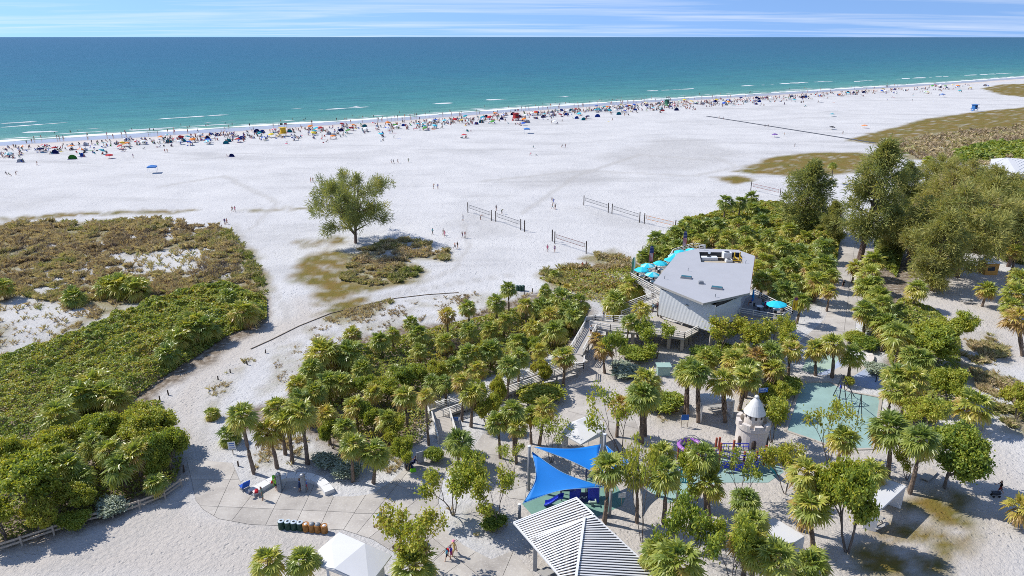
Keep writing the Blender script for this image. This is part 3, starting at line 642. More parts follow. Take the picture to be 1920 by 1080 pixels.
def offset_line(a, b, w):
    d = Vector((b.x - a.x, b.y - a.y, 0)).normalized(); s = Vector((d.y, -d.x, 0)) * w
    return a + s, b + s
bw = thing('boardwalk', 'weathered wooden boardwalk ramp zigzagging up through palms to deck', 'boardwalk', P(838, 832))
def child_pts(root, pts): return [Vector(p) - root.location for p in pts]
A0 = P(1109, 612, 2.3); A1 = P(1080, 664, 1.75); A2 = P(1077, 684, 1.65); A3 = P(822, 775, 0.55); A4 = P(840, 830, 0.05)
for a, b, w in ((A0, A1, 2.0), (A2, A3, 2.0), (A3 + Vector((0.3, -0.4, 0)), A4, 2.3)):
    a2, b2 = a - bw.location, b - bw.location
    side = deck_between(bw, a2, b2, w)
    for s in (-1, 1):
        railing(bw, [a2 + side * s * (w / 2) + (b2 - a2).normalized() * 0.4, b2 + side * s * (w / 2) - (b2 - a2).normalized() * 0.2], 1.0, solid=(w > 2.2), mrail=M_WOOD if False else M_RAIL, rails=(0.97, 0.7, 0.45, 0.2))
    n = max(2, int((b - a).length / 3.5))
    for k in range(n + 1):
        p = a2.lerp(b2, k / n); zg = p.z + bw.location.z
        if zg > 0.45:
            for s in (-1, 1): MB().box((0, 0, -zg / 2), (0.25, 0.25, zg - 0.05)).build('pile', M_TRIMG, bw, loc=p + side * s * 0.75 - Vector((0, 0, 0.06)))
for c, sz in ((A1.lerp(A2, 0.5), 2.7), (A3 + Vector((-0.2, 0.2, 0.0)), 2.5), (A0 + Vector((0.4, 0.8, 0.02)), 2.7)):
    MB().box((0, 0, -0.09), (sz, sz, 0.2), rz=0.5).build('landing', M_DECK, bw, loc=c - bw.location)
q = A2 - bw.location
railing(bw, [q + Vector((1.5, 1.0, 0)), q + Vector((1.2, -1.2, 0)), q + Vector((-0.4, -1.3, 0))], 1.0)
q = A3 - bw.location
railing(bw, [q + Vector((-0.2, 1.6, 0)), q + Vector((-1.5, 0.5, 0)), q + Vector((-1.0, -1.0, 0))], 1.0, solid=True)
q = A0 - bw.location
railing(bw, [q + Vector((-1.1, 0.2, 0)), q + Vector((-0.6, 1.9, 0)), q + Vector((0.9, 2.4, 0)), q + Vector((2.2, 1.6, 0))], 1.0, solid=True)

# ------------------------------------------------------------------ the beach restaurant building
bd = thing('restaurant_building', 'angular white lap-sided restaurant on stilts with faceted grey-white flat roof', 'building', (33, 107, 0))
BO = Vector(bd.location)
ZR = 8.25
roof_out = [P(x, y, ZR) - BO for x, y in [(1225.4, 530.7), (1271.4, 474.3), (1309.7, 466), (1383.3, 468.4), (1415.5, 480), (1405.5, 549), (1319, 568.4)]]
well = [P(x, y, ZR) - BO for x, y in [(1311, 472.5), (1386, 473.5), (1392, 482), (1395, 494), (1314.5, 491.5)]]
bm = bmesh.new()
def loop(pts, z): 
    vs = [bm.verts.new((p.x, p.y, z)) for p in pts]; return vs, [bm.edges.new((vs[i], vs[(i + 1) % len(vs)])) for i in range(len(vs))]
vo, eo = loop(roof_out, ZR); vi, ei = loop(well, ZR)
bmesh.ops.triangle_fill(bm, use_beauty=True, use_dissolve=False, edges=eo + ei)
for f in bm.faces:
    if f.normal.z < 0: f.normal_flip()
bot = [bm.verts.new((v.co.x, v.co.y, ZR - 0.38)) for v in vo]
for i in range(len(vo)): bm.faces.new((vo[i], vo[(i + 1) % len(vo)], bot[(i + 1) % len(vo)], bot[i]))
bi = [bm.verts.new((v.co.x, v.co.y, ZR - 0.38)) for v in vi]
bmesh.ops.triangle_fill(bm, use_beauty=True, use_dissolve=False, edges=[bm.edges.get((bot[i], bot[(i + 1) % len(bot)])) for i in range(len(bot))] + [bm.edges.new((bi[i], bi[(i + 1) % len(bi)])) for i in range(len(bi))])
bmesh.ops.recalc_face_normals(bm, faces=bm.faces)
me = bpy.data.meshes.new('roof'); bm.to_mesh(me); bm.free(); me.materials.append(M_ROOFG)
roof = use('roof', me, bd)
rim = MB()
for i in range(len(roof_out)):
    a, b = roof_out[i], roof_out[(i + 1) % len(roof_out)]
    MB().bar(a.copy() + Vector((0, 0, -0.18)), b + Vector((0, 0, -0.18)), 0.10, 0.34).build('fascia', mat('maroon_trim', (0.16, 0.035, 0.03), 0.6, 0.1, 2.0) if i == 4 else M_TRIMG, roof)
# equipment well
wf = MB().prism([(p.x, p.y) for p in well], ZR - 0.95, ZR - 0.9); wf.build('well_floor', mat('tan_felt', (0.42, 0.36, 0.27), 0.8, 0.2, 1.0), roof)
for i in range(len(well)):
    a, b = well[i], well[(i + 1) % len(well)]
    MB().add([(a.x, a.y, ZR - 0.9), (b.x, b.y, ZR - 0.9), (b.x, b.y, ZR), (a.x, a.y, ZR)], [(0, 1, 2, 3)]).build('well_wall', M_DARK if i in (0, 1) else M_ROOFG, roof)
def at_roof(px, py, z=ZR): return P(px, py, z) - BO
def air_unit(px, py, sx, sy, sz, m=M_SIGNW):
    c = at_roof(px, py, ZR - 0.9); u = MB().box((0, 0, sz / 2), (sx, sy, sz)).build('air_unit', m, bd, loc=c, bevel=0.03)
    MB().lathe([(min(sx, sy) * 0.36, 0), (min(sx, sy) * 0.36, 0.06)], n=12).build('fan', M_DARK, u, loc=(0, 0, sz))
air_unit(1329, 487, 3.0, 1.1, 0.6); air_unit(1362, 484, 1.5, 1.4, 1.2); air_unit(1366, 491, 1.2, 1.0, 0.5)
for k, px in enumerate((1376, 1386)):
    c = at_roof(px, 490, ZR - 0.9)
    MB().box((0, 0, 0.9), (0.16, 0.16, 1.8)).box((0.5, 0.3, 0.5), (0.14, 1.5, 0.14)).build('yellow_stand', M_YELLOW, bd, loc=c)
MB().bar(at_roof(1374, 488, ZR - 0.4), at_roof(1390, 489, ZR - 0.4), 0.14).build('yellow_beam', M_YELLOW, bd)
MB().tube([at_roof(1330, 474, ZR - 0.9), at_roof(1330, 474, ZR + 0.1)], 0.25, 8).build('exhaust_pipe', M_SIGNW, bd)
hr = MB(); a, b = at_roof(1311, 469), at_roof(1320, 469)
hr.tube([a, a + Vector((0, 0, 0.9)), b + Vector((0, 0, 0.9)), b], 0.05, 5); hr.build('ladder_rail', M_SIGNW, bd)
for px, py in ((1286.5, 521.5), (1344, 541.5)):
    s = MB().box((0, 0, 0.16), (1.9, 0.9, 0.32), taper=0.9).build('skylight', M_PGREY, roof, loc=at_roof(px, py), rot=(0, 0, -0.35), bevel=0.02)
    MB().box((0, 0, 0.02), (1.6, 0.68, 0.05)).build('pane', mat('teal_glass', (0.02, 0.13, 0.16), 0.1, 0.1, 2.0, spec=0.6), s, loc=(0, 0, 0.32))
MB().box((0, 0, 0.25), (0.9, 0.6, 0.5), taper=0.8).build('roof_vent', M_PGREY, roof, loc=at_roof(1314, 532), bevel=0.05)
for px, py in ((1290, 508), (1246, 523), (1341, 557), (1398, 494)):
    MB().tube([(0, 0, 0), (0, 0, 0.5), (0.12, 0, 0.55)], 0.05, 6).build('vent_pipe', M_PGREY, roof, loc=at_roof(px, py))
# walls: L, C, R are the corners of the two visible facades
WL, WC, WR = Vector((24.0, 103.7, 0)) - BO, Vector((30.9, 96.5, 0)) - BO, Vector((36.9, 102.5, 0)) - BO
WBK = [Vector((39.9, 110.5, 0)) - BO, Vector((41.4, 119.0, 0)) - BO, Vector((35, 120.6, 0)) - BO, Vector((30.6, 117.8, 0)) - BO, Vector((27.5, 110.8, 0)) - BO]
ZW0, ZW1 = 3.35, 7.45
body = [WL, WC, WR] + WBK
cb = sum(body, Vector((0, 0, 0))) / len(body)
inner = [p + (cb - p).normalized() * 0.12 for p in body]
for i in range(len(inner)):
    a, b = inner[i], inner[(i + 1) % len(inner)]
    MB().add([(a.x, a.y, ZW0 + 0.05), (b.x, b.y, ZW0 + 0.05), (b.x, b.y, ZR - 0.39), (a.x, a.y, ZR - 0.39)], [(0, 1, 2, 3)]).build('clerestory', mat('clerestory_dark', (0.035, 0.035, 0.04), 0.3, 0.2, 1.0), bd)
MB().prism([(p.x, p.y) for p in inner], ZW0 - 0.3, ZW0 + 0.02).build('floor_slab', M_CONC, bd)
def sided_wall(a, b, top_a, top_b, z0, nb=26, skew=0.0):
    """lap siding: every board is a piece with its lower edge proud"""
    w = MB().add([(a.x, a.y, z0), (b.x, b.y, z0), (b.x, b.y, top_b), (a.x, a.y, top_a)], [(0, 1, 2, 3)]).build('wall', M_SIDING, bd)
    nrm = Vector((b.y - a.y, -(b.x - a.x), 0)).normalized(); zt = max(top_a, top_b); hgt = (zt - z0) / nb
    for k in range(nb):
        zb, zc = z0 + k * hgt, z0 + (k + 1) * hgt
        ta, tb = 0.0, 1.0
        if zc > min(top_a, top_b) and top_a != top_b:
            u = (zb + hgt * 0.5 - top_a) / (top_b - top_a)
            if 0 < u < 1:
                if top_b > top_a: ta = u
                else: tb = u
            elif zb > min(top_a, top_b): continue
        p, q = a.lerp(b, ta), a.lerp(b, tb)
        lo, hi = nrm * 0.045, nrm * 0.008
        vs = [Vector((p.x, p.y, zb)) + lo, Vector((q.x, q.y, zb)) + lo, Vector((q.x, q.y, zc)) + hi, Vector((p.x, p.y, zc)) + hi, Vector((p.x, p.y, zb)) + hi * 0.2, Vector((q.x, q.y, zb)) + hi * 0.2]
        MB().add(vs, [(0, 1, 2, 3), (4, 5, 1, 0)]).build('siding_board', M_SIDING, w)
    return w
sided_wall(WL, WC, 7.65, 7.65, ZW0 - 0.1, 24)
sided_wall(WC, WR, 7.3, 6.9, ZW0 - 0.1, 22)
for a, b in ((WR, WBK[0]), (WBK[0], WBK[1]), (WBK[4], WL), (WBK[3], WBK[4])):
    MB().add([(a.x, a.y, ZW0), (b.x, b.y, ZW0), (b.x, b.y, 7.2), (a.x, a.y, 7.2)], [(0, 1, 2, 3)]).build('wall', M_SIDING, bd)
MB().box((0, 0, 0), (0.16, 0.16, 4.3)).build('corner_board', M_WHITE, bd, loc=WC + Vector((0, -0.05, (ZW0 + 7.6) / 2)), rot=(0, 0, PI / 4))
lamp = WL.lerp(WC, 0.52) + Vector((-0.12, -0.12, 6.4)); MB().box((0, 0, 0), (0.4, 0.2, 0.18)).build('wall_lamp', M_PGREY, bd, loc=lamp, rot=(0, 0, -PI / 4))
for p in (WC.lerp(cb, 0.04), WR.lerp(cb, 0.06), WL.lerp(cb, 0.06), WL.lerp(WC, 0.5).lerp(cb, 0.1), WC.lerp(WR, 0.55).lerp(cb, 0.1), cb, WBK[0].lerp(cb, 0.1), WBK[4].lerp(cb, 0.1), WBK[1].lerp(cb, 0.15), WBK[3].lerp(cb, 0.15)):
    MB().box((0, 0, (ZW0 - 0.3) / 2), (0.42, 0.42, ZW0 - 0.3)).build('column', M_CONC, bd, loc=(p.x, p.y, 0), bevel=0.02)
# --- decks
def deck(name_label, px, z, rails_idx, piles=(), m=M_DECK, thick=0.35, under=M_TRIMG, hgt=1.05):
    pts = [P(x, y, z) for x, y in px]; c = sum(pts, Vector((0, 0, 0))) / len(pts); base = Vector((c.x, c.y, 0))
    d = thing('deck', name_label, 'deck', base); loc = [p - base for p in pts]
    MB().prism([(p.x, p.y) for p in loc], z - 0.06, z).build('decking', m, d)
    ins = [p + (c - base - p) * 0.01 for p in loc]
    MB().prism([(p.x, p.y) for p in ins], z - thick, z - 0.065).build('joist_frame', under, d)
    for run in rails_idx: railing(d, [loc[i] + (Vector((0, 0, z)) - Vector((0, 0, loc[i].z))) for i in run], hgt)
    for x, y in piles:
        p = P(x, y, z) - base
        MB().box((0, 0, (z - thick) / 2), (0.5, 0.5, z - thick)).build('pile', M_CONC, d, loc=(p.x, p.y, 0), bevel=0.02)
    return d
deck('lower timber deck and ramp in front of the white sided wall', [(1308.9, 621), (1283.3, 634.5), (1242, 628), (1144, 620), (1106, 612), (1113, 600), (1150, 603), (1205, 600), (1232, 593)], 2.55, [(0, 1, 2, 3, 4), (5, 6, 7)], [(1288, 622), (1280, 630), (1255, 626), (1187, 620), (1140, 615), (1296, 616), (1270, 612), (1225, 610)])
deck('beach side upper deck with turquoise umbrellas', [(1181.5, 521), (1237, 552), (1262, 543), (1292, 492), (1322, 468), (1300, 464), (1262, 476), (1248, 498), (1214, 505)], 4.4, [(1, 0, 8), (7, 6, 5, 4), (8, 7)], [(1190, 522), (1225, 540), (1240, 510), (1270, 485), (1300, 470)])
deck('east terrace deck with turquoise umbrella and dark floor', [(1386, 588), (1464, 602), (1485, 589), (1411, 553), (1398, 560)], 4.2, [(0, 1, 2, 3)], [(1400, 586), (1440, 593), (1459, 596), (1474, 588), (1440, 574)], m=M_DECKG)
rp = thing('access_ramp', 'timber ramp with white railings rising to the upper deck', 'ramp', P(1150, 602))
ra, rb = P(1158, 589, 2.6) - rp.location, P(1236, 560, 4.2) - rp.location
sd = deck_between(rp, ra, rb, 2.2)
for s in (-1, 1): railing(rp, [ra + sd * s * 1.1, rb + sd * s * 1.1], 1.0)
for k in range(4):
    p = ra.lerp(rb, k / 3); MB().box((0, 0, -p.z / 2 - 0.1), (0.35, 0.35, p.z - 0.2)).build('pile', M_CONC, rp, loc=p)

# ------------------------------------------------------------------ folded white canopies and shelters
def folded_roof(root, pts, faces, m, thick=0.14, name='roof'):
    mb = MB(); n = len(pts); mb.add(pts + [p - Vector((0, 0, thick)) for p in pts], [f for f in faces] + [tuple(i + n for i in reversed(f)) for f in faces])
    cnt = {}
    for f in faces:
        for i in range(len(f)):
            e = (f[i], f[(i + 1) % len(f)]); cnt[frozenset(e)] = cnt.get(frozenset(e), []) + [e]
    for v in cnt.values():
        if len(v) == 1: a, b = v[0]; mb.add([pts[a], pts[b], pts[b] - Vector((0, 0, thick)), pts[a] - Vector((0, 0, thick))], [(0, 3, 2, 1)])
    o = mb.build(name, m, root)
    bm = bmesh.new(); bm.from_mesh(o.data); bmesh.ops.remove_doubles(bm, verts=bm.verts, dist=1e-4); bmesh.ops.recalc_face_normals(bm, faces=bm.faces); bm.to_mesh(o.data); bm.free()
    return o
def leg_wall(root, a, b, z1, thick=0.22, m=None, name='leg_wall'):
    a, b = Vector(a), Vector(b); c = (a + b) / 2; d = b - a
    MB().box((0, 0, z1 / 2), (math.hypot(d.x, d.y), thick, z1)).build(name, m or M_WHITE, root, loc=(c.x, c.y, 0), rot=(0, 0, math.atan2(d.y, d.x)), bevel=0.02)
can = thing('canopy', 'white folded canopy roof beside the row of litter bins', 'canopy', P(665, 1075))
o = can.location
pz = [(636, 997.7, 3.1), (596.3, 1031.3, 2.9), (600, 1061.5, 2.8), (692, 1096, 2.9), (719, 1062, 2.9), (734.4, 1041, 2.95), (684, 1019, 3.75), (627, 1066, 3.5), (621, 1020, 3.3)]
pp = [P(*q) - o for q in pz]
folded_roof(can, pp, [(0, 8, 6), (0, 1, 8), (1, 7, 8), (8, 7, 6), (1, 2, 7), (2, 3, 7), (7, 3, 6), (6, 3, 4), (6, 4, 5), (6, 5, 0)], M_ROOFW)
leg_wall(can, pp[5].lerp(pp[3], 0.12).lerp(pp[7], 0.12), pp[5].lerp(pp[3], 0.6).lerp(pp[7], 0.12), 2.85); leg_wall(can, pp[2].lerp(pp[6], 0.15), pp[1].lerp(pp[6], 0.15), 2.75)
can2 = thing('canopy', 'white folded canopy roof beyond the blue shade sails', 'canopy', P(1092, 850))
o = can2.location
pz = [(1069, 792, 3.0), (1114.4, 775, 3.0), (1138, 801, 2.9), (1131, 814.4, 2.85), (1089, 833, 2.8), (1052, 812, 2.85), (1080.5, 790, 3.5), (1121, 813, 3.2)]
pp = [P(*q) - o for q in pz]
folded_roof(can2, pp, [(0, 6, 1), (1, 6, 7, 2), (2, 7, 3), (3, 7, 4), (4, 7, 6, 5), (5, 6, 0)], M_ROOFW)
leg_wall(can2, pp[5].lerp(pp[1], 0.06), pp[5].lerp(pp[0], 0.5).lerp(pp[3], 0.06), 2.7); leg_wall(can2, pp[3].lerp(pp[6], 0.08), pp[2].lerp(pp[6], 0.1), 2.7)
def slab_shelter(label, roof_px, z, legs, group=None):
    c = P(*roof_px[0]); pts = [P(x, y, z) for x, y in roof_px]; c = sum(pts, Vector((0, 0, 0))) / len(pts); s = thing('picnic_shelter', label, 'shelter', (c.x, c.y, 0), group=group)
    loc = [p - Vector((c.x, c.y, 0)) for p in pts]
    MB().prism([(p.x, p.y) for p in loc], z - 0.22, z).build('roof', M_ROOFW, s, bevel=0.02)
    for i, j, t0, t1, ins in legs:
        cc = Vector((0, 0, z)); a, b = loc[i].lerp(loc[j], t0).lerp(cc, ins), loc[i].lerp(loc[j], t1).lerp(cc, ins)
        leg_wall(s, a, b, z - 0.2)
    return s
def picnic_table(label, px, py, rz, group=None):
    t = thing('picnic_table', label, 'table', P(px, py), rz, group)
    MB().box((0, 0, 0.74), (1.9, 0.75, 0.06)).build('table_top', M_TRIMG, t)
    for s in (-1, 1):
        MB().box((0, s * 0.72, 0.45), (1.9, 0.28, 0.05)).build('bench_seat', M_TRIMG, t)
        MB().bar((s * 0.7, -0.75, 0.0), (s * 0.7, 0.2, 0.72), 0.08).bar((s * 0.7, 0.75, 0.0), (s * 0.7, -0.2, 0.72), 0.08).build('leg_frame', M_TRIMG, t)
    return t
slab_shelter('white slab roof shelter over a picnic table beside the castle', [(1312, 738), (1362, 733), (1378, 750), (1316, 760)], 2.6, [(3, 0, 0.0, 1.0, 0.03), (1, 2, 0.2, 1.0, 0.03)])
picnic_table('grey picnic table under the slab roof near the castle', 1342, 771, 0.25)
slab_shelter('white slab roof shelter standing over long shadow on the open sand', [(1633, 912), (1663, 898), (1700, 911), (1653, 954), (1622, 946)], 2.8, [(3, 4, 0.05, 0.9, 0.03), (1, 2, 0.15, 1.0, 0.03)])
picnic_table('grey picnic table half hidden under the open sand shelter', 1640, 985, 0.5)
slab_shelter('white slab roof shelter almost hidden behind leaning palms', [(1400, 985), (1453, 971), (1509, 1005), (1491, 1016), (1440, 1025)], 2.8, [(2, 3, 0.0, 1.0, 0.03), (0, 4, 0.0, 0.6, 0.05)])
picnic_table('dark picnic table on shaded sand beside the pines', 1812, 568, -0.2)
picnic_table('second picnic table on the shaded sand under the pines', 1755, 545, 0.3)
tb = MB().box((0, 0, 0.22), (2.6, 0.9, 0.1)).box((-1.0, 0, 0.1), (0.15, 0.8, 0.2)).box((1.0, 0, 0.1), (0.15, 0.8, 0.2)).build('concrete_bench', M_CONC, loc=P(1741, 893), rot=(0, 0, 0.7)); tag(tb, 'low concrete bench slab beside a forked buttonwood', 'bench')
# far pale metal-roofed building and pergola
fb = thing('far_building', 'low building with pale standing seam metal roof behind the woods', 'building', P(1900, 345))
o = fb.location
z = 4.6
rp_ = [P(1858, 298, z) - o, P(1888, 295.5, z + 1.0) - o, P(1990, 304, z + 1.0) - o, P(1990, 318, z - 0.4) - o, P(1908, 327, z - 0.6) - o, P(1857, 309, z - 0.6) - o]
folded_roof(fb, rp_, [(0, 5, 1), (1, 5, 4), (1, 4, 3, 2)], M_ROOFW)
MB().prism([(rp_[5].x + 1, rp_[5].y + 1), (rp_[4].x + 0.6, rp_[4].y + 0.8), (rp_[3].x, rp_[3].y + 1.5), (rp_[2].x, rp_[2].y - 1), (rp_[0].x + 1, rp_[0].y - 1)], 0, z - 0.8).build('wall', M_WHITE, fb)
for k in range(9):
    a, b = rp_[5].lerp(rp_[4], k / 8), rp_[1].lerp(rp_[2], k / 8 * 0.6); MB().bar(a + Vector((0, 0, 0.06)), a.lerp(b, 0.96) + Vector((0, 0, 0.06)), 0.08, 0.08).build('roof_seam', M_SIGNW, fb)
pg = thing('pergola', 'small white slatted pergola at the edge of the park path', 'pergola', P(1655, 462)); o = pg.location
for s in (-1, 1):
    for q in (-1, 1): MB().box((s * 1.6, q * 1.2, 1.25), (0.16, 0.16, 2.5)).build('post', M_SIGNW, pg)
for k in range(9): MB().box((-1.9 + k * 0.47, 0, 2.58), (0.1, 3.2, 0.14)).build('slat', M_SIGNW, pg)
for q in (-1, 1): MB().box((0, q * 1.2, 2.45), (4.0, 0.12, 0.12)).build('beam', M_SIGNW, pg)
ks = thing('kiosk', 'small orange kiosk with white hipped roof under the trees', 'kiosk', P(1850, 512))
MB().box((0, 0, 1.3), (2.6, 2.6, 2.6)).build('wall', mat('orange_wall', (0.62, 0.30, 0.06), 0.7, 0.1, 1.0), ks); MB().box((-0.2, -1.32, 1.4), (1.4, 0.06, 0.9)).build('hatch', M_DARK, ks)
MB().lathe([(2.4, 0), (0.1, 1.1)], n=4, ph=PI / 4).build('roof', M_ROOFW, ks, loc=(0, 0, 2.6))

# ------------------------------------------------------------------ pavilion with the slatted metal roof
mp_ = thing('metal_roof_pavilion', 'open pavilion with large white ribbed metal roof beside the blue sails', 'pavilion', P(1085, 1085)); o = mp_.location
rA, rB, rR0, rC = P(963, 980, 3.3) - o, P(1080, 934, 4.3) - o, P(1096, 971, 4.75) - o, P(1113, 966, 4.75) - o
rE, rR1, rD, rD2 = P(1075, 1110, 3.3) - o, P(1074, 1125, 4.75) - o, P(1222, 1068, 3.4) - o, P(1195, 1135, 3.4) - o
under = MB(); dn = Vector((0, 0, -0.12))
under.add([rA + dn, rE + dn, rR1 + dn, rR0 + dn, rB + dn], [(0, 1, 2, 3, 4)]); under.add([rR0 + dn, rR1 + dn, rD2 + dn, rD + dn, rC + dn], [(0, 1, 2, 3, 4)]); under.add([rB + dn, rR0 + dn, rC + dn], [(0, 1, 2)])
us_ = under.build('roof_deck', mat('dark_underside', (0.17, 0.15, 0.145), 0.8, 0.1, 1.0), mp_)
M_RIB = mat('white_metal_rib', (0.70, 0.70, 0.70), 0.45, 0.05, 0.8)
def path_pt(pts, t):
    L = [(pts[i + 1] - pts[i]).length for i in range(len(pts) - 1)]; s = t * sum(L)
    for i, l in enumerate(L):
        if s <= l or i == len(L) - 1: return pts[i].lerp(pts[i + 1], min(1, s / l))
        s -= l
n1 = 36
for k in range(n1):
    t = (k + 0.5) / n1
    MB().bar(path_pt([rA, rE], t), path_pt([rB, rC, rR0, rR1], t), 0.165, 0.05).build('roof_rib', M_RIB, us_)
n2 = 34
for k in range(n2):
    t = (k + 0.5) / n2
    MB().bar(path_pt([rR0, rR1], t), path_pt([rC, rD, rD2], t), 0.148, 0.05).build('roof_rib', M_RIB, us_)
up = Vector((0, 0, 0.06))
MB().bar(rR0 + up, rR1 + up, 0.22, 0.16).build('ridge_cap', M_RIB, us_); MB().bar(rB + up, rC + up, 0.14, 0.14).build('edge_trim', M_RIB, us_); MB().bar(rA, rE, 0.14, 0.16).build('edge_trim', M_RIB, us_)
MB().bar(rA, rB, 0.12, 0.16).build('edge_trim', M_RIB, us_); MB().bar(rC, rD, 0.1, 0.14).build('edge_trim', M_RIB, us_)
pb = P(1003, 1068) - o
for p in (pb, rB.lerp(rR1, 0.12), rC.lerp(rD, 0.3), rE.lerp(rR1, 0.15), rD.lerp(rR0, 0.15), rR1.lerp(rR0, 0.5)):
    MB().box((0, 0, 1.75), (0.38, 0.38, 3.5)).build('column', M_TRIMG, mp_, loc=(p.x, p.y, 0), bevel=0.02)
picnic_table('wooden picnic table in the shade of the ribbed metal roof', 1032, 1082, 0.6)
# ------------------------------------------------------------------ shade sails
def sail(label, corners, sag=0.14):
    c = [Vector(p) for p in corners]; base = Vector((c[0].x, c[0].y, 0)); n = 14
    cen = sum(c, Vector((0, 0, 0))) / 3; vs, idx, fs = [], {}, []
    for i in range(n + 1):
        for j in range(n + 1 - i):
            k = n - i - j; w = (i / n, j / n, k / n); p = c[0] * w[0] + c[1] * w[1] + c[2] * w[2]
            pull = max(w[0] * w[1] * (1 - w[2]) ** 4, w[1] * w[2] * (1 - w[0]) ** 4, w[0] * w[2] * (1 - w[1]) ** 4) * 4
            p = p.lerp(cen, sag * pull * 1.6); p.z -= 0.35 * 27 * w[0] * w[1] * w[2] * 0.5
            idx[i, j] = len(vs); vs.append(p - base)
    for i in range(n):
        for j in range(n - i):
            fs.append((idx[i, j], idx[i + 1, j], idx[i, j + 1]))
            if i + j < n - 1: fs.append((idx[i + 1, j], idx[i + 1, j + 1], idx[i, j + 1]))
    s = thing('shade_sail', label, 'shade sail', base)
    o = MB().add(vs, fs).build('cloth', M_SAIL, s, smooth=True); md = o.modifiers.new('t', 'SOLIDIFY'); md.thickness = 0.012
    hem = M_SIGNB
    rim = [[idx[i, 0] for i in range(n + 1)], [idx[0, j] for j in range(n + 1)], [idx[i, n - i] for i in range(n + 1)]]
    for r in rim: MB().tube([vs[k] for k in r], 0.03, 5).build('hem', mat('pale_hem', (0.25, 0.42, 0.62), 0.6, 0.05, 2.0), s)
    return s
def mast(label, px, py, h, r=0.16):
    p = P(px, py); t = thing('sail_mast', label, 'post', p)
    MB().tube([(0, 0, 0), (0, 0, h)], r, 12).build('pole', M_PGREY, t, smooth=True); MB().lathe([(r * 1.15, 0), (r * 1.15, 0.08), (r * 0.5, 0.12)], n=12).build('cap', M_SIGNW, t, loc=(0, 0, h))
    MB().lathe([(r * 2, 0), (r * 2, 0.04), (r * 1.2, 0.05)], n=12).build('base_plate', M_PGREY, t); return p
m1 = mast('tall grey mast holding two blue sails by the tree row', 991.5, 919, 5.5); m2 = mast('grey mast at the meeting corner of blue sails beyond the play panels', 1130, 893, 5.4)
m3 = mast('short grey mast at the low corner of a blue sail', 974, 972, 1.7); m4 = mast('grey mast standing between the green rubber floor and gravel', 1143, 968, 3.2)
m5 = mast('grey mast beside pale green rubber near the castle', 1268, 950, 4.6, 0.13)
c1 = top_at(1122, 901, P(1143, 968) + Vector((0, 1.2, 0)))
sail('large blue triangular shade sail reaching down to a short mast', [top_at(997.5, 847, P(991.5, 919)), top_at(980.5, 944, P(974, 972)), Vector((m4.x - 0.5, m4.y + 0.6, 3.1))], 0.2)
sail('blue triangular shade sail stretched between two tall masts', [top_at(1001, 838, P(991.5, 919)), top_at(1127, 833, P(1130, 893)), Vector((m4.x - 0.1, m4.y + 0.9, 3.6))], 0.16)
sail('narrow blue shade sail beyond the far mast behind palms', [top_at(1135, 833, P(1130, 893)), P(1182, 864, 3.6), Vector((m4.x + 0.4, m4.y + 0.9, 3.2))], 0.16)

# ------------------------------------------------------------------ play equipment
pl = thing('play_structure', 'blue and navy play unit with slide under the shade sails', 'play structure', P(1085, 945)); o = pl.location
def rel(px, py, z=0): return P(px, py, z) - o
s0, s1 = rel(1021, 945, 0.15), rel(1056, 932, 1.35)
d = (s1 - s0); side = Vector((d.y, -d.x, 0)).normalized()
prof = [(-0.34, 0.26), (-0.26, 0.0), (0.26, 0.0), (0.34, 0.26)]; vs, fs = [], []
for k in range(9):
    t = k / 8; p = s0.lerp(s1, t); p.z = 0.12 + 1.25 * (t * t * (3 - 2 * t))
    for u, hgt in prof: vs.append(p + side * u + Vector((0, 0, hgt)))
for k in range(8):
    for j in range(3): fs.append((k * 4 + j, k * 4 + j + 1, (k + 1) * 4 + j + 1, (k + 1) * 4 + j))
so = MB().add(vs, fs).build('slide', M_PBLUE, pl); so.modifiers.new('t', 'SOLIDIFY').thickness = 0.06
MB().box((0, 0, 1.3), (1.5, 1.4, 0.12)).build('platform', M_NAVY, pl, loc=rel(1064, 932))
for dx_, dy_ in ((-0.7, -0.65), (0.7, -0.65), (-0.7, 0.65), (0.7, 0.65), (2.0, -0.5), (2.0, 0.7), (3.2, -0.4)):
    MB().tube([(0, 0, 0), (0, 0, 2.3)], 0.07, 8).build('post', M_PGREY, pl, loc=rel(1064, 932) + Vector((dx_, dy_, 0)))
for px, py, w, h in ((1078, 938, 0.9, 1.7), (1094, 936, 1.4, 1.1), (1112, 940, 0.9, 2.0)):
    vs = []; fs = []
    for k in range(7):
        a = (k / 6 - 0.5) * 1.5
        for zz in (0.1, h): vs.append((math.sin(a) * w, -math.cos(a) * w * 0.45 + (0.3 if zz > 1 else 0), zz))
    for k in range(6): fs.append((2 * k, 2 * k + 2, 2 * k + 3, 2 * k + 1))
    pn = MB().add(vs, fs).build('panel', M_PBLUE if w < 1 else M_NAVY, pl, loc=rel(px, py)); pn.modifiers.new('t', 'SOLIDIFY').thickness = 0.05
    if w > 1:
        for q in range(5): MB().box(((q - 2) * 0.22, -0.53, 0.55 + 0.15 * (q % 2)), (0.14, 0.03, 0.14), rot=Matrix.Rotation(0.6 * q, 3, 'Y')).build('play_tile', M_SIGNW, pn)
MB().lathe([(0.95, 0.0), (0.6, 0.3), (0.08, 0.62)], n=8).build('canopy', M_TEALP, pl, loc=rel(1104, 897) + Vector((0, 0, 2.3)))
for k in range(4): MB().tube([(0, 0, 0), (0, 0, 2.4)], 0.06, 6).build('post', M_NAVY, pl, loc=rel(1104, 897) + Vector((0.6 * (k % 2) - 0.3, 0.6 * (k // 2) - 0.3, 0)))
fp = P(1069, 897); fl = thing('play_flag', 'small blue pennant on a pole poking up between sails', 'flag', fp)
MB().tube([(0, 0, 0), (0, 0, 3.6)], 0.06, 8).build('pole', M_STEEL, fl)
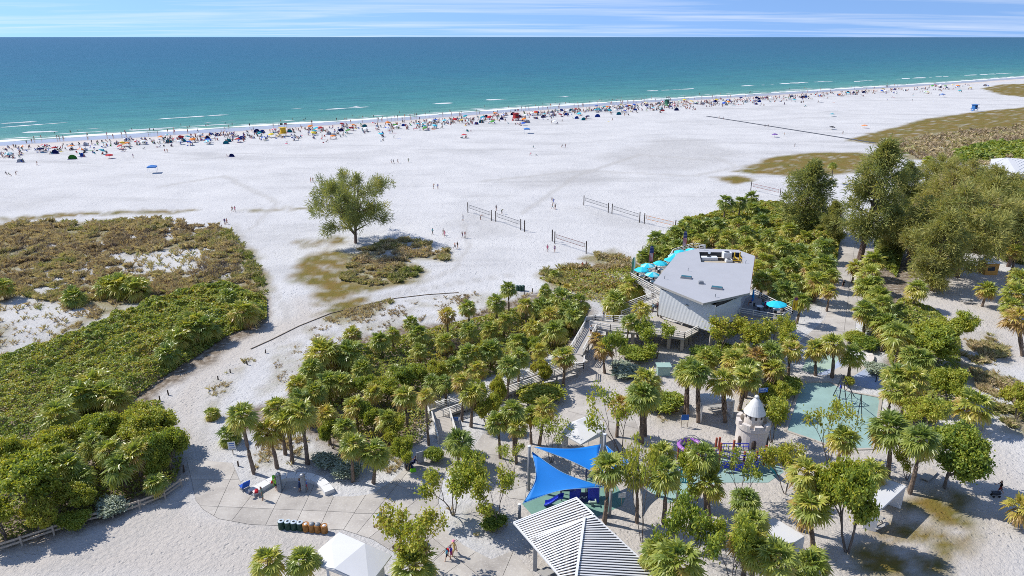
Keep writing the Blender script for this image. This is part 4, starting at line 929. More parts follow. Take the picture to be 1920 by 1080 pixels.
MB().add([(0.06, 0, 3.55), (0.5, 0.05, 3.5), (1.0, -0.05, 3.6), (0.8, 0, 3.38), (1.0, 0.03, 3.2), (0.5, -0.04, 3.15), (0.06, 0, 3.2)], [(0, 1, 5, 6), (1, 2, 3), (1, 3, 5), (3, 4, 5)]).build('pennant', M_NAVY, fl)
sp_ = thing('spring_rider', 'small pale spring rider on the green rubber floor', 'play toy', P(1111, 948))
MB().lathe([(0.14, 0), (0.14, 0.3)], n=8).build('spring', M_STEEL, sp_); MB().box((0, 0, 0.42), (0.9, 0.25, 0.22)).box((0.3, 0, 0.65), (0.16, 0.5, 0.1)).box((-0.3, 0, 0.5), (0.2, 0.4, 0.1)).build('body', M_PGREEN, sp_, bevel=0.04)

# castle tower
ct = thing('castle_tower', 'white plaster castle play tower with conical roof and blue flag', 'play tower', P(1405, 846))
R0 = 1.85
MB().lathe([(R0 * 1.02, 0), (R0, 0.4), (R0 * 0.97, 3.4), (R0 * 1.06, 3.55), (R0 * 1.06, 3.95), (R0 * 0.8, 3.95), (R0 * 0.8, 3.6)], n=28).build('drum', M_CREAM, ct, smooth=False)
for k in range(8):
    a = 2 * PI * k / 8
    vs = []
    for r in (R0 * 0.82, R0 * 1.06):
        for da in (-0.26, -0.09, 0.09, 0.26):
            for zz in (3.95, 4.38): vs.append((r * math.cos(a + da), r * math.sin(a + da), zz))
    fs = [(0, 2, 10, 8), (2, 4, 12, 10), (4, 6, 14, 12), (1, 9, 11, 3), (3, 11, 13, 5), (5, 13, 15, 7), (0, 1, 3, 2), (2, 3, 5, 4), (4, 5, 7, 6), (8, 10, 11, 9), (10, 12, 13, 11), (12, 14, 15, 13), (0, 8, 9, 1), (6, 7, 15, 14)]
    MB().add(vs, fs).build('merlon', M_CREAM, ct)
MB().lathe([(1.08, 3.6), (1.02, 5.2), (1.1, 5.3)], n=24).build('turret', M_CREAM, ct, smooth=False)
for k in range(10):
    a = 2 * PI * (k + 0.3) / 10
    MB().box((0, 0, 0), (0.08, 0.2, 0.34)).lathe([(0.1, 0.17), (0.0, 0.28)], n=6).build('turret_window', M_DARKWOOD, ct, loc=(1.04 * math.cos(a), 1.04 * math.sin(a), 4.95), rot=(0, 0, a))
MB().lathe([(1.25, 5.28), (1.02, 5.75), (0.72, 6.35), (0.42, 6.85), (0.16, 7.2)], n=24).build('cone_roof', M_WHITE, ct, smooth=False)
MB().lathe([(0.16, 7.1), (0.26, 7.2), (0.27, 7.33), (0.18, 7.45), (0.05, 7.5)], n=14).build('finial', M_WHITE, ct, smooth=True)
for a in (-2.7, -1.75, -0.6): MB().lathe([(0.3, 0), (0.3, 0.9), (0.2, 1.15), (0.0, 1.25)], n=10).build('doorway', M_DARKWOOD, ct, loc=(R0 * 0.9 * math.cos(a), R0 * 0.9 * math.sin(a), 1.4))
fg = thing('castle_flag', 'small blue flag with white lettering on top of the castle roof', 'flag', P(1405, 846) + Vector((0, 0, 7.48)))
MB().tube([(0.1, 0, 0), (0.1, 0, 1.0)], 0.03, 6).build('pole', M_STEEL, fg)
MB().add([(0.12, 0, 0.35), (0.55, 0.05, 0.33), (1.15, 0, 0.42), (1.15, 0, 1.0), (0.55, 0.05, 0.93), (0.12, 0, 0.95)], [(0, 1, 4, 5), (1, 2, 3, 4)]).build('cloth', M_SIGNB, fg)
def text_mesh(name, body, size, m, parent, loc, rot):
    c = bpy.data.curves.new(name, 'FONT'); c.body = body; c.size = size; c.align_x = 'CENTER'; c.extrude = 0.004
    t = bpy.data.objects.new(name, c); COL.objects.link(t); dg = bpy.context.evaluated_depsgraph_get()
    me = bpy.data.meshes.new_from_object(t.evaluated_get(dg)); bpy.data.objects.remove(t); me.materials.clear(); me.materials.append(m)
    return use(name, me, parent, loc, rot)
text_mesh('lettering', 'SIESTA', 0.31, M_SIGNW, fg, (0.63, -0.02, 0.66), (PI / 2, 0, 0.0)); text_mesh('lettering', 'BEACH', 0.2, M_SIGNW, fg, (0.63, -0.02, 0.45), (PI / 2, 0, 0.0))
# purple ring climber
rg_ = thing('ring_climber', 'purple ring climbing tower with white spokes and pink legs', 'play structure', P(1291, 868))
MB().add(*[[(0, 0, 0)], []]) 
vs, fs = [], []
for i in range(28):
    for j in range(8):
        a, b = 2 * PI * i / 28, 2 * PI * j / 8; r = 1.25 + 0.27 * math.cos(b)
        vs.append((r * math.cos(a), r * math.sin(a), 2.35 + 0.2 * math.sin(b))); fs.append((i * 8 + j, ((i + 1) % 28) * 8 + j, ((i + 1) % 28) * 8 + (j + 1) % 8, i * 8 + (j + 1) % 8))
MB().add(vs, fs).build('ring', M_PURPLE, rg_, smooth=True)
for k in range(5):
    a = 2 * PI * k / 5 + 0.4; MB().tube([(1.25 * math.cos(a), 1.25 * math.sin(a), 0), (1.25 * math.cos(a), 1.25 * math.sin(a), 2.3)], 0.11, 8).build('leg', M_PINK if k % 2 else M_REDP, rg_)
for k in range(8):
    a = 2 * PI * k / 8; MB().bar((0.15 * math.cos(a), 0.15 * math.sin(a), 1.9), (0.62 * math.cos(a), 0.62 * math.sin(a), 1.95), 0.12, 0.05).build('spoke', M_SIGNW, rg_)
MB().lathe([(1.1, 1.75), (1.1, 1.8)], n=20).build('net_floor', M_NAVY, rg_)
MB().tube([(1.2 * math.cos(t * PI), 0, 2.4 + 1.3 * math.sin(t * PI)) for t in [k / 12 for k in range(13)]], 0.04, 5).build('arch', M_PGREY, rg_)
# ship-shaped play unit round the castle
sh = thing('play_ship', 'red and blue wooden play ship climbing beside the castle', 'play structure', P(1375, 870)); o = sh.location
for px, py, h in ((1338, 872, 3.6), (1347, 876, 3.2), (1345, 862, 3.0), (1372, 880, 2.8), (1392, 884, 2.6), (1372, 866, 2.9), (1415, 880, 2.4), (1432, 872, 2.6)):
    MB().box((0, 0, h / 2), (0.2, 0.2, h)).build('post', M_REDP, sh, loc=P(px, py) - o)
MB().prism([(p.x, p.y) for p in [rel_ - o for rel_ in poly([(1338, 874), (1392, 886), (1430, 876), (1400, 862), (1345, 862)])]], 1.25, 1.4).build('platform', M_TRIMG, sh)
for (a, b) in (((1338, 874), (1392, 886)), ((1392, 886), (1430, 876)), ((1345, 862), (1400, 862))):
    p, q = P(*a) - o, P(*b) - o
    for zz in (1.75, 2.2): MB().bar(p + Vector((0, 0, zz)), q + Vector((0, 0, zz)), 0.07).build('rail', M_PBLUE, sh)
    for k in range(7): MB().bar(p.lerp(q, k / 6) + Vector((0, 0, 1.4)), p.lerp(q, k / 6) + Vector((0, 0, 2.2)), 0.06).build('baluster', M_PBLUE, sh)
for px, py in ((1358, 884), (1385, 889), (1412, 884)): MB().box((0, 0, 0.9), (1.0, 0.08, 0.8)).build('hull_panel', M_PBLUE, sh, loc=P(px, py) - o, rot=(0, 0, 0.2))
a, b = P(1432, 862, 2.2) - o, P(1450, 885, 0.2) - o; d = b - a; side = Vector((d.y, -d.x, 0)).normalized(); vs, fs = [], []
for k in range(7):
    p = a.lerp(b, k / 6)
    for u, hh in ((-0.5, 0.35), (-0.4, 0), (0.4, 0), (0.5, 0.35)): vs.append(p + side * u + Vector((0, 0, hh)))
for k in range(6):
    for j in range(3): fs.append((k * 4 + j, k * 4 + j + 1, k * 4 + j + 5, k * 4 + j + 4))
MB().add(vs, fs).build('slide', M_TEALP, sh).modifiers.new('t', 'SOLIDIFY').thickness = 0.06
for k in range(6): MB().bar(P(1424 + k * 2.5, 858, 2.5) - o, P(1428 + k * 2.5, 866, 1.4) - o, 0.1, 0.08).build('climbing_slat', M_PBLUE, sh)
tl = thing('teal_climber', 'bright turquoise curved climbing frame behind palm crowns', 'play structure', P(1276, 905))
for k in range(4): MB().tube([(0.25 * k, 0, 0.0), (0.25 * k + 0.1, 0.15, 1.0), (0.25 * k - 0.2, 0.3, 2.0), (0.25 * k, 0.35, 2.6)], 0.09, 8).build('rung', mat('turquoise_plastic', (0.02, 0.42, 0.52), 0.35, 0.05, 2.0), tl)
# rope climber and swing on the turquoise pad
rc_ = thing('rope_climber', 'tripod rope climber of dark poles on the turquoise surface', 'play structure', P(1582, 752)); top = top_at(1581, 703, P(1582, 752)) - rc_.location
for p in ((1562, 742), (1602, 744), (1588, 765), (1571, 763)): MB().tube([P(*p) - rc_.location, top], 0.06, 6).build('pole', M_DARK, rc_)
for t in (0.25, 0.5, 0.75):
    q = [(P(*p) - rc_.location).lerp(top, t) for p in ((1562, 742), (1602, 744), (1588, 765), (1571, 763))]
    for i in range(4): MB().tube([q[i], q[(i + 1) % 4]], 0.03, 4).build('rope', M_NAVY, rc_)
MB().lathe([(0.16, 0), (0.16, 0.35)], n=8).build('blue_hub', M_PBLUE, rc_, loc=(top.x, top.y, top.z * 0.5))
sw = thing('swing_frame', 'tall thin dark swing frame at the edge of the turquoise surface', 'swing', P(1612, 775)); o = sw.location
ta, tb2 = top_at(1615, 740, P(1611, 792)), top_at(1596, 736, P(1596, 760))
MB().tube([P(1606, 794) - o, ta - o], 0.05, 6).build('pole', M_DARK, sw); MB().tube([P(1616, 790) - o, ta - o], 0.05, 6).build('pole', M_DARK, sw); MB().tube([P(1598, 757) - o, tb2 - o], 0.05, 6).build('pole', M_DARK, sw); MB().tube([ta - o, tb2 - o], 0.05, 6).build('crossbar', M_DARK, sw)
bl = MB().tube([(0, 0, 0), (0, 0, 1.0)], 0.07, 8).build('bollard', M_DARK, loc=P(1642, 716)); tag(bl, 'single dark bollard on painted paving beside the turquoise surface', 'bollard')
# curved seat wall by the painted paving
sw2 = thing('curved_seat_wall', 'curved pale seat wall at the edge of the painted paving', 'bench', P(1625, 683)); o = sw2.location
arc = [P(x, y) - o for x, y in ((1617, 688), (1626, 684), (1632, 678), (1633, 672), (1629, 667))]
for a, b in zip(arc[:-1], arc[1:]): MB().bar(a + Vector((0, 0, 0.24)), b + Vector((0, 0, 0.24)), 0.85, 0.48).build('seat_block', M_CREAM, sw2, bevel=0.02)

# ------------------------------------------------------------------ showers, bench, bins
cb_ = thing('curved_bench', 'pale curved concrete bench of blocks behind the shower posts', 'bench', P(550, 905)); o = cb_.location
arc = [P(x, y) - o for x, y in ((471, 928), (487, 919), (503, 909.5), (520, 902), (538, 898), (555, 897), (572, 897.5), (588, 901), (601, 907), (611, 916), (619, 927))]
for a, b in zip(arc[:-1], arc[1:]):
    d = b - a; rot = math.atan2(d.y, d.x); c = (a + b) / 2
    MB().box((0, 0, 0.24), (d.length - 0.02, 1.05, 0.48)).build('bench_block', M_WHITE, cb_, loc=c, rot=(0, 0, rot), bevel=0.02)
def shower(px, py, label):
    t = thing('shower_post', label, 'shower', P(px, py)); MB().box((0, 0, 1.05), (0.42, 0.42, 2.1)).build('post', mat('grey_blue_post', (0.22, 0.25, 0.28), 0.5, 0.1, 2.0), t, bevel=0.03)
    MB().lathe([(0.27, 2.1), (0.27, 2.22), (0.16, 2.34), (0.03, 2.38)], n=12).build('cap', M_STEEL, t, smooth=True)
    for k in range(4):
        a = PI / 2 * k; MB().tube([(0.2 * math.cos(a), 0.2 * math.sin(a), 1.95), (0.42 * math.cos(a), 0.42 * math.sin(a), 1.98), (0.46 * math.cos(a), 0.46 * math.sin(a), 1.9)], 0.03, 6).build('shower_head', M_STEEL, t)
        MB().box((0.24 * math.cos(a), 0.24 * math.sin(a), 1.0), (0.08, 0.08, 0.08)).build('push_button', M_STEEL, t)
shower(525.5, 921, 'blue grey shower post where a green towel hangs'); shower(570.5, 923, 'blue grey shower post used by two bathers')
wet = [P(x, y) for x, y in ((485, 925), (510, 910), (545, 903), (580, 905), (605, 920), (608, 932), (560, 938), (500, 936))]
tw = thing('green_towel', 'lime green towel hung beside the shower post', 'towel', P(518.5, 918))
MB().prism([(-0.3, 0), (0.3, 0.05), (0.34, 0.2), (-0.28, 0.16)], 0.5, 1.75).build('cloth', fabric((120, 200, 40)), tw)
def bin_(x, y, colr, label, lid):
    t = thing('litter_bin', label, 'bin', P(x, y), rnd.random(), 'litter bins in a row')
    mb = MB(); n = 18
    for k in range(n):
        a = 2 * PI * k / n; mb.box((0.3 * math.cos(a), 0.3 * math.sin(a), 0.45), (0.045, 0.085, 0.84), rz=a)
    ob = mb.build('slats', colr, t); ob['kind'] = 'stuff'
    MB().lathe([(0.275, 0.03), (0.275, 0.82)], n=16).build('liner', M_DARK, t)
    for z in (0.12, 0.78): MB().lathe([(0.335, z), (0.335, z + 0.05)], n=18).build('hoop', colr, t)
    if lid == 'ring':
        MB().lathe([(0.32, 0.86), (0.3, 0.92), (0.14, 0.95), (0.13, 0.9)], n=16, closed=False).build('lid', mat('lid_blue_white', (0.50, 0.58, 0.63), 0.4, 0.1, 3.0), t); MB().lathe([(0.13, 0.9), (0.12, 0.905)], n=12).build('lid_hole', M_BLACK, t)
    elif lid == 'dome': MB().lathe([(0.29, 0.82), (0.26, 0.95), (0.16, 1.04), (0.02, 1.07)], n=14).build('dome_lid', M_PGREY, t, smooth=True)
    else: MB().lathe([(0.2, 0.7), (0.17, 0.86), (0.05, 0.92)], n=8).build('rubbish_bag', M_SIGNW, t)
    return t
M_BGREEN = mat('bin_green', (0.018, 0.07, 0.05), 0.5, 0.15, 4.0); M_BORANGE = mat('bin_orange', (0.42, 0.19, 0.05), 0.6, 0.2, 4.0)
for k, (x, y) in enumerate(((528.6, 990.5), (541, 991.5), (552.3, 992.3), (563.9, 993.2))): bin_(x, y, M_BGREEN, ('dark green slatted bin at the row end, away from orange bins', 'second dark green slatted bin from the green row end', 'third dark green slatted bin from the green row end', 'dark green slatted bin touching the orange bins')[k], 'ring')
for x, y, l, lab in ((574.4, 995, 'bag', 'orange slatted litter bin next to the green bins, bag inside'), (586, 996, 'dome', 'dome lidded orange bin, second after the green bins'), (597, 997, 'dome', 'dome lidded orange bin, third after the green bins'), (609, 998.2, 'bag', 'orange slatted litter bin at the end of the row, white bag inside')): bin_(x, y, M_BORANGE, lab, l)
b3 = []
for k in range(3):
    t = thing('litter_bin', 'dark green litter bin on the beach edge behind a palm', 'bin', P(970 + k * 5.5, 545), 0, 'bins at the beach edge'); MB().lathe([(0.3, 0), (0.34, 0.95), (0.25, 1.05), (0.02, 1.1)], n=12).build('barrel', M_BGREEN, t); MB().lathe([(0.35, 0.9), (0.35, 0.96)], n=12).build('rim', M_DARK, t)

# ------------------------------------------------------------------ fence, posts, signs
fn = thing('rail_fence', 'weathered two-rail wooden fence below the dense bushes', 'fence', P(157, 984)); o = fn.location
fps = [P(x, y) for x, y in ((-30, 1046), (42, 1023), (102, 1003), (157.5, 984), (212, 971), (262.5, 954.5), (310.4, 935.5), (341, 913))]
for p in fps: MB().box((0, 0, 0.55), (0.16, 0.16, 1.15)).build('post', M_WOOD, fn, loc=p - o, rot=(0, 0, 0.4), bevel=0.015)
for a, b in zip(fps[:-1], fps[1:]):
    for z in (0.45, 0.9): MB().bar(a - o + Vector((0, 0.09, z + rnd.uniform(-0.03, 0.03))), b - o + Vector((0, 0.09, z + rnd.uniform(-0.03, 0.03))), 0.07, 0.2).build('rail', M_WOOD, fn)
for k, (x, y, h) in enumerate(((463.6, 684, 0.7), (432, 699, 0.6), (316, 741, 0.8), (300, 752, 0.8), (409, 712, 0.6), (345, 885, 0.9), (1040, 548, 0.9), (983, 553, 0.8), (998, 549, 0.9), (1205, 469, 0.9), (498, 662, 0.6), (447, 874, 0.7), (1270, 460, 0.8))):
    tag(MB().box((0, 0, h / 2), (0.16, 0.16, h), taper=0.9).build('wooden_post', M_DARKWOOD, loc=P(x, y), rot=(rnd.uniform(-.08, .08), rnd.uniform(-.08, .08), 0.3), bevel=0.01), 'short dark wooden marker post at the edge of the sand path', 'post', 'marker posts along the sand path')
# low rope edging along the path
edge_px = [(470, 655), (510, 637), (560, 612), (620, 588), (680, 573), (740, 560), (800, 553), (860, 549)]
eb = MB(); ep = [P(x, y) for x, y in edge_px]
for a, b in zip(ep[:-1], ep[1:]): eb.bar(a + Vector((0, 0, 0.06)), b + Vector((0, 0, 0.06)), 0.12, 0.14)
tag(eb.build('path_edging', mat('edging_wood', (0.22, 0.17, 0.12), 0.9, 0.3, 2.0)), 'low brown timber edging along the curving sand path', 'edging')
def sign(label, px, py, w, h, zc, m, rz=0.0, legs=1, lines=3, mtext=M_SIGNW):
    t = thing('sign', label, 'sign', P(px, py), rz)
    MB().box((0, 0, zc), (w, 0.05, h)).build('board', m, t, bevel=0.01)
    for k in range(lines): MB().box((rnd.uniform(-0.05, 0.05), -0.032, zc + h * (0.3 - 0.6 * k / max(1, lines - 1))), (w * rnd.uniform(0.5, 0.8), 0.008, h * 0.10)).build('text_line', mtext, t)
    for k in range(legs): MB().box(((k - (legs - 1) / 2) * w * 0.85, 0.05, zc / 2 + 0.1), (0.08, 0.08, zc + 0.2)).build('leg', M_WOOD, t)
    return t
sign('white and blue notice board beside the sand path', 437, 852, 0.85, 1.0, 1.2, M_SIGNW, 0.1, 1, 3, M_SIGNB)
sign('blue sign at the foot of the boardwalk ramp', 853, 797, 0.9, 0.5, 0.9, M_SIGNB, 0.0, 1, 3)
sign('blue board on two wooden posts near the ring climber', 1283, 801, 0.95, 0.75, 1.4, M_SIGNB, 0.05, 2, 0)
sign('blue sign on a post among buttonwoods right of the turquoise surface', 1756, 765, 0.7, 0.4, 0.9, M_SIGNB, 0.2, 1, 2)
sign('small white sign on a wooden post at the green rubber floor', 1165, 948, 0.75, 0.6, 1.3, M_SIGNW, 0.1, 1, 2, M_PGREY)
for px, py in ((788, 868), (765, 876)): tag(MB().box((0, 0, 0.75), (0.9, 0.12, 1.5)).box((0, -0.07, 0.9), (0.7, 0.02, 0.9)).build('notice_panel', M_ROOFG, loc=P(px, py), rot=(0, 0, 0.5), bevel=0.02), 'plain grey panel where bags are piled beside the path', 'panel', 'grey panels beside the path')
tr_ = thing('utility_box', 'pale green utility box behind palms near the stilts', 'utility box', P(1243, 702)); MB().box((0, 0, 0.75), (1.8, 1.2, 1.4)).build('cabinet', mat('pale_green', (0.33, 0.47, 0.42), 0.5, 0.08, 2.0), tr_, bevel=0.03); MB().box((0, 0, 1.5), (2.1, 1.5, 0.12)).build('lid', mat('pale_green', (0, 0, 0)), tr_)
# ------------------------------------------------------------------ plants: prototypes
def palm_crown(name, seed, leaves=34, R=1.0, nlf=15, skirt=6, yellow=0.0, plen=0.95):
    """fan-palm crown: every leaf a pleated fan of narrow segments with drooping tips"""
    rg = np.random.default_rng(seed); V, Fq, T = [], [], []
    def quad(a, b, c, d, t):
        k = len(V); V.extend((a, b, c, d)); Fq.append((k, k + 1, k + 2, k + 3)); T.extend((t,) * 4)
    n = leaves + skirt
    for i in range(n):
        dead = i >= leaves; u = i / max(1, leaves - 1)
        az = i * 2.399963 + rg.uniform(-0.3, 0.3)
        el = math.radians(82 - 118 * u ** 0.85 + rg.uniform(-9, 9)) if not dead else math.radians(rg.uniform(-82, -52))
        d = np.array([math.cos(az) * math.cos(el), math.sin(az) * math.cos(el), math.sin(el)])
        L = plen * R * rg.uniform(0.75, 1.15) * (0.75 if u < 0.12 else 1)
        if dead: L *= 0.55
        o0 = np.array([0, 0, rg.uniform(-0.25, 0.1) * R]); sag = np.array([0, 0, -0.22 * R * math.cos(el)])
        e = o0 + d * L + sag
        side = np.cross(d, [0, 0, 1.0]); side /= max(1e-6, np.linalg.norm(side)); w = 0.022 * R
        mid = o0 + d * L * 0.55 + sag * 0.25
        tone = float(np.clip(rg.normal(0.67 - 0.36 * u ** 2.0 - yellow, 0.11), 0.2, 1.0)) if not dead else rg.uniform(0.0, 0.14)
        for a, b in ((o0, mid), (mid, e)): quad(a - side * w, a + side * w, b + side * w, b - side * w, max(0.3, tone - 0.2) if not dead else tone)
        f = d + np.array([0, 0, -0.35 * math.cos(el) - (0.2 if el < 0 else 0)]); f /= np.linalg.norm(f)
        up = np.cross(side, f); up /= np.linalg.norm(up)
        if up[2] < 0: up = -up
        roll = rg.uniform(-0.5, 0.5); side2 = side * math.cos(roll) + up * math.sin(roll); up = np.cross(side2, f); up = up if up[2] > 0 else -up
        br = R * rg.uniform(0.85, 1.1) * (0.8 if dead else 1); ns = nlf if not dead else 9; span = math.radians(118 if not dead else 55)
        for j in range(ns):
            a = -span + 2 * span * (j + 0.5) / ns + rg.uniform(-0.03, 0.03)
            dirv = f * math.cos(a) + side2 * math.sin(a) + up * (0.20 * abs(math.sin(a)) - 0.05)
            dirv /= np.linalg.norm(dirv); ln = br * (0.72 + 0.28 * math.cos(a * 0.8)) * rg.uniform(0.9, 1.08)
            pw = np.cross(dirv, up); pw /= max(1e-6, np.linalg.norm(pw)); pw = pw + up * (0.5 if j % 2 else -0.5); pw /= np.linalg.norm(pw)
            w0, w1 = ln * 0.035, ln * 0.085
            p1 = e + dirv * ln * 0.55 + np.array([0, 0, -0.03 * ln]); tip = e + dirv * ln + np.array([0, 0, -ln * rg.uniform(0.14, 0.42)])
            tt = min(1, max(0, tone + rg.uniform(-0.07, 0.07)))
            quad(e - pw * w0, e + pw * w0, p1 + pw * w1, p1 - pw * w1, tt)
            quad(p1 - pw * w1, p1 + pw * w1, tip + pw * 0.012 * ln, tip - pw * 0.012 * ln, max(0, tt - 0.06))
    return raw_mesh(name, np.array(V), np.array(Fq), M_PALM, np.array(T))
def palm_trunk(name, seed, boots=False):
    """unit-length trunk along z"""
    rg = random.Random(seed); mb = MB(); n = 9; pts, rad = [], []
    ph = rg.uniform(0, 6)
    for i in range(n):
        t = i / (n - 1); pts.append((0.10 * math.sin(t * PI) * math.cos(ph), 0.10 * math.sin(t * PI) * math.sin(ph), t)); rad.append((0.19 - 0.03 * t + 0.05 * max(0, 0.15 - t) / 0.15 + (0.02 if i % 2 else 0)))
    mb.tube(pts, rad, 9)
    if boots:                                         # criss-cross old leaf bases
        for i in range(70):
            t = 0.25 + 0.74 * i / 70; a = i * 2.4
            mb.box((0.2 * math.cos(a), 0.2 * math.sin(a), t), (0.07, 0.16, 0.035), rot=Matrix.Rotation(a, 3, 'Z') @ Matrix.Rotation(-0.7, 3, 'Y') @ Matrix.Rotation(0.5 if i % 2 else -0.5, 3, 'X'))
    return mb.mesh(name, M_PTRUNK)
CROWNS = [palm_crown('crown', 10 + k, leaves=30 + 3 * k, skirt=4 + 2 * (k % 4), yellow=(0.0, 0.05, 0.0, 0.1, 0.0, 0.05)[k]) for k in range(6)]
CROWN_Y = [palm_crown('crown', 40 + k, leaves=26, skirt=5, yellow=0.27) for k in range(2)]
CROWN_B = [palm_crown('crown', 60 + k, leaves=46, skirt=3, yellow=-0.02, plen=1.1) for k in range(3)]      # bushy, trunkless
TRUNKS = [palm_trunk('trunk', k) for k in range(4)]; BOOT = [palm_trunk('trunk', 9 + k, True) for k in range(2)]
N_PALM = 0
def palm(top, base, r, label, group=None, kind='n', boots=False):
    global N_PALM; N_PALM += 1
    b = Vector((base[0], base[1], 0)); top = Vector(top)
    t = thing('cabbage_palm', label, 'palm', b, 0, group)
    v = top - b; q = v.to_track_quat('Z', 'Y').to_euler()
    tm = (rnd.choice(BOOT) if boots else rnd.choice(TRUNKS)); s = min(1.25, max(0.8, r / 1.75)) * 1.0
    use('trunk', tm, t, (0, 0, -0.05), q, (s, s, v.length))
    cm = rnd.choice(CROWN_Y if kind == 'y' else CROWN_B if kind == 'b' else CROWNS)
    use('crown', cm, t, v, (rnd.uniform(-0.08, 0.08), rnd.uniform(-0.08, 0.08), rnd.uniform(0, 6.28)), r / 1.75)
    return t
def palm_tb(cx, cy, bx, by, rp, label, group=None, kind='n', boots=False):
    b = P(bx, by); tp = top_at(cx, cy, b); r = rp * depth(tp) / F
    return palm(tp, b, r, label, group, kind, boots)
def palm_h(cx, cy, h, rp, label, group=None, kind='n'):
    tp = P(cx, cy, h); r = rp * depth(tp) / F
    lean = Vector((rnd.uniform(-0.06, 0.06) * h, rnd.uniform(-0.06, 0.06) * h, 0))
    return palm(tp, tp - lean, r, label, group, kind)

def leaf_cloud(cent, size, rg, up=0.6, asp=1.5):
    """one pointed, slightly folded leaf (two faces) at every centre"""
    n = len(cent); nv = rg.normal(size=(n, 3)); nv[:, 2] = np.abs(nv[:, 2]) + up; nv /= np.linalg.norm(nv, axis=1)[:, None]
    tv = rg.normal(size=(n, 3)); tv -= (tv * nv).sum(1)[:, None] * nv; tv /= np.linalg.norm(tv, axis=1)[:, None]; bv = np.cross(nv, tv)
    s = size[:, None]; a = cent - tv * s * 0.5 * asp; c = cent + tv * s * 0.5 * asp - np.array([0, 0, 0.15]) * s
    b = cent + bv * s * 0.5 + nv * s * 0.12; d = cent - bv * s * 0.5 + nv * s * 0.12
    v = np.stack([a, b, c, d], 1).reshape(-1, 3); k = np.arange(n)[:, None] * 4
    return v, k + np.array([[0, 1, 2, 3]])
def grow(rg, stems, spread, height, levels=3, kids=(3, 4), droop=0.0, r0=0.12):
    """branching skeleton: [(pts, radii)], tips"""
    segs, tips = [], []
    def rec(p, d, L, r, lv):
        q = p + d * L * 0.5 + Vector((rg.uniform(-1, 1), rg.uniform(-1, 1), 0)) * L * 0.08; e = q + (d + Vector((rg.uniform(-.3, .3), rg.uniform(-.3, .3), 0.1 - droop))).normalized() * L * 0.5
        segs.append(([p, q, e], [r, r * 0.85, r * 0.65]))
        if lv <= 1: tips.append(q.lerp(e, 0.3))
        if lv == 0: tips.append(e); return
        for k in range(rg.randint(*kids)):
            a = rg.uniform(0, 6.28); nd = (d * 0.75 + Vector((math.cos(a), math.sin(a), rg.uniform(-0.1, 0.5) - droop)) * spread).normalized()
            rec(e if k < 2 else q.lerp(e, rg.uniform(0.3, 0.9)), nd, L * rg.uniform(0.6, 0.85), r * 0.58, lv - 1)
    for s in range(stems):
        a = 6.28 * s / stems + rg.uniform(-0.5, 0.5); d = Vector((math.cos(a) * 0.45, math.sin(a) * 0.45, 1)).normalized() if stems > 1 else Vector((rg.uniform(-.15, .15), rg.uniform(-.15, .15), 1)).normalized()
        rec(Vector((math.cos(a) * 0.12, math.sin(a) * 0.12, 0)) if stems > 1 else Vector((0, 0, 0)), d, height * 0.36, r0, levels)
    return segs, tips
def broad_tree(seed, stems=2, spread=0.75, height=5.0, levels=3, clump=46, cr=0.55, ls=0.17, tone=(0.55, 0.14), r0=0.11, m=None, kids=(3, 4), droop=0.0):
    rg = random.Random(seed); ng = np.random.default_rng(seed)
    segs, tips = grow(rg, stems, spread, height, levels, kids, droop, r0)
    mb = MB()
    for p, r in segs: mb.tube(p, r, 5, caps=False)
    trunk = mb.mesh('trunk', M_BARK)
    tp = np.array([tuple(t) for t in tips]); n = len(tp) * clump
    base = np.repeat(tp, clump, 0); off = ng.normal(size=(n, 3)) * cr * 0.55; off[:, 2] *= 0.7
    cen = base + off; cen[:, 2] = np.maximum(cen[:, 2], 0.15)
    hr = (cen[:, 2] - cen[:, 2].min()) / max(0.1, np.ptp(cen[:, 2]))
    ct = np.repeat(ng.normal(0, 0.10, len(tp)), clump)
    v, f = leaf_cloud(cen, ng.uniform(0.7, 1.3, n) * ls, ng); t = np.clip(ng.normal(tone[0], tone[1], n) + ct, 0.02, 1)
    return trunk, raw_mesh('crown', v, f, m or M_BROAD, np.repeat(t, 4)), float(np.percentile(np.hypot(cen[:, 0], cen[:, 1]), 92)), float(np.percentile(cen[:, 2], 75)), float(cen[:, 2].max())
BT = {'sparse': [broad_tree(s, 3, 0.55, 5.2, 3, 26, 0.5, 0.175, (0.5, 0.13), 0.07, kids=(2, 3)) for s in (1, 2, 3)],
      'dense': [broad_tree(s, 2, 0.85, 4.8, 3, 95, 0.46, 0.15, (0.52, 0.13), 0.13) for s in (4, 5, 6)],
      'wispy': [broad_tree(s, 3, 0.5, 5.4, 3, 11, 0.5, 0.17, (0.5, 0.13), 0.06, kids=(2, 3)) for s in (21, 22, 23)],
      'bush': [broad_tree(s, 5, 0.9, 2.6, 2, 120, 0.5, 0.15, (0.62, 0.12), 0.05) for s in (7, 8, 9)],
      'silver': [broad_tree(s, 5, 0.9, 2.0, 2, 70, 0.42, 0.15, (0.6, 0.2), 0.04, M_SILVER) for s in (10, 11)]}
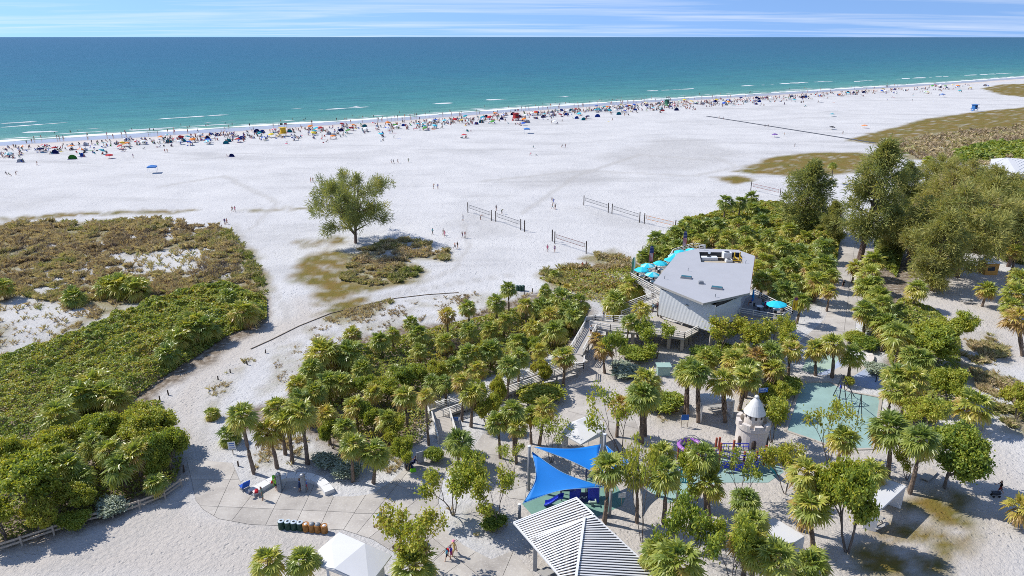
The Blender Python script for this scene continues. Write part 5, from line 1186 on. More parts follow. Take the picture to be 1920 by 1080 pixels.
def broad(kind, cx, cy, rp, label, base=None, h=None, name='buttonwood_tree', group=None, cat='tree'):
    tr, cr_, R, hc, hm = rnd.choice(BT[kind])
    if base:
        b = P(*base); tp = top_at(cx, cy, b); z = tp.z; off = tp.x - b.x
    else:
        z = h or 3.0; tp = P(cx, cy, z); b = Vector((tp.x, tp.y, 0)); off = 0
    rm = rp * depth(tp) / F * (0.84 if kind == 'dense' else 1.0); sx, sz = rm / R, max(0.3, z / (hc * 0.92))
    t = thing(name, label, cat, b, rnd.uniform(0, 6.28), group)
    ang = t.rotation_euler.z
    for nm, me in (('trunk', tr), ('crown', cr_)):
        o = use(nm, me, t, (0, 0, 0), (0, 0, 0), (sx, sx, sz))
        if off: o.rotation_euler = (Matrix.Rotation(-ang, 3, 'Z') @ Matrix.Rotation(math.atan2(off, z) * 0.8, 3, 'Y') @ Matrix.Rotation(ang, 3, 'Z')).to_euler()
    return t

def pine_tree(seed, height, width, nb=60, per=130, lean=(0, 0), tonec=0.6, first=0.16, fork=0, shape=0.75, ln=0.55, wd=0.085, tight=1.0):
    """casuarina: airy plumes of needle sprays on rising limbs"""
    rg = random.Random(seed); ng = np.random.default_rng(seed); mb = MB()
    trunks = [[Vector((0, 0, 0)), Vector((lean[0] * 0.3, lean[1] * 0.3, height * 0.3)), Vector((lean[0] * 0.7, lean[1] * 0.7, height * 0.65)), Vector((lean[0], lean[1], height * 0.97))]]
    for k in range(fork):
        a = rg.uniform(0, 6.28); p0 = trunks[0][0].lerp(trunks[0][1], rg.uniform(0.35, 0.9)); w = width * rg.uniform(0.22, 0.4)
        trunks.append([p0, p0 + Vector((math.cos(a) * w * 0.5, math.sin(a) * w * 0.5, height * 0.22)), p0 + Vector((math.cos(a) * w, math.sin(a) * w, height * rg.uniform(0.45, 0.66)))])
    for i, t in enumerate(trunks): mb.tube(t, [height * 0.025 * (1 if i == 0 else 0.6) * (1 - 0.85 * k / (len(t) - 1)) + 0.03 for k in range(len(t))], 7, caps=False)
    spr = []
    for b in range(nb):
        ti = trunks[b % len(trunks)]; u = first + (1 - first) * ((b + rg.random()) / nb) if ti is trunks[0] else rg.uniform(0.25, 1.0)
        s = u * (len(ti) - 1); i = min(int(s), len(ti) - 2); p = ti[i].lerp(ti[i + 1], s - i); a = rg.uniform(0, 6.28)
        hz = p.z / height; env = width * 0.5 * max(0.14, math.sin(min(1, (hz - first * 0.5) / (1 - first * 0.5) + 0.12) * PI) ** shape) * rg.uniform(0.55, 1.12)
        d = Vector((math.cos(a), math.sin(a), rg.uniform(0.15, 0.75))); q = p + d.normalized() * env * 0.55; e = q + Vector((d.x, d.y, d.z * 0.3 - 0.05)).normalized() * env * 0.45
        mb.tube([p, q, e], [0.05 + 0.012 * height * (1 - u), 0.04, 0.02], 4, caps=False)
        for k in range(7):
            t = rg.uniform(0.35, 1.05); c = p.lerp(q, t * 2) if t < 0.5 else q.lerp(e, (t - 0.5) * 2)
            c = c + Vector((rg.gauss(0, 1), rg.gauss(0, 1), rg.gauss(0, 0.7))) * env * 0.16 * tight
            spr.append((tuple(c), tuple(d), 0.35 + 0.065 * width * tight * rg.uniform(0.6, 1.1), rg.gauss(tonec, 0.13)))
    C = np.array([s[0] for s in spr]); Dd = np.array([s[1] for s in spr]); S = np.array([s[2] for s in spr]); TN = np.array([s[3] for s in spr]); k = per
    base = np.repeat(C, k, 0); n = len(base); rad = np.repeat(S, k); off = ng.normal(size=(n, 3)) * rad[:, None] * 0.5; cen = base + off
    dirn = np.repeat(Dd, k, 0) * 0.5 + off / rad[:, None] * 0.9 + ng.normal(size=(n, 3)) * 0.35 + np.array([0, 0, -0.15]); dirn /= np.linalg.norm(dirn, axis=1)[:, None]
    sd = np.cross(dirn, ng.normal(size=(n, 3))); sd /= np.linalg.norm(sd, axis=1)[:, None]; L = ng.uniform(0.7, 1.3, n)[:, None] * ln; w = wd
    v = np.stack([cen - sd * w * 0.3, cen + sd * w * 0.3, cen + dirn * L * 0.6 + sd * w, cen + dirn * L], 1).reshape(-1, 3)
    f = np.arange(n)[:, None] * 4 + np.array([[0, 1, 2, 3]]); t = np.clip(np.repeat(TN, k) + ng.normal(0, 0.08, n), 0.05, 1)
    return mb.mesh('trunk', M_PBARK), raw_mesh('crown', v, f, M_NEEDLE, np.repeat(t, 4))
def plant_pine(label, base, tr, cr_, rz=0.0, sc=1.0, group=None):
    t = thing('casuarina_tree', label, 'tree', base, rz, group); use('trunk', tr, t, scale=sc); use('crown', cr_, t, scale=sc); return t

# thickets: leaves over an uneven mound surface, joined because nobody could count the bushes
def thicket(name, label, pxs, per_m2, hgt, size, seed, m=None, tone=(0.6, 0.13), bump=3.2, edge=1.6, side=True, ntone=0.25):
    x, y = scatter(pxs, per_m2, seed); pg = poly(pxs); rg = np.random.default_rng(seed)
    e = edge_dist(x, y, pg); hh = hgt * (0.30 + 0.42 * np.clip(vnoise(x, y, bump, seed, 2) * 2.2 - 0.55, 0, 1) + 0.40 * np.clip(vnoise(x, y, 1.1, seed + 7, 2) * 2.4 - 0.7, 0, 1)) * np.clip(e / edge, 0.12, 1) ** 0.6
    z = hh * np.where(rg.random(len(x)) < 0.72, rg.uniform(0.9, 1.04, len(x)), rg.uniform(0.25, 0.95, len(x)))
    dpt = y * CP - (z - H) * SP; s = size * rg.uniform(0.7, 1.3, len(x)) * np.clip(dpt / 90, 0.9, 1.9)
    v, f = leaf_cloud(np.stack([x, y, z], 1), s, rg, up=0.5, asp=1.25)
    t = np.clip(rg.normal(tone[0], tone[1], len(x)) + ntone * (vnoise(x, y, 2.4, seed + 3, 3) - 0.5) * 2, 0.02, 1)
    o = use(name, raw_mesh(name, v, f, m or M_GRAPE, np.repeat(t, 4))); return tag(o, label, 'bushes', kind='stuff')
def grass(name, label, polys, per_m2, hgt, seed, tone=(0.45, 0.2), blades=13, hole=None, low=0.42, width=0.02, soft=3.5):
    X, Y = [], []
    for k, pg in enumerate(polys):
        x, y = scatter(pg, per_m2, seed + k); X.append(x); Y.append(y)
    x, y = np.concatenate(X), np.concatenate(Y); rg = np.random.default_rng(seed)
    ed = np.concatenate([edge_dist(a, b, poly(pg)) for a, b, pg in zip(X, Y, polys)])
    keep = vnoise(x, y, 4.0, seed + 2, 4) > low + 0.30 * np.clip(1 - ed / (soft * np.clip(y / 120, 0.5, 3)), 0, 1)
    keep &= rg.random(len(x)) < 0.25 + 0.9 * vnoise(x, y, 11, seed + 4, 3)
    keep &= (vnoise(x, y, 1.5, seed + 6, 2) > 0.44)
    if hole is not None:
        for pg in hole: keep &= ~inside(x, y, poly(pg)) | (rg.random(len(x)) < 0.12)
    x, y = x[keep], y[keep]; n = len(x); k = blades
    far = np.clip(y / 110, 0.8, 2.2)
    tx, ty = np.repeat(x, k), np.repeat(y, k); az = rg.uniform(0, 6.28, n * k); ln = hgt * np.repeat((0.45 + 1.5 * np.clip(vnoise(x, y, 1.5, seed + 6, 2) - 0.4, 0, 1) * 2.2) * rg.uniform(0.7, 1.3, n) * np.minimum(far, 1.4), k) * rg.uniform(0.6, 1.2, n * k)
    le = rg.uniform(0.15, 0.85, n * k); dx_, dy_ = np.cos(az), np.sin(az); w = width * np.repeat(far, k)
    bx, by = tx + dx_ * 0.06, ty + dy_ * 0.06; px, py = -dy_ * w, dx_ * w
    z0 = np.zeros(n * k)
    v = np.stack([np.stack([bx - px, by - py, z0], 1), np.stack([bx + px, by + py, z0], 1), np.stack([bx + dx_ * le * ln * 0.45 + px * .8, by + dy_ * le * ln * 0.45 + py * .8, ln * 0.62], 1), np.stack([bx + dx_ * le * ln, by + dy_ * le * ln, ln * (1 - 0.35 * le)], 1)], 1).reshape(-1, 3)
    f = np.arange(n * k)[:, None] * 4 + np.array([[0, 1, 2, 3]])
    t = np.clip(np.repeat(rg.normal(tone[0], tone[1] * 0.6, n) + (vnoise(x, y, 7, seed + 9, 3) - 0.5) * tone[1] * 4, k) + rg.normal(0, 0.06, n * k), 0, 1)
    o = use(name, raw_mesh(name, v, f, M_GRASS, np.repeat(t, 4))); return tag(o, label, 'grass', kind='stuff')
# ------------------------------------------------------------------ plants: where they stand
# palms with visible trunks: crown x, y, base x, y, crown radius (photo pixels)
G1 = 'palms behind the shower bench'
for a in ((453, 779, 477, 888, 33), (502, 806, 520, 878, 32), (521, 764, 535.5, 852, 30), (538, 786, 548, 868, 31), (564, 772, 577, 870, 35)):
    palm_tb(*a, 'tall cabbage palm in the row behind the curved shower bench', G1)
palm_tb(661, 832, 662, 904, 30, 'cabbage palm with straight trunk standing over the silvery bush', kind='n'); palm_tb(703, 846, 700, 907, 32, 'cabbage palm beside the leafy buttonwood at the plaza edge')
palm_tb(799, 742, 804, 835, 21, 'slim palm with bright yellow crown beside the boardwalk foot', kind='y')
palm_tb(758, 741, 764, 812, 27, 'cabbage palm just behind the yellow crowned palm')
G2 = 'palms along the boardwalk ramp'
for a in ((865.6, 714, 866, 790, 23), (885, 737, 883, 801, 26), (954, 684, 949, 755, 26), (974, 667, 973, 741, 23), (832, 716, 836, 760, 22)):
    palm_tb(*a, 'cabbage palm beside the boardwalk ramp railing', G2)
palm_tb(1057, 667, 1056, 724, 25, 'cabbage palm standing in front of the boardwalk landing')
palm_h(860, 826, 3.2, 30, 'low full palm at the foot of the boardwalk')
G3 = 'palms in the tree row beside the sail mast'
for a in ((960, 770, 964, 853, 28), (996, 776, 996, 832, 22), (1021, 764, 1011, 835, 28), (932, 789, 938, 859, 25), (970, 800, 968, 870, 22)):
    palm_tb(*a, 'cabbage palm in the tree row beside the tall sail mast', G3)
palm_tb(1204, 740, 1203, 832, 35, 'tall cabbage palm in front of its twin on the sandy court'); palm_tb(1212, 712, 1209, 817, 33, 'tall cabbage palm behind its twin on the sandy court')
palm_h(1163, 757, 4.5, 27, 'yellowing palm beside the thin leaning tree', kind='y')
G4 = 'palms near the front deck'
palm_h(1118, 634, 3.6, 17, 'small yellowing palm beside the boardwalk landing', kind='y'); palm_tb(1132, 652, 1134, 700, 22, 'yellow green palm below the boardwalk landing', kind='y')
palm_tb(1182, 602, 1172.5, 660, 19, 'slim palm standing against the front deck railing'); palm_h(1202, 578, 5.0, 21, 'palm with orange skirt beside the access ramp', kind='y'); palm_h(1154, 566, 4.2, 27, 'bushy palm where the sand path meets the ramp', kind='b')
palm_h(1186, 536, 3.0, 27, 'round bushy palm below the beach side deck', kind='b')
G5 = 'palms round the picnic shelter by the castle'
for a in ((1292, 693, 1284, 776, 30), (1308, 697, 1309.5, 793, 30), (1355, 712, 1360, 792.5, 32), (1400, 706, 1386, 769, 31), (1288, 700, 1290, 780, 24)):
    palm_tb(*a, 'palm with patterned trunk in the clump round the picnic shelter', G5, boots=True)
for cx, cy, h, r in ((1377, 672, 4.5, 28), (1403, 690, 4.5, 30), (1446, 660, 4.5, 30), (1420, 668, 4.0, 26), (1390, 660, 3.8, 22), (1452, 690, 3.5, 24)):
    palm_h(cx, cy, h, r, 'bushy palm in the thick clump between castle and stilts', 'palms between castle and stilts', rnd.choice('nby'))
palm_h(1325, 672, 1.5, 22, 'low palm seedling on the sand below the stilts', kind='b')
palm_tb(1140, 874, 1133, 981, 38, 'leaning palm growing beside the corner of the ribbed roof')
palm_tb(1193, 886, 1194, 980, 30, 'dark palm entwined with a thin leafy tree on gravel'); palm_tb(1247, 884, 1244, 984, 38, 'palm with golden green crown alone on gravel by the pale green floor')
palm_h(1240, 848, 5.5, 30, 'palm crown rising behind the golden green palm'); palm_tb(1318, 852, 1325.5, 955, 36, 'palm tangled with a buttonwood in front of the ring climber'); palm_tb(1331, 906, 1330, 973, 30, 'shorter palm tangled with a buttonwood in front of the ring climber')
palm_tb(1513, 885, 1501, 995, 40, 'large droopy palm before the turquoise surface'); palm_tb(1518, 946, 1525.5, 1027, 42, 'lower droopy palm beside the dense round tree')
G6 = 'palms leaning over the hidden shelter'
for a in ((1396, 935, 4.5, 30), (1412, 978, 5.5, 38), (1402, 1008, 5.0, 42), (1458, 1042, 5.2, 46), (1420, 1030, 4.8, 40)):
    palm_h(*a, 'large palm in the clump leaning over the hidden shelter', G6)
palm_h(1520, 1060, 2.6, 38, 'low green palm next to the hidden shelter', kind='b')
palm_h(1269, 1052, 5.5, 50, 'big pale green palm beside the ribbed metal roof', kind='b'); palm_h(1236, 1040, 4.5, 36, 'smaller palm tucked under the big pale green palm', kind='b')
palm_h(503, 1050, 3.6, 37, 'dark palm next to the white canopy by the bins', 'two palms by the bin canopy'); palm_h(568, 1050, 3.4, 34, 'dark palm next to the white canopy by the bins', 'two palms by the bin canopy')
palm_h(776, 1058, 3.2, 42, 'silvery palm below the sparse tree on the plaza', kind='b')
G7 = 'three palms on the sand island'
for a in ((1530, 653, 1529, 704, 25), (1562, 643, 1560, 708, 29), (1600, 664, 1591, 709, 26)):
    palm_tb(*a, 'one of three palms on the sand island of the painted paving', G7)
palm_tb(1484, 654, 1478, 707, 24, 'dark palm beside the hedge near the painted paving')
G8 = 'palms lining the park path'
for a in ((1622, 580, 1619, 634, 24), (1643, 595, 1643, 639, 24), (1664, 606, 1652, 659, 28), (1685, 625, 1679, 687, 33)):
    palm_tb(*a, 'palm with orange skirt lining the park path', G8)
for a in ((1638, 487, 4, 24), (1631, 511, 4, 25), (1625, 535, 4, 26), (1649, 553, 4, 25), (1655, 569, 4, 24), (1605, 500, 3.5, 18), (1640, 530, 4.5, 22)):
    palm_h(*a, 'bushy palm crowding the far edge of the park path', 'bushy palms by the park path')
palm_h(1720, 540, 4.0, 24, 'pale green palm at the foot of the wide pines'); palm_tb(1851, 541, 1841, 575, 20, 'short palm with brown skirt on the open shaded sand')
palm_tb(1908, 596, 1918, 668, 29, 'yellow skirted palm with patterned trunk at the dry grass', boots=True, kind='y')
for a in ((1905, 549, 4.5, 26), (1897, 572, 3.8, 22), (1915, 520, 5, 26)): palm_h(*a, 'dark palm behind the yellow skirted palm', 'dark palms beyond the dry grass')
G9 = 'palms right of the turquoise surface'
for a in ((1681, 700, 4.2, 28), (1712, 706, 4.5, 31), (1674, 731, 3.8, 25), (1730, 672, 4.0, 27), (1708, 664, 4.2, 24), (1700, 740, 3.4, 24), (1760, 762, 3.4, 26)):
    palm_h(*a, 'palm in the mixed clump beside the turquoise surface', G9)
palm_tb(1669, 801, 1664, 893, 43, 'big palm with full round crown at the corner of the turquoise surface'); palm_tb(1727, 822, 1705, 925, 38, 'leaning palm behind the open sand shelter')
palm_h(1582, 820, 4.8, 33, 'palm crown rising above the dense round tree'); palm_h(1634, 882, 3.8, 32, 'palm crown poking over the open sand shelter roof')
palm_h(1828, 760, 3.2, 36, 'large silvery palm at the edge of the dry grass', kind='b'); palm_h(1915, 950, 2.4, 34, 'golden low palm on the open sand at the tree edge', kind='y')
# grove between the path and the restaurant
GR = 'bushy palms of the dune grove'
grove = ((605, 662, 2.8, 40), (655, 660, 2.8, 34), (660, 626, 3.6, 22), (712, 637, 3.2, 26), (736, 625, 3.2, 20), (784, 624, 3.2, 27), (770, 604, 3.4, 18), (838, 589, 4.2, 22), (877, 576, 4.2, 22), (931, 567, 4.2, 22), (953, 541, 5.2, 19),
         (985, 571, 4.6, 19), (1023, 545, 3.6, 16), (1016, 574, 3.4, 26), (1053, 560, 3.6, 28), (1084, 564, 3.6, 26), (1077, 592, 3.6, 26), (1040, 618, 3.2, 33), (1030, 590, 3.4, 26), (1065, 580, 3.6, 26), (921, 655, 3.2, 27), (970, 640, 3.2, 24), (877, 661, 3.2, 24),
         (851, 682, 3.2, 24), (810, 716, 3.2, 24), (918, 616, 2.4, 20), (785, 655, 2.6, 20), (583, 690, 2.6, 28), (615, 716, 3.0, 30), (640, 718, 3.0, 28), (612, 776, 4.2, 30), (646, 800, 4.0, 28), (680, 690, 2.6, 25), (590, 735, 3.2, 28), (700, 735, 3.0, 25),
         (740, 700, 2.8, 22), (560, 720, 2.8, 26), (880, 620, 3.0, 22), (945, 600, 3.4, 20), (1000, 612, 3.0, 24), (835, 640, 2.8, 22), (665, 760, 3.6, 27), (725, 785, 3.6, 26), (560, 745, 3.6, 24), (955, 680, 3.6, 22), (895, 690, 3.2, 24), (430, 815, 1.2, 24), (398, 775, 0.8, 16), (1010, 655, 3.2, 24), (1062, 540, 2.6, 16), (1040, 514, 1.2, 14))
def place_label(x, y, r, kind, marks, what):
    m = min(marks, key=lambda q: math.hypot(q[0] - x, (q[1] - y) * 1.6))[2]; sz = 'large ' if r > marks[0][3][1] else 'small ' if r < marks[0][3][0] else ''
    lb = f"{sz}{dict(b='full rounded', y='yellowing', n='ragged skirted')[kind]} palm {what} {m}"; return lb, 'palms: ' + lb
GM = [(570, 700, 'at the sandy bank edge', (22, 29)), (720, 620, 'facing the bare white bank'), (860, 590, 'beside the sparse tufted bank'), (960, 555, 'near the dark beach bins'), (1065, 565, 'by the sand path to the ramp'), (1035, 620, 'next to the boardwalk landing'), (930, 660, 'above the long boardwalk run'), (610, 770, 'behind the shower bench palms'), (710, 775, 'behind the plaza palms'), (800, 700, 'above the boardwalk foot'), (840, 650, 'round the bare grey twigs'), (415, 800, 'beside the path notice board')]
for a in grove:
    a = (a[0], a[1], a[2], a[3] * 0.88)
    kd = 'b' if rnd.random() < 0.5 else ('y' if rnd.random() < 0.25 else 'n'); palm_h(*a, *place_label(a[0], a[1], a[3], kd, GM, 'in the dune grove'), kd)
# thick palm scrub behind the restaurant
GB = 'palms of the scrub behind the restaurant'
scrub = ((1361, 378, 5.5, 16), (1388, 379, 5, 14), (1409, 369, 5, 14), (1290, 416, 2.4, 17), (1230, 446, 2.4, 20), (1250, 452, 2.4, 18), (1280, 427, 2.4, 18), (1309, 425, 2.4, 17), (1326, 422, 2.4, 17), (1297, 441, 2.6, 18), (1314, 448, 2.6, 18), (1338, 440, 2.6, 18), (1365, 444, 2.8, 19), (1399, 436, 2.8, 18),
         (1401, 457, 3, 19), (1356, 460, 2.8, 17), (1427, 411, 2.6, 18), (1430, 467, 3.2, 20), (1467, 463, 3.4, 19), (1478, 498, 3.6, 24), (1434, 490, 3.4, 22), (1545, 462, 3.6, 20), (1546, 495, 3.6, 24), (1534, 528, 4, 26), (1522, 507, 3.6, 22), (1430, 524, 3.6, 24), (1472, 545, 3.8, 25), (1451, 521, 3.6, 22), (1422, 505, 3.4, 22), (1247, 473, 2.4, 18), (1222, 472, 2.2, 18),
         (1265, 437, 2.4, 16), (1502, 562, 4.4, 22), (1500, 470, 3.0, 18), (1510, 490, 3.2, 20), (1345, 420, 2.4, 16), (1385, 420, 2.6, 16), (1411, 390, 2.6, 15), (1490, 525, 3.6, 20), (1378, 470, 3.0, 16), (1440, 440, 2.8, 17), (1334, 408, 1.0, 9), (1270, 460, 2.4, 18), (1560, 515, 3.4, 18), (1205, 480, 1.4, 13), (1555, 545, 4.0, 18), (1480, 430, 3.0, 17), (1510, 445, 3.0, 17))
SM = [(1290, 428, 'beside the orange taped net', (16.5, 21)), (1235, 460, 'behind the beach side deck'), (1390, 378, 'at the open beach end'), (1435, 490, 'behind the roof corner'), (1540, 490, 'along the park path'), (1475, 545, 'behind the east terrace'), (1345, 445, 'behind the roof equipment well'), (1500, 450, 'below the feathery casuarina'), (1410, 430, 'amid the sea grape')]
for a in scrub:
    kd = 'b' if rnd.random() < 0.6 else 'n'; palm_h(*a, *place_label(a[0], a[1], a[3], kd, SM, 'in the scrub'), kd)
# far side palms in the right-hand wood
for a in ((1690, 330, 6, 12), (1740, 300, 6, 11), (1770, 320, 6, 13), (1810, 345, 6, 14), (1850, 350, 5, 15), (1880, 380, 5, 16), (1900, 420, 5, 18), (1880, 450, 5, 18), (1790, 300, 6, 11), (1562, 310, 6, 9), (1905, 470, 5, 20), (1860, 330, 4, 12), (1830, 375, 4, 14), (1895, 340, 4, 13), (1915, 390, 4, 16), (1720, 420, 4, 16), (1690, 450, 4, 17), (1850, 415, 5, 17)):
    palm_h(*a, 'dark cabbage palm scattered through the pine wood', 'palms in the pine wood')
# left dune palms
GL = 'bushy palms in the left thicket'
for a in ((228, 535, 2.4, 30), (256, 540, 2.2, 26), (205, 536, 2.2, 26)): palm_h(*a, 'palm of the dark clump standing alone on the dry dune', 'dark palm clump on the dry dune', 'b')
palm_h(139, 557, 1.6, 24, 'single round palm bush on bare dune sand', kind='b'); palm_h(4, 537, 2.6, 20, 'dark palm at the edge of the dry dune', kind='b')
for a in ((456, 584, 2.6, 28), (427, 558, 2.2, 20), (367, 606, 2.8, 30), (350, 618, 2.8, 28), (385, 612, 2.8, 26), (314, 662, 2.2, 24), (335, 634, 2.4, 26), (175, 718, 3, 32), (152, 738, 3, 30), (218, 744, 2.8, 28), (109, 777, 3.2, 36), (195, 735, 3, 28)):
    palm_h(*a, *place_label(a[0], a[1], a[3], 'b', [(440, 570, 'where the path bends', (25, 33)), (365, 610, 'amid the green thicket'), (320, 650, 'at the dark bare verge'), (190, 730, 'above the dark wood'), (109, 777, 'at the thicket end')], 'rising from sea grape'), 'b')
for a in ((225, 872, 3.6, 36), (252, 850, 4.2, 34), (205, 842, 4.2, 32), (128, 872, 4.0, 34), (106, 850, 4.2, 32), (172, 830, 4.2, 30), (150, 895, 3.0, 30), (290, 905, 2.0, 24)): palm_h(*a, *place_label(a[0], a[1], a[3], 'n', [(225, 872, 'above the pale fence bush', (25, 33)), (252, 850, 'below the wide canopied tree'), (205, 842, 'deep in the shade'), (128, 872, 'beside the broad light green tree'), (172, 830, 'at the thicket edge'), (290, 905, 'at the fence end')], 'in the dark wood'), 'n')

# broad-leaved trees
broad('sparse', 842, 893, 52, 'open leafy buttonwood beside the plaza path', (850, 966)); broad('sparse', 913, 905, 46, 'thin buttonwood in the planted sand bed by the low sail', (934, 987))
broad('sparse', 778, 985, 66, 'sparse many stemmed tree rising over the plaza walkers', (772, 1078)); broad('sparse', 880, 858, 26, 'small buttonwood beside the pavilion path', (888, 900))
broad('wispy', 1128, 760, 52, 'thin tree leaning over the far white canopy', (1165, 852)); broad('wispy', 1040, 800, 36, 'bare limbed tree beside the far white canopy', (1034, 868))
broad('wispy', 950, 845, 30, 'thin tree among the palm row by the sail mast', (963, 892)); broad('sparse', 1226, 622, 38, 'round leafy tree in front of the stilts', (1231, 672)); broad('sparse', 1160, 640, 30, 'thin tree by the front deck railing', (1150, 700))
broad('sparse', 1382, 610, 52, 'leafy tree in front of the grey end wall', (1352, 670)); broad('sparse', 1440, 630, 40, 'open tree below the east terrace', (1448, 680)); broad('wispy', 1350, 622, 26, 'slim tree at the corner column', (1346, 668)); broad('sparse', 1462, 612, 26, 'slim tree beside the terrace piles', (1468, 660))
broad('sparse', 1310, 878, 40, 'buttonwood tangled with palms in front of the ring climber', (1302, 958)); broad('wispy', 1390, 865, 44, 'wispy tree hiding the red play ship', (1388, 940)); broad('sparse', 1470, 858, 42, 'two stemmed buttonwood beside the castle slide', (1472, 926)); broad('sparse', 1437, 765, 40, 'leafy tree beside the castle cone', (1446, 830))
broad('dense', 1450, 735, 30, 'dark rounded tree behind the castle', (1455, 775)); broad('wispy', 1558, 778, 48, 'airy tree growing over the turquoise surface', (1553, 868)); broad('dense', 1590, 915, 62, 'dense round dark green tree by the shelters', (1588, 1036)); broad('sparse', 1288, 985, 64, 'open tree on gravel below the golden palm', (1275, 1100)); broad('sparse', 1376, 1000, 40, 'thin tree before the hidden shelter', (1370, 1110))
broad('dense', 1780, 832, 72, 'wide bright green buttonwood with forked trunks on sand', (1770, 914)); broad('dense', 1745, 632, 56, 'broad bright green tree beside the shaded picnic sand', (1750, 690)); broad('dense', 1790, 610, 38, 'bright green tree at the edge of the dry grass', (1790, 660)); broad('dense', 1790, 715, 44, 'bright green tree in the mixed clump beside the grass', (1780, 760)); broad('dense', 1902, 742, 40, 'bright green bush tree at the end of the dry grass', (1905, 790)); broad('sparse', 1725, 765, 38, 'thin yellow green tree beside the blue post sign', (1728, 815)); broad('sparse', 1700, 850, 30, 'thin tree between palms near the open sand shelter', (1700, 900))
broad('wispy', 1192, 862, 38, 'thin tree entwined with a dark palm on the gravel', (1203, 1016)); broad('dense', 930, 725, 20, 'leafy yellow green shrub tree by the ramp', (930, 770)); broad('dense', 1010, 690, 24, 'yellow green shrub tree behind the ramp railing', h=3.0); broad('dense', 915, 760, 26, 'leafy tree between ramp and pavilion path', (913, 805)); broad('sparse', 900, 730, 22, 'thin tree next to the ramp railing', (905, 780))
for cx, cy, r in ((720, 725, 34), (770, 700, 32), (680, 720, 30), (740, 800, 34), (690, 775, 26), (760, 840, 30), (820, 690, 26), (905, 655, 22), (620, 800, 24), (1000, 645, 22)):
    broad('dense', cx, cy, r, 'leafy shrub tree in the dune grove ' + min(GM, key=lambda q: math.hypot(q[0] - cx, (q[1] - cy) * 1.6))[2], h=3.0, group='leafy shrubs of the palm grove')
# left dark wood
for k, (cx, cy, r, h) in enumerate(((50, 890, 72, 5.0), (-5, 955, 50, 3.6), (100, 830, 45, 4.0), (285, 800, 62, 4.2), (250, 780, 45, 4.0), (310, 830, 40, 4.0), (30, 840, 45, 4.5), (180, 800, 40, 3.6), (130, 930, 40, 2.5), (60, 960, 40, 3.0), (215, 790, 40, 3.6), (290, 860, 30, 3.0))):
    broad('dense', cx, cy, r, ('broad light green tree at the fence end of the dark wood', 'leafy tree low by the fence corner', 'leafy tree between thicket and droopy palms', '', 'leafy tree next to the wide canopied tree', 'leafy tree leaning to the sand path', 'leafy tree at the back of the dark wood', 'leafy tree above the two droopy palms', 'low leafy tree behind the fence rails', 'low leafy tree under the broad light green tree', 'leafy tree touching the wide canopied tree', 'small leafy tree over the fence end post')[k] if k != 3 else 'wide canopied tree whose shadow falls on the sand path', h=h, group=None)
broad('bush', 140, 972, 24, 'bright green bush growing through the rail fence', h=1.0, name='leafy_bush', cat='bush'); broad('silver', 208, 945, 24, 'pale bush behind the rail fence', h=1.0, name='leafy_bush', cat='bush')
# bushes
for cx, cy, r, lab in ((1012, 735, 33, 'round glossy green bush between ramp and pavilion path'), (1330, 660, 24, 'dark clipped bush at the corner column'), (1365, 655, 22, 'dark bush behind the palm clump by the stilts'), (1250, 750, 30, 'low green hedge bush on the sandy court'), (1222, 752, 20, 'low green hedge bush next to the tall twin palms'), (1445, 775, 22, 'dark bush behind the castle tower'), (1470, 720, 28, 'green bush beside the painted paving'), (1628, 640, 24, 'bright green bush by the end of the park path'), (1608, 632, 20, 'bright green bush against the park path edge'), (1195, 660, 28, 'green bush under the stilts palm'), (812, 850, 16, 'round bush at the foot of the boardwalk'), (925, 975, 20, 'small bush in the planted sand bed'), (1590, 713, 9, 'small tuft bush under the island palms')):
    broad('bush', cx, cy, r, lab, h=1.0 if r < 26 else 1.2, name='leafy_bush', cat='bush')
for cx, cy, r, lab in ((648, 878, 23, 'silvery bush at the end of the curved bench'), (608, 860, 20, 'silvery grey bush behind the curved bench'), (1650, 690, 20, 'silvery bush beside the curved seat wall'), (1172, 690, 26, 'grey green bush below the boardwalk landing'), (1640, 618, 18, 'silvery bush on the park path edge')):
    broad('silver', cx, cy, r, lab, h=0.9, name='silvery_bush', cat='bush')

# casuarinas
tr, cr_ = pine_tree(3, 17.5, 22.0, nb=46, per=75, lean=(1.2, 0), tonec=0.55, first=0.2, fork=6, shape=0.4, ln=0.8, wd=0.11, tight=0.62)
lone = plant_pine('lone spreading casuarina tree on the white beach', P(667, 456), tr, cr_)
for ch in lone.children: ch.scale = (0.80, 0.86, 0.95)
tr2, cr2 = pine_tree(5, 26.0, 12.5, nb=80, per=32, lean=(1.5, 0), tonec=0.60, first=0.2, shape=0.45, ln=0.95, wd=0.13, tight=0.78)
plant_pine('tallest dark casuarina with bare trunk standing on the park path', P(1612, 487), tr2, cr2)
tr3, cr3 = pine_tree(8, 18.0, 12.5, nb=80, per=28, lean=(1.0, 0), tonec=0.52, first=0.08, shape=0.6, ln=0.9, wd=0.13, tight=0.75)
plant_pine('feathery casuarina with a leaning top at the end of the scrub', P(1500, 440), tr3, cr3)
tr4, cr4 = pine_tree(12, 19.0, 15.0, nb=72, per=32, lean=(2.5, 0), tonec=0.38, first=0.1, fork=3, shape=0.5, ln=0.95, wd=0.13, tight=0.68)
WG = 'olive casuarinas of the wood'
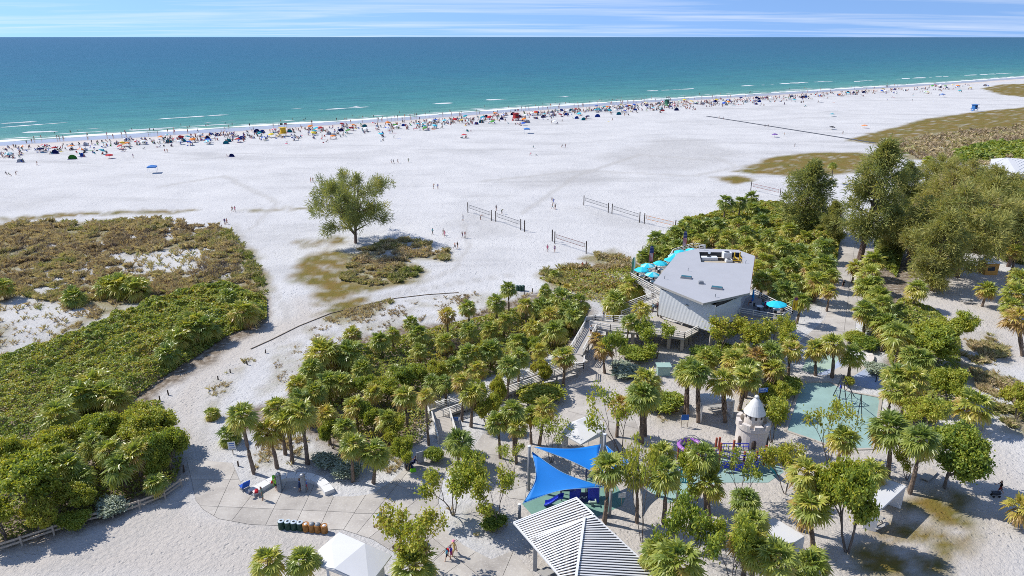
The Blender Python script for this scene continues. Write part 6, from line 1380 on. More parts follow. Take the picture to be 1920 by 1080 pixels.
for k, (x, y, s, r) in enumerate(((1745, 545, 0.85, 0.4), (1795, 520, 1.0, 2.0), (1700, 500, 0.7, 4.0), (1840, 470, 0.9, 1.2), (1780, 455, 0.9, 3.0), (1890, 500, 0.85, 5.0), (1730, 430, 0.75, 0.0), (1860, 430, 0.85, 2.6), (1800, 400, 0.8, 4.4), (1930, 450, 0.9, 1.0), (1760, 390, 0.8, 2.2))):
    plant_pine('olive casuarina ' + ('beside the pale palm at the wood edge', 'with its bare trunk on the open picnic sand', 'behind the park path palms', 'beside the orange kiosk', 'in the heart of the pine wood', 'above the yellow skirted palm', 'behind the park path bend', 'before the pale metal roofed building', 'at the dune side of the wood', 'at the outer end of the wood', 'next to the half bare casuarina')[k], P(x, y), *((tr4, cr4) if k % 3 else (tr3, cr3)), rz=r, sc=s, group=WG)
plant_pine('small dark casuarina beside the tallest pine', P(1560, 455), tr3, cr3, 2.2, 0.55); plant_pine('young casuarina by the wood on the path side', P(1668, 480), tr3, cr3, 1.1, 0.6)
plant_pine('thin half bare casuarina behind the tallest pine', P(1690, 420), tr2, cr2, 2.0, 0.62)
# bare twiggy shrubs
def twig_bush(label, px, py, r, h, seed):
    rg = random.Random(seed); mb = MB()
    for k in range(230):
        a = rg.uniform(0, 6.28); d = rg.uniform(0, r); p = Vector((d * math.cos(a), d * math.sin(a), 0.0)); e = p + Vector((rg.gauss(0, .35), rg.gauss(0, .35), h * rg.uniform(0.5, 1))); q = p.lerp(e, 0.5) + Vector((rg.gauss(0, .1), rg.gauss(0, .1), 0))
        mb.tube([p, q, e], [0.03, 0.025, 0.01], 3, caps=False)
        for j in range(4): mb.tube([q, q + Vector((rg.gauss(0, .4), rg.gauss(0, .4), rg.uniform(0, .6)))], [0.02, 0.008], 3, caps=False)
    t = thing('bare_shrub', label, 'bush', P(px, py)); mb.build('twigs', M_TWIG, t)
twig_bush('grey leafless shrub at the corner of the dry dune', 412, 508, 6.5, 1.9, 5); twig_bush('bare grey twigs low in the palm grove', 850, 655, 1.8, 1.4, 6); twig_bush('dark bare scrub in the dry dune grass', 60, 468, 8.0, 1.1, 7)

# masses
thicket('sea_grape_thicket', 'dense green sea grape thicket covering the low dune', [(-70, 830), (-70, 690), (40, 665), (130, 635), (200, 600), (330, 552), (430, 532), (500, 562), (500, 600), (428, 630), (378, 664), (305, 710), (262, 742), (200, 775), (130, 815), (60, 800), (0, 840)], 55, 1.9, 0.24, 3, tone=(0.52, 0.14), edge=1.8, ntone=0.3)
thicket('understorey', 'dark green undergrowth of the wood above the rail fence', [(-70, 1035), (-70, 840), (60, 800), (200, 780), (300, 750), (345, 850), (330, 905), (250, 935), (150, 965), (60, 1000)], 36, 1.5, 0.24, 5, tone=(0.6, 0.14))
thicket('understorey', 'green undergrowth between the grove palms', [(560, 700), (640, 655), (760, 630), (860, 605), (930, 590), (1030, 560), (1105, 575), (1090, 610), (1050, 660), (960, 690), (830, 745), (790, 830), (700, 860), (620, 820), (560, 790), (550, 740)], 26, 1.4, 0.24, 7, tone=(0.5, 0.16))
thicket('scrub', 'green scrub under the palms behind the restaurant', [(1195, 495), (1235, 450), (1285, 415), (1350, 400), (1410, 382), (1470, 385), (1560, 410), (1575, 450), (1560, 530), (1510, 575), (1440, 555), (1420, 480), (1330, 462), (1250, 485)], 26, 1.7, 0.26, 9, tone=(0.48, 0.15))
thicket('sea_grape_mound', 'rounded sea grape mound beside the shaded path', [(1500, 480), (1495, 440), (1530, 415), (1565, 440), (1570, 480), (1540, 500)], 60, 4.2, 0.26, 19, tone=(0.48, 0.13), edge=4.0, bump=6)
thicket('understorey', 'green undergrowth of the pine wood', [(1640, 440), (1700, 370), (1800, 330), (1960, 330), (1960, 505), (1880, 490), (1760, 420), (1700, 450), (1680, 520), (1640, 490)], 22, 2.2, 0.30, 11, tone=(0.6, 0.14))
thicket('understorey', 'mixed green undergrowth beside the turquoise surface', [(1640, 610), (1690, 560), (1760, 585), (1800, 640), (1800, 760), (1740, 800), (1690, 760), (1670, 690)], 30, 1.4, 0.24, 13, tone=(0.56, 0.14))
thicket('green_bank', 'dark green bushes at the far edge of the dunes', [(1780, 285), (1850, 270), (1960, 268), (1960, 310), (1890, 300), (1800, 305)], 6, 2.5, 0.5, 15, tone=(0.62, 0.1), edge=4)
thicket('low_scrub', 'low olive scrub on the sandy bank below the beach deck', [(1010, 522), (1060, 500), (1130, 505), (1190, 500), (1225, 490), (1200, 560), (1160, 575), (1110, 565)], 14, 0.9, 0.22, 17, tone=(0.38, 0.2))
HO = [[(0, 545), (60, 560), (190, 580), (120, 620), (0, 690)], [(300, 470), (375, 465), (385, 505), (280, 515), (200, 480)]]
grass('dune_grass', 'dry tan dune grass mixed with green tufts', [DUNE[0]], 13.0, 0.60, 31, (0.42, 0.24), hole=HO, low=0.33)
grass('dune_grass', 'olive and brown grass on the beach islands', [DUNE[1], DUNE[2]], 26.0, 0.5, 33, (0.62, 0.24), low=0.16)
grass('dune_grass', 'olive grass on the bank below the restaurant', [DUNE[3], DUNE[4]], 9.0, 0.6, 35, (0.66, 0.18), low=0.42)
grass('dune_grass', 'brown grass of the far dunes', [DUNE[5]], 2.2, 0.8, 37, (0.42, 0.22), low=0.34, blades=8, width=0.05)
grass('dry_grass', 'straw coloured grass bank beside bright green trees', [DUNE[6]], 22, 0.75, 39, (0.56, 0.2), low=0.36)
grass('sparse_grass', 'sparse dry tufts on the white sand bank', [SPARSE[0]], 4.0, 0.32, 41, (0.25, 0.16), low=0.50, soft=1.0)
grass('sparse_grass', 'tan tufts at the path edges and planted beds', SPARSE[1:], 11, 0.5, 43, (0.5, 0.2), low=0.40, soft=0.4)
grass('edge_grass', 'green tufts along the edge of the sand path', [FILM[10]], 7, 0.5, 45, (0.75, 0.2), low=0.36, soft=0.4)
print('palms', N_PALM)
# ------------------------------------------------------------------ people
def skin_mats():
    m, t, b = nodes('skin'); N, L = t.nodes, t.links; oi = N.new('ShaderNodeObjectInfo')
    r = ramp(t, [(0.0, (0.52, 0.30, 0.20)), (0.35, (0.45, 0.24, 0.15)), (0.65, (0.36, 0.18, 0.11)), (0.85, (0.20, 0.10, 0.06)), (1.0, (0.12, 0.06, 0.04))]); L.new(oi.outputs['Random'], r.inputs[0]); L.new(r.outputs[0], b.inputs['Base Color']); b.inputs['Roughness'].default_value = 0.55
    h, t, b2 = nodes('hair'); N, L = t.nodes, t.links; oi = N.new('ShaderNodeObjectInfo'); mu = N.new('ShaderNodeMath'); mu.operation = 'FRACT'; mm = N.new('ShaderNodeMath'); mm.operation = 'MULTIPLY'; mm.inputs[1].default_value = 7.3; L.new(oi.outputs['Random'], mm.inputs[0]); L.new(mm.outputs[0], mu.inputs[0])
    r = ramp(t, [(0.0, (0.02, 0.013, 0.01)), (0.5, (0.07, 0.035, 0.02)), (0.8, (0.22, 0.13, 0.06)), (1.0, (0.35, 0.3, 0.25))]); L.new(mu.outputs[0], r.inputs[0]); L.new(r.outputs[0], b2.inputs['Base Color']); b2.inputs['Roughness'].default_value = 0.6
    c, t, b3 = nodes('clothes_main'); N, L = t.nodes, t.links; oi = N.new('ShaderNodeObjectInfo'); L.new(oi.outputs['Color'], b3.inputs['Base Color']); b3.inputs['Roughness'].default_value = 0.8
    d, t, b4 = nodes('clothes_lower'); N, L = t.nodes, t.links; oi = N.new('ShaderNodeObjectInfo'); mm = N.new('ShaderNodeMath'); mm.operation = 'MULTIPLY'; mm.inputs[1].default_value = 13.7; fr = N.new('ShaderNodeMath'); fr.operation = 'FRACT'; L.new(oi.outputs['Random'], mm.inputs[0]); L.new(mm.outputs[0], fr.inputs[0])
    r = ramp(t, [(0.0, (0.02, 0.025, 0.05)), (0.25, (0.015, 0.015, 0.018)), (0.45, (0.03, 0.07, 0.16)), (0.62, (0.25, 0.22, 0.18)), (0.78, (0.30, 0.03, 0.035)), (0.9, (0.02, 0.16, 0.2))], 'CONSTANT'); L.new(fr.outputs[0], r.inputs[0]); L.new(r.outputs[0], b4.inputs['Base Color']); b4.inputs['Roughness'].default_value = 0.8
    return m, h, c, d
M_SKIN, M_HAIR, M_TOP, M_LOW = skin_mats()
M_EYE = mat('eye_dark', (0.02, 0.015, 0.012), 0.3, 0.1, 2.0)
def skeleton(pose):
    """joints of a 1.7 m figure, facing +y; returns verts, edges, radii, region per edge"""
    leg = {'stand': ((4, 4), (-4, 4)), 'walk': ((24, 10), (-20, 22)), 'walk2': ((14, 6), (-12, 14)), 'sit': ((84, 72), (80, 60)), 'chair': ((78, 80), (76, 86)), 'lie': ((4, 3), (6, 14)), 'bend': ((18, 22), (4, 6)), 'reach': ((3, 4), (-5, 5))}[pose]
    arm = {'stand': ((6, 10), (-4, 14)), 'walk': ((-24, 18), (26, 28)), 'walk2': ((-12, 14), (16, 35)), 'sit': ((-28, 8), (25, 55)), 'chair': ((20, 60), (24, 50)), 'lie': ((8, 12), (10, 60)), 'bend': ((70, 15), (60, 20)), 'reach': ((85, 55), (70, 65))}[pose]
    lean = math.radians({'bend': 48, 'sit': -16, 'chair': -14}.get(pose, 3))
    V, E, Rr, reg = [], [], [], []
    def v(p, rx, ry=None): V.append(Vector(p)); Rr.append((rx, ry or rx)); return len(V) - 1
    def e(a, b, r): E.append((a, b)); reg.append(r)
    def ub(p):                                     # upper body leans about the hip
        p = Vector(p) - Vector((0, 0, 0.95)); return Matrix.Rotation(-lean, 3, 'X') @ p + Vector((0, 0, 0.95))
    pel = v((0, 0, 0.94), 0.15, 0.105); wa = v(ub((0, 0.005, 1.09)), 0.125, 0.09); ch = v(ub((0, 0, 1.29)), 0.15, 0.10); nk = v(ub((0, 0, 1.45)), 0.058); h0 = v(ub((0, 0.015, 1.54)), 0.075, 0.085); h1 = v(ub((0, 0.02, 1.63)), 0.085, 0.10); h2 = v(ub((0, 0.01, 1.70)), 0.045, 0.055)
    e(pel, wa, 'torso'); e(wa, ch, 'torso'); e(ch, nk, 'neck'); e(nk, h0, 'head'); e(h0, h1, 'head'); e(h1, h2, 'head')
    hands = []
    for s, (a, f) in zip((-1, 1), arm):
        a, f = math.radians(a), math.radians(f)
        sh = v(ub((s * 0.185, 0, 1.40)), 0.062); d1 = Vector((s * 0.16, math.sin(a), -math.cos(a))).normalized(); d2 = Vector((s * 0.05, math.sin(a + f), -math.cos(a + f))).normalized()
        q = ub((s * 0.185, 0, 1.40)); el = v(q + d1 * 0.29, 0.043); wr = v(q + d1 * 0.29 + d2 * 0.25, 0.031); hd = v(q + d1 * 0.29 + d2 * 0.33, 0.036, 0.022)
        e(ch, sh, 'torso'); e(sh, el, 'uarm'); e(el, wr, 'farm'); e(wr, hd, 'hand'); hands.append((q + d1 * 0.29 + d2 * 0.34, d2, s))
    for s, (t, k) in zip((-1, 1), leg):
        t, k = math.radians(t), math.radians(k); hp = Vector((s * 0.095, 0, 0.90)); kn = hp + Vector((s * 0.02, math.sin(t), -math.cos(t))) * 0.43; an = kn + Vector((0, math.sin(t - k), -math.cos(t - k))) * 0.41
        i0 = v(hp, 0.098); i1 = v(kn, 0.062); im = v(kn.lerp(an, 0.35), 0.058); i2 = v(an, 0.038)
        fd = Vector((0, math.cos(t - k), math.sin(t - k))) if pose not in ('stand', 'walk', 'walk2', 'bend', 'reach') else Vector((0, 1, 0)); dn = Vector((0, math.sin(t - k), -math.cos(t - k)))
        i3 = v(an + fd * 0.04 + dn * 0.05, 0.042, 0.035); i4 = v(an + fd * 0.17 + dn * 0.06, 0.035, 0.022)
        e(pel, i0, 'pelvis'); e(i0, i1, 'thigh'); e(i1, im, 'shin'); e(im, i2, 'shin'); e(i2, i3, 'foot'); e(i3, i4, 'foot')
    return V, E, Rr, reg, hands, (V[h1], lean)
def body_mesh(pose, lv=1):
    V, E, Rr, reg, hands, head = skeleton(pose)
    me = bpy.data.meshes.new('body'); me.from_pydata([tuple(p) for p in V], E, []); ob = bpy.data.objects.new('tmp', me); COL.objects.link(ob)
    sk = ob.modifiers.new('skin', 'SKIN'); sk.use_smooth_shade = True; sk.branch_smoothing = 0.6
    for i, r in enumerate(Rr): me.skin_vertices[0].data[i].radius = r
    me.skin_vertices[0].data[0].use_root = True
    sb = ob.modifiers.new('sub', 'SUBSURF'); sb.levels = sb.render_levels = lv
    dg = bpy.context.evaluated_depsgraph_get(); out = bpy.data.meshes.new_from_object(ob.evaluated_get(dg)); bpy.data.objects.remove(ob)
    cen = np.empty(len(out.polygons) * 3); out.polygons.foreach_get('center', cen); cen = cen.reshape(-1, 3)
    best = np.full(len(cen), 1e9); R = np.zeros(len(cen), dtype=int); tt = np.zeros(len(cen))
    for k, (a, b) in enumerate(E):
        A, B = np.array(V[a]), np.array(V[b]); d = B - A; t = np.clip(((cen - A) @ d) / (d @ d), 0, 1); dist = np.linalg.norm(cen - A - t[:, None] * d, axis=1) - 0.5 * min(Rr[a][0], Rr[b][0])
        k2 = dist < best; best[k2] = dist[k2]; R[k2] = k; tt[k2] = t[k2]
    hc, hl = head; up = Matrix.Rotation(-hl, 3, 'X') @ Vector((0, 0, 1)); fw = Matrix.Rotation(-hl, 3, 'X') @ Vector((0, 1, 0))
    names = [reg[k] for k in R]; hair = [(n == 'head' and ((Vector(c) - hc).dot(up) > 0.03 or (Vector(c) - hc).dot(fw) < -0.02)) for n, c in zip(names, cen)]
    return out, names, tt, hair, hands, head
def lay(me, pose):
    """put the figure on its support"""
    if pose == 'lie': me.transform(Matrix.Rotation(-PI / 2, 4, 'X'))
    zs = [v.co.z for v in me.vertices]; lo = min(zs)
    me.transform(Matrix.Translation((0, 0, -lo + (0.0 if pose != 'lie' else 0.02))))
OUT = {'shirt': lambda n, t: 2 if n in ('torso', 'neck') or (n == 'uarm' and t < 0.6) else 3 if n == 'pelvis' or (n == 'thigh' and t < 0.7) else 0,
       'shorts': lambda n, t: 2 if n == 'pelvis' or (n == 'thigh' and t < 0.75) else 0,
       'swim': lambda n, t: 2 if n in ('pelvis',) or (n == 'torso' and True) else 0,
       'dress': lambda n, t: 2 if n in ('torso', 'pelvis') or (n == 'thigh' and t < 0.95) else 0}
BODY = {}
for pose in ('stand', 'walk', 'walk2', 'sit', 'chair', 'lie', 'bend', 'reach'):
    src, names, tt, hair, hands, head = body_mesh(pose)
    for oname, fn in OUT.items():
        me = src.copy(); me.name = 'person'; me.materials.clear()
        for m in (M_SKIN, M_HAIR, M_TOP, M_LOW): me.materials.append(m)
        me.polygons.foreach_set('material_index', [1 if hr else fn(n, t) for n, t, hr in zip(names, tt, hair)]); lay(me, pose); BODY[pose, oname] = me
    BODY[pose] = (src, names, tt, hair, hands, head)
LOD = {}
for pose in ('stand', 'walk', 'walk2', 'sit', 'chair', 'lie', 'bend'):
    src, names, tt, hair, _, _ = body_mesh(pose, 0)
    for oname, fn in OUT.items():
        me = src.copy(); me.polygons.foreach_set('material_index', [0] * len(me.polygons)); lay(me, pose)
        LOD[pose, oname] = ([v.co.copy() for v in me.vertices], [tuple(q.vertices) for q in me.polygons], [1 if hr else fn(n, t) for n, t, hr in zip(names, tt, hair)])
COLS = {'red': (150, 30, 35), 'navy': (25, 32, 60), 'black': (22, 22, 25), 'blue': (40, 80, 170), 'white': (225, 225, 225), 'pink': (210, 90, 130), 'green': (60, 110, 60), 'orange': (215, 110, 40), 'teal': (30, 140, 150), 'grey': (110, 112, 118), 'purple': (90, 50, 120)}
POSEW = {'stand': 'standing', 'walk': 'walking', 'walk2': 'strolling', 'sit': 'sitting', 'chair': 'sitting back', 'lie': 'lying down', 'bend': 'bending down', 'reach': 'reaching out'}
OUTW = {'shirt': 'shirt', 'shorts': 'swim shorts', 'swim': 'swimsuit', 'dress': 'dress'}
N_PEOPLE = 0
def far_person(loc, pose, outfit, colr, rz, where, s=1.0):
    global N_PEOPLE; N_PEOPLE += 1
    o = use('person', BODY[pose, outfit], None, loc, (0, 0, rz), s); o.color = lin(COLS[colr]); lab = f'{colr} {OUTW[outfit]} person {POSEW[pose]} {where}'
    return tag(o, lab, 'person', f'people {where}')
def near_person(px, py, pose, label, rz, top, low, hair=None, outfit='shirt', s=1.0, z=0.0, hat=None, bag=None):
    """body, clothing and hair as separate meshes; hands with five fingers, face with eyes, nose, ears"""
    src, names, tt, hr, hands, (hc, hl) = BODY[pose]
    t = thing('person', label, 'person', P(px, py, z), rz, scale=s); zs = [v.co.z for v in src.vertices]; dz = -min(zs)
    body = src.copy(); body.materials.clear(); body.materials.append(M_SKIN); body.materials.append(M_EYE); body.polygons.foreach_set('material_index', [0] * len(body.polygons))
    bm = bmesh.new(); bm.from_mesh(body)
    ex = MB()
    for hp, d, sd in hands:
        side = Vector((0, 1, 0)) - d * d.y; side = side.normalized() if side.length > 0.1 else Vector((1, 0, 0)); cu = Vector((-sd, 0, 0))
        for k, L in enumerate((0.062, 0.074, 0.078, 0.07)): 
            p = hp + side * (k - 1.5) * 0.019; ex.tube([p - d * 0.02, p + d * L * 0.55, p + d * L * 0.9 + cu * 0.02], [0.010, 0.009, 0.006], 5)
        ex.tube([hp - d * 0.06 + side * 0.03, hp - d * 0.02 + side * 0.055 + cu * 0.01, hp + d * 0.01 + side * 0.058 + cu * 0.025], [0.012, 0.010, 0.007], 5)
    Rm = Matrix.Rotation(-hl, 3, 'X'); F_ = lambda v: hc + Rm @ Vector(v)
    ex.tube([F_((0, 0.09, 0.0)), F_((0, 0.122, -0.03)), F_((0, 0.10, -0.04))], [0.008, 0.015, 0.010], 5)
    for sd in (-1, 1): ex.box(F_((sd * 0.088, -0.005, -0.015)), (0.016, 0.04, 0.06))
    ex.box(F_((0, 0.10, -0.075)), (0.05, 0.01, 0.012))
    k0 = len(bm.faces); exm = ex.mesh('x', M_SKIN); bm.from_mesh(exm)
    ey = MB()
    for sd in (-1, 1): ey.lathe([(0.001, -0.012), (0.012, 0), (0.001, 0.012)], F_((sd * 0.034, 0.093, 0.005)), 6)
    n1 = len(bm.faces); eym = ey.mesh('y', M_EYE); bm.from_mesh(eym); bm.faces.ensure_lookup_table()
    for f in bm.faces[n1:]: f.material_index = 1
    bm.to_mesh(body); bm.free(); use('body', body, t, (0, 0, dz))
    def shell(nm, sel, off, m):
        b2 = bmesh.new(); b2.from_mesh(src); b2.faces.ensure_lookup_table()
        bmesh.ops.delete(b2, geom=[f for i, f in enumerate(b2.faces) if not sel(names[i], tt[i], hr[i])], context='FACES')
        b2.normal_update(); nv = {v: v.normal.copy() for v in b2.verts}
        for v in b2.verts: v.co += nv[v] * off
        me = bpy.data.meshes.new(nm); b2.to_mesh(me); b2.free(); me.materials.clear(); me.materials.append(m); me.polygons.foreach_set('material_index', [0] * len(me.polygons))
        if len(me.polygons): use(nm, me, t, (0, 0, dz))
    shell('hair', lambda n, a, h: h, 0.014, hair or M_HAIR)
    if outfit == 'dress': shell('dress', lambda n, a, h: n in ('torso', 'pelvis') or (n == 'thigh' and a < 0.9) or (n == 'uarm' and a < 0.5), 0.025, top)
    else:
        if top: shell('shirt', lambda n, a, h: n in ('torso',) or (n == 'uarm' and a < 0.6), 0.016, top)
        shell('shorts', lambda n, a, h: n == 'pelvis' or (n == 'thigh' and a < 0.7), 0.02, low)
    if hat: MB().lathe([(0.17, 0.0), (0.11, 0.02), (0.10, 0.09), (0.03, 0.12)], n=12).build('hat', hat, t, loc=F_((0, 0, 0.04)) + Vector((0, 0, dz)))
    if bag: MB().box((0, 0, 0), (0.3, 0.16, 0.42)).box((0, -0.1, -0.06), (0.22, 0.08, 0.22)).build('backpack', bag, t, loc=F_((0, -0.2, -0.36)) + Vector((0, 0, dz)), bevel=0.03)
    return t
fb_ = fabric
near_person(493, 938, 'stand', 'person in loose grey green wrap standing by the bench end', 2.2, fb_((110, 130, 120)), fb_((110, 130, 120)), outfit='dress')
near_person(519, 920, 'stand', 'person half hidden behind the green towel at the shower', 3.0, fb_((150, 210, 70)), fb_((40, 50, 60)))
near_person(563, 922, 'reach', 'person in blue swimwear washing at the shower post', -1.5, fb_((50, 70, 110)), fb_((40, 60, 100)))
near_person(575, 919, 'reach', 'child in bright blue shirt behind the shower post', 1.5, fb_((60, 110, 200)), fb_((200, 80, 110)), s=0.85)
near_person(714, 986, 'walk', 'person in light blue top with dark backpack crossing the plaza', 2.6, fb_((70, 160, 210)), fb_((25, 25, 30)), bag=fb_((30, 34, 50)))
near_person(723, 998, 'walk2', 'small child in red on the plaza beside the backpack wearer', 2.4, fb_((190, 30, 40)), fb_((190, 30, 40)), s=0.62)
near_person(852, 1040, 'walk', 'person in yellow cover up and pink cap walking on the plaza', 2.2, fb_((225, 190, 120)), fb_((225, 190, 120)), outfit='dress', hat=fb_((225, 140, 170)))
near_person(846, 1047, 'walk2', 'person in blue and pink swimwear between two walkers', 2.2, fb_((70, 60, 170)), fb_((190, 60, 120)), s=0.9)
near_person(838, 1050, 'walk', 'person carrying a red bag on the plaza', 2.2, fb_((80, 160, 190)), fb_((35, 35, 50)), s=0.85, bag=fb_((205, 25, 45)))
near_person(781, 1017, 'walk', 'person in dark shirt walking behind the sparse tree', 0.6, fb_((40, 36, 40)), fb_((50, 30, 30)))
near_person(1108, 628, 'walk2', 'person in white shirt walking down the boardwalk', 2.9, fb_((215, 225, 235)), fb_((90, 70, 60)), z=2.1)
near_person(1132, 596, 'walk2', 'person in lilac top on the sand path by the ramp', 3.0, fb_((150, 140, 190)), fb_((90, 90, 120))); near_person(1141, 597, 'walk', 'person in dark top on the sand path by the ramp', 3.0, fb_((60, 40, 50)), fb_((40, 40, 60)))
near_person(1873, 926, 'walk', 'person in black shirt and red shorts on the open sand', 1.2, fb_((25, 22, 24)), fb_((120, 40, 30)))
near_person(1580, 541, 'walk2', 'person in black with backpack on the park path', 0.2, fb_((20, 20, 24)), fb_((22, 22, 26)), bag=fb_((20, 20, 24)))
near_person(769, 882, 'bend', 'person bending over bags beside the grey panel', 1.0, fb_((60, 80, 90)), fb_((40, 45, 50))); near_person(777, 874, 'sit', 'person in navy sitting by the piled bags', 2.0, fb_((30, 40, 90)), fb_((30, 40, 70)))
near_person(1232, 582, 'stand', 'person in orange red shirt standing at the deck corner', 1.0, fb_((215, 70, 40)), fb_((60, 60, 70)), z=2.55); near_person(1224, 586, 'stand', 'person in pale blue shirt on the front deck', 2.0, fb_((160, 195, 215)), fb_((60, 60, 70)), z=2.55)
for px, py, c, lab in ((1408, 573, (40, 90, 190), 'blue'), (1430, 578, (30, 150, 170), 'turquoise'), (1435, 580, (205, 100, 190), 'pink'), (1463, 583, (90, 35, 35), 'maroon')): near_person(px, py, 'chair', f'person in {lab} sitting on the east terrace', rnd.uniform(0, 6), fb_(c), fb_((40, 45, 70)), z=4.2)
for px, py, c, lab in ((1211, 527, (45, 20, 30), 'dark red'), (1225, 529, (40, 30, 60), 'dark purple')): near_person(px, py, 'chair', f'person in {lab} sitting at a table on the beach side deck', rnd.uniform(0, 6), fb_(c), fb_((30, 30, 40)), z=4.4)
dg_ = thing('stroller', 'small dark cart beside the person in red shorts', 'cart', P(1866, 931)); MB().box((0, 0, 0.45), (0.7, 0.4, 0.3), taper=1.2).build('basket', M_DARK, dg_, bevel=0.03); MB().bar((0.3, 0, 0.5), (0.6, 0, 1.0), 0.04).build('handle', M_DARK, dg_)
for x_ in (-0.3, 0.3):
    for y_ in (-0.2, 0.2): MB().tube([(x_, y_ - 0.03, 0.13), (x_, y_ + 0.03, 0.13)], 0.13, 10).build('wheel', M_BLACK, dg_)
# bags and chair by the bench and panels
def bag(label, px, py, c, w=0.5, h=0.5, z=0.0):
    t = thing('bag', label, 'bag', P(px, py, z), rnd.uniform(0, 3)); MB().box((0, 0, h / 2), (w, w * 0.6, h), taper=0.75).build('sack', fabric(c), t, bevel=0.06); MB().tube([(-w * 0.2, 0, h * 0.95), (0, 0, h * 1.25), (w * 0.2, 0, h * 0.95)], 0.015, 5).build('handle', M_DARK, t)
bag('lime green bag lying beside the piled bags', 775, 884, (130, 215, 40), 0.7, 0.4); bag('dark grey backpack among the piled bags', 766, 880, (60, 70, 85), 0.6, 0.7); bag('blue bag among the piled bags', 771, 878, (40, 60, 120), 0.5, 0.5); bag('red bag on the bench end', 481, 922, (190, 30, 45), 0.7, 0.25, 0.48); bag('red bag on the bench behind the towel', 511, 905, (190, 40, 60), 0.45, 0.3, 0.48); bag('grey bag at the bench end', 470, 926, (90, 90, 105), 0.5, 0.3, 0.48)
# ------------------------------------------------------------------ beach gear prototypes
def umbrella_mesh(R=1.25, gores=8, two=None, c1=None):
    mb = MB(); n = gores
    prof = [(0.02, 0.0), (R * 0.45, -0.16), (R * 0.85, -0.38), (R, -0.52)]
    rim = R
    for k in range(n):
        a0, a1 = 2 * PI * k / n, 2 * PI * (k + 1) / n; vs = []
        for r, z in prof: vs += [(r * math.cos(a0), r * math.sin(a0), z), (r * math.cos(a1), r * math.sin(a1), z)]
        am = (a0 + a1) / 2; vs += [(rim * 0.96 * math.cos(am), rim * 0.96 * math.sin(am), -0.62)]
        mb.add(vs, [(2 * i, 2 * i + 2, 2 * i + 3, 2 * i + 1) for i in range(3)] + [(6, 8, 7)], (two if two and k % 2 else c1))
    return mb.mesh('canopy')
POLE_ME = MB().tube([(0, 0, 0), (0, 0, 2.0)], 0.03, 6).mesh('pole', M_SIGNW)
UMB = {}
def umbrella(label, loc, c, h=2.0, R=1.25, two=None, tilt=0.12, group=None, s=1.0, name='beach_umbrella'):
    key = (c, two, R)
    if key not in UMB: UMB[key] = umbrella_mesh(R, 8, fabric(two) if two else None, fabric(c))
    t = thing(name, label, 'umbrella', loc, rnd.uniform(0, 6.28), group, s)
    use('pole', POLE_ME, t, scale=(1, 1, h / 2.0)); use('canopy', UMB[key], t, (0, 0, h), (rnd.uniform(-tilt, tilt), rnd.uniform(0, tilt), 0)); return t
M_TURQ = (40, 190, 215)
def table_set(label, px, py, z):
    t = thing('cafe_table', label, 'table', P(px, py, z), rnd.uniform(0, 3), 'tables ' + label[-12:]); MB().lathe([(0.55, 0.72), (0.55, 0.76)], n=14).build('table_top', M_SIGNW, t); MB().tube([(0, 0, 0), (0, 0, 0.72)], 0.05, 6).build('stem', M_DARK, t); MB().lathe([(0.3, 0), (0.28, 0.03)], n=10).build('foot', M_DARK, t)
    for k in range(3):
        a = 2.1 * k; c = thing('cafe_chair', 'dark chair at a white cafe table under turquoise umbrellas', 'chair', P(px, py, z) + Vector((0.95 * math.cos(a), 0.95 * math.sin(a), 0)), a + PI / 2, 'chairs at the cafe tables')
        MB().box((0, 0, 0.44), (0.45, 0.45, 0.05)).build('seat', M_DARK, c); MB().box((0, -0.22, 0.7), (0.45, 0.05, 0.5)).build('backrest', M_DARK, c)
        for sx in (-1, 1):
            for sy in (-1, 1): MB().box((sx * 0.2, sy * 0.2, 0.22), (0.04, 0.04, 0.44)).build('leg', M_DARK, c)
for k, (px, py) in enumerate(((1239, 490), (1214.4, 494.4), (1203.4, 502), (1224, 511), (1276.6, 469), (1265.6, 476), (1259, 483.4), (1298, 466))):
    zc = 6.75; p = P(px, py, zc); umbrella('turquoise cafe umbrella with pale patches on the beach side deck', (p.x, p.y, 4.4), M_TURQ, 2.45, 1.35, (150, 215, 225) if k % 2 else (60, 200, 220), 0.06, 'turquoise umbrellas on the beach side deck', name='cafe_umbrella')
    pt = thing
for px, py in ((1203, 524), (1224, 535), (1216, 515), (1238, 512)): table_set('round white cafe table on the beach side deck', px, py, 4.4)
p = P(1456.5, 566, 6.5); umbrella('turquoise cafe umbrella over the east terrace', (p.x, p.y, 4.2), M_TURQ, 2.4, 1.6, None, 0.08, name='cafe_umbrella')
cu_ = thing('closed_umbrella', 'closed bright blue umbrella at the terrace corner', 'umbrella', P(1410, 572, 4.2)); MB().tube([(0, 0, 0), (0, 0, 2.9)], 0.035, 6).build('pole', M_SIGNW, cu_); MB().lathe([(0.06, 0.7), (0.22, 1.0), (0.2, 1.8), (0.1, 2.5), (0.03, 2.85)], n=8).build('canopy', fabric((20, 130, 200)), cu_)
for px, py in ((1424, 582), (1455, 588), (1440, 574)): table_set('white cafe table on the east terrace', px, py, 4.2)
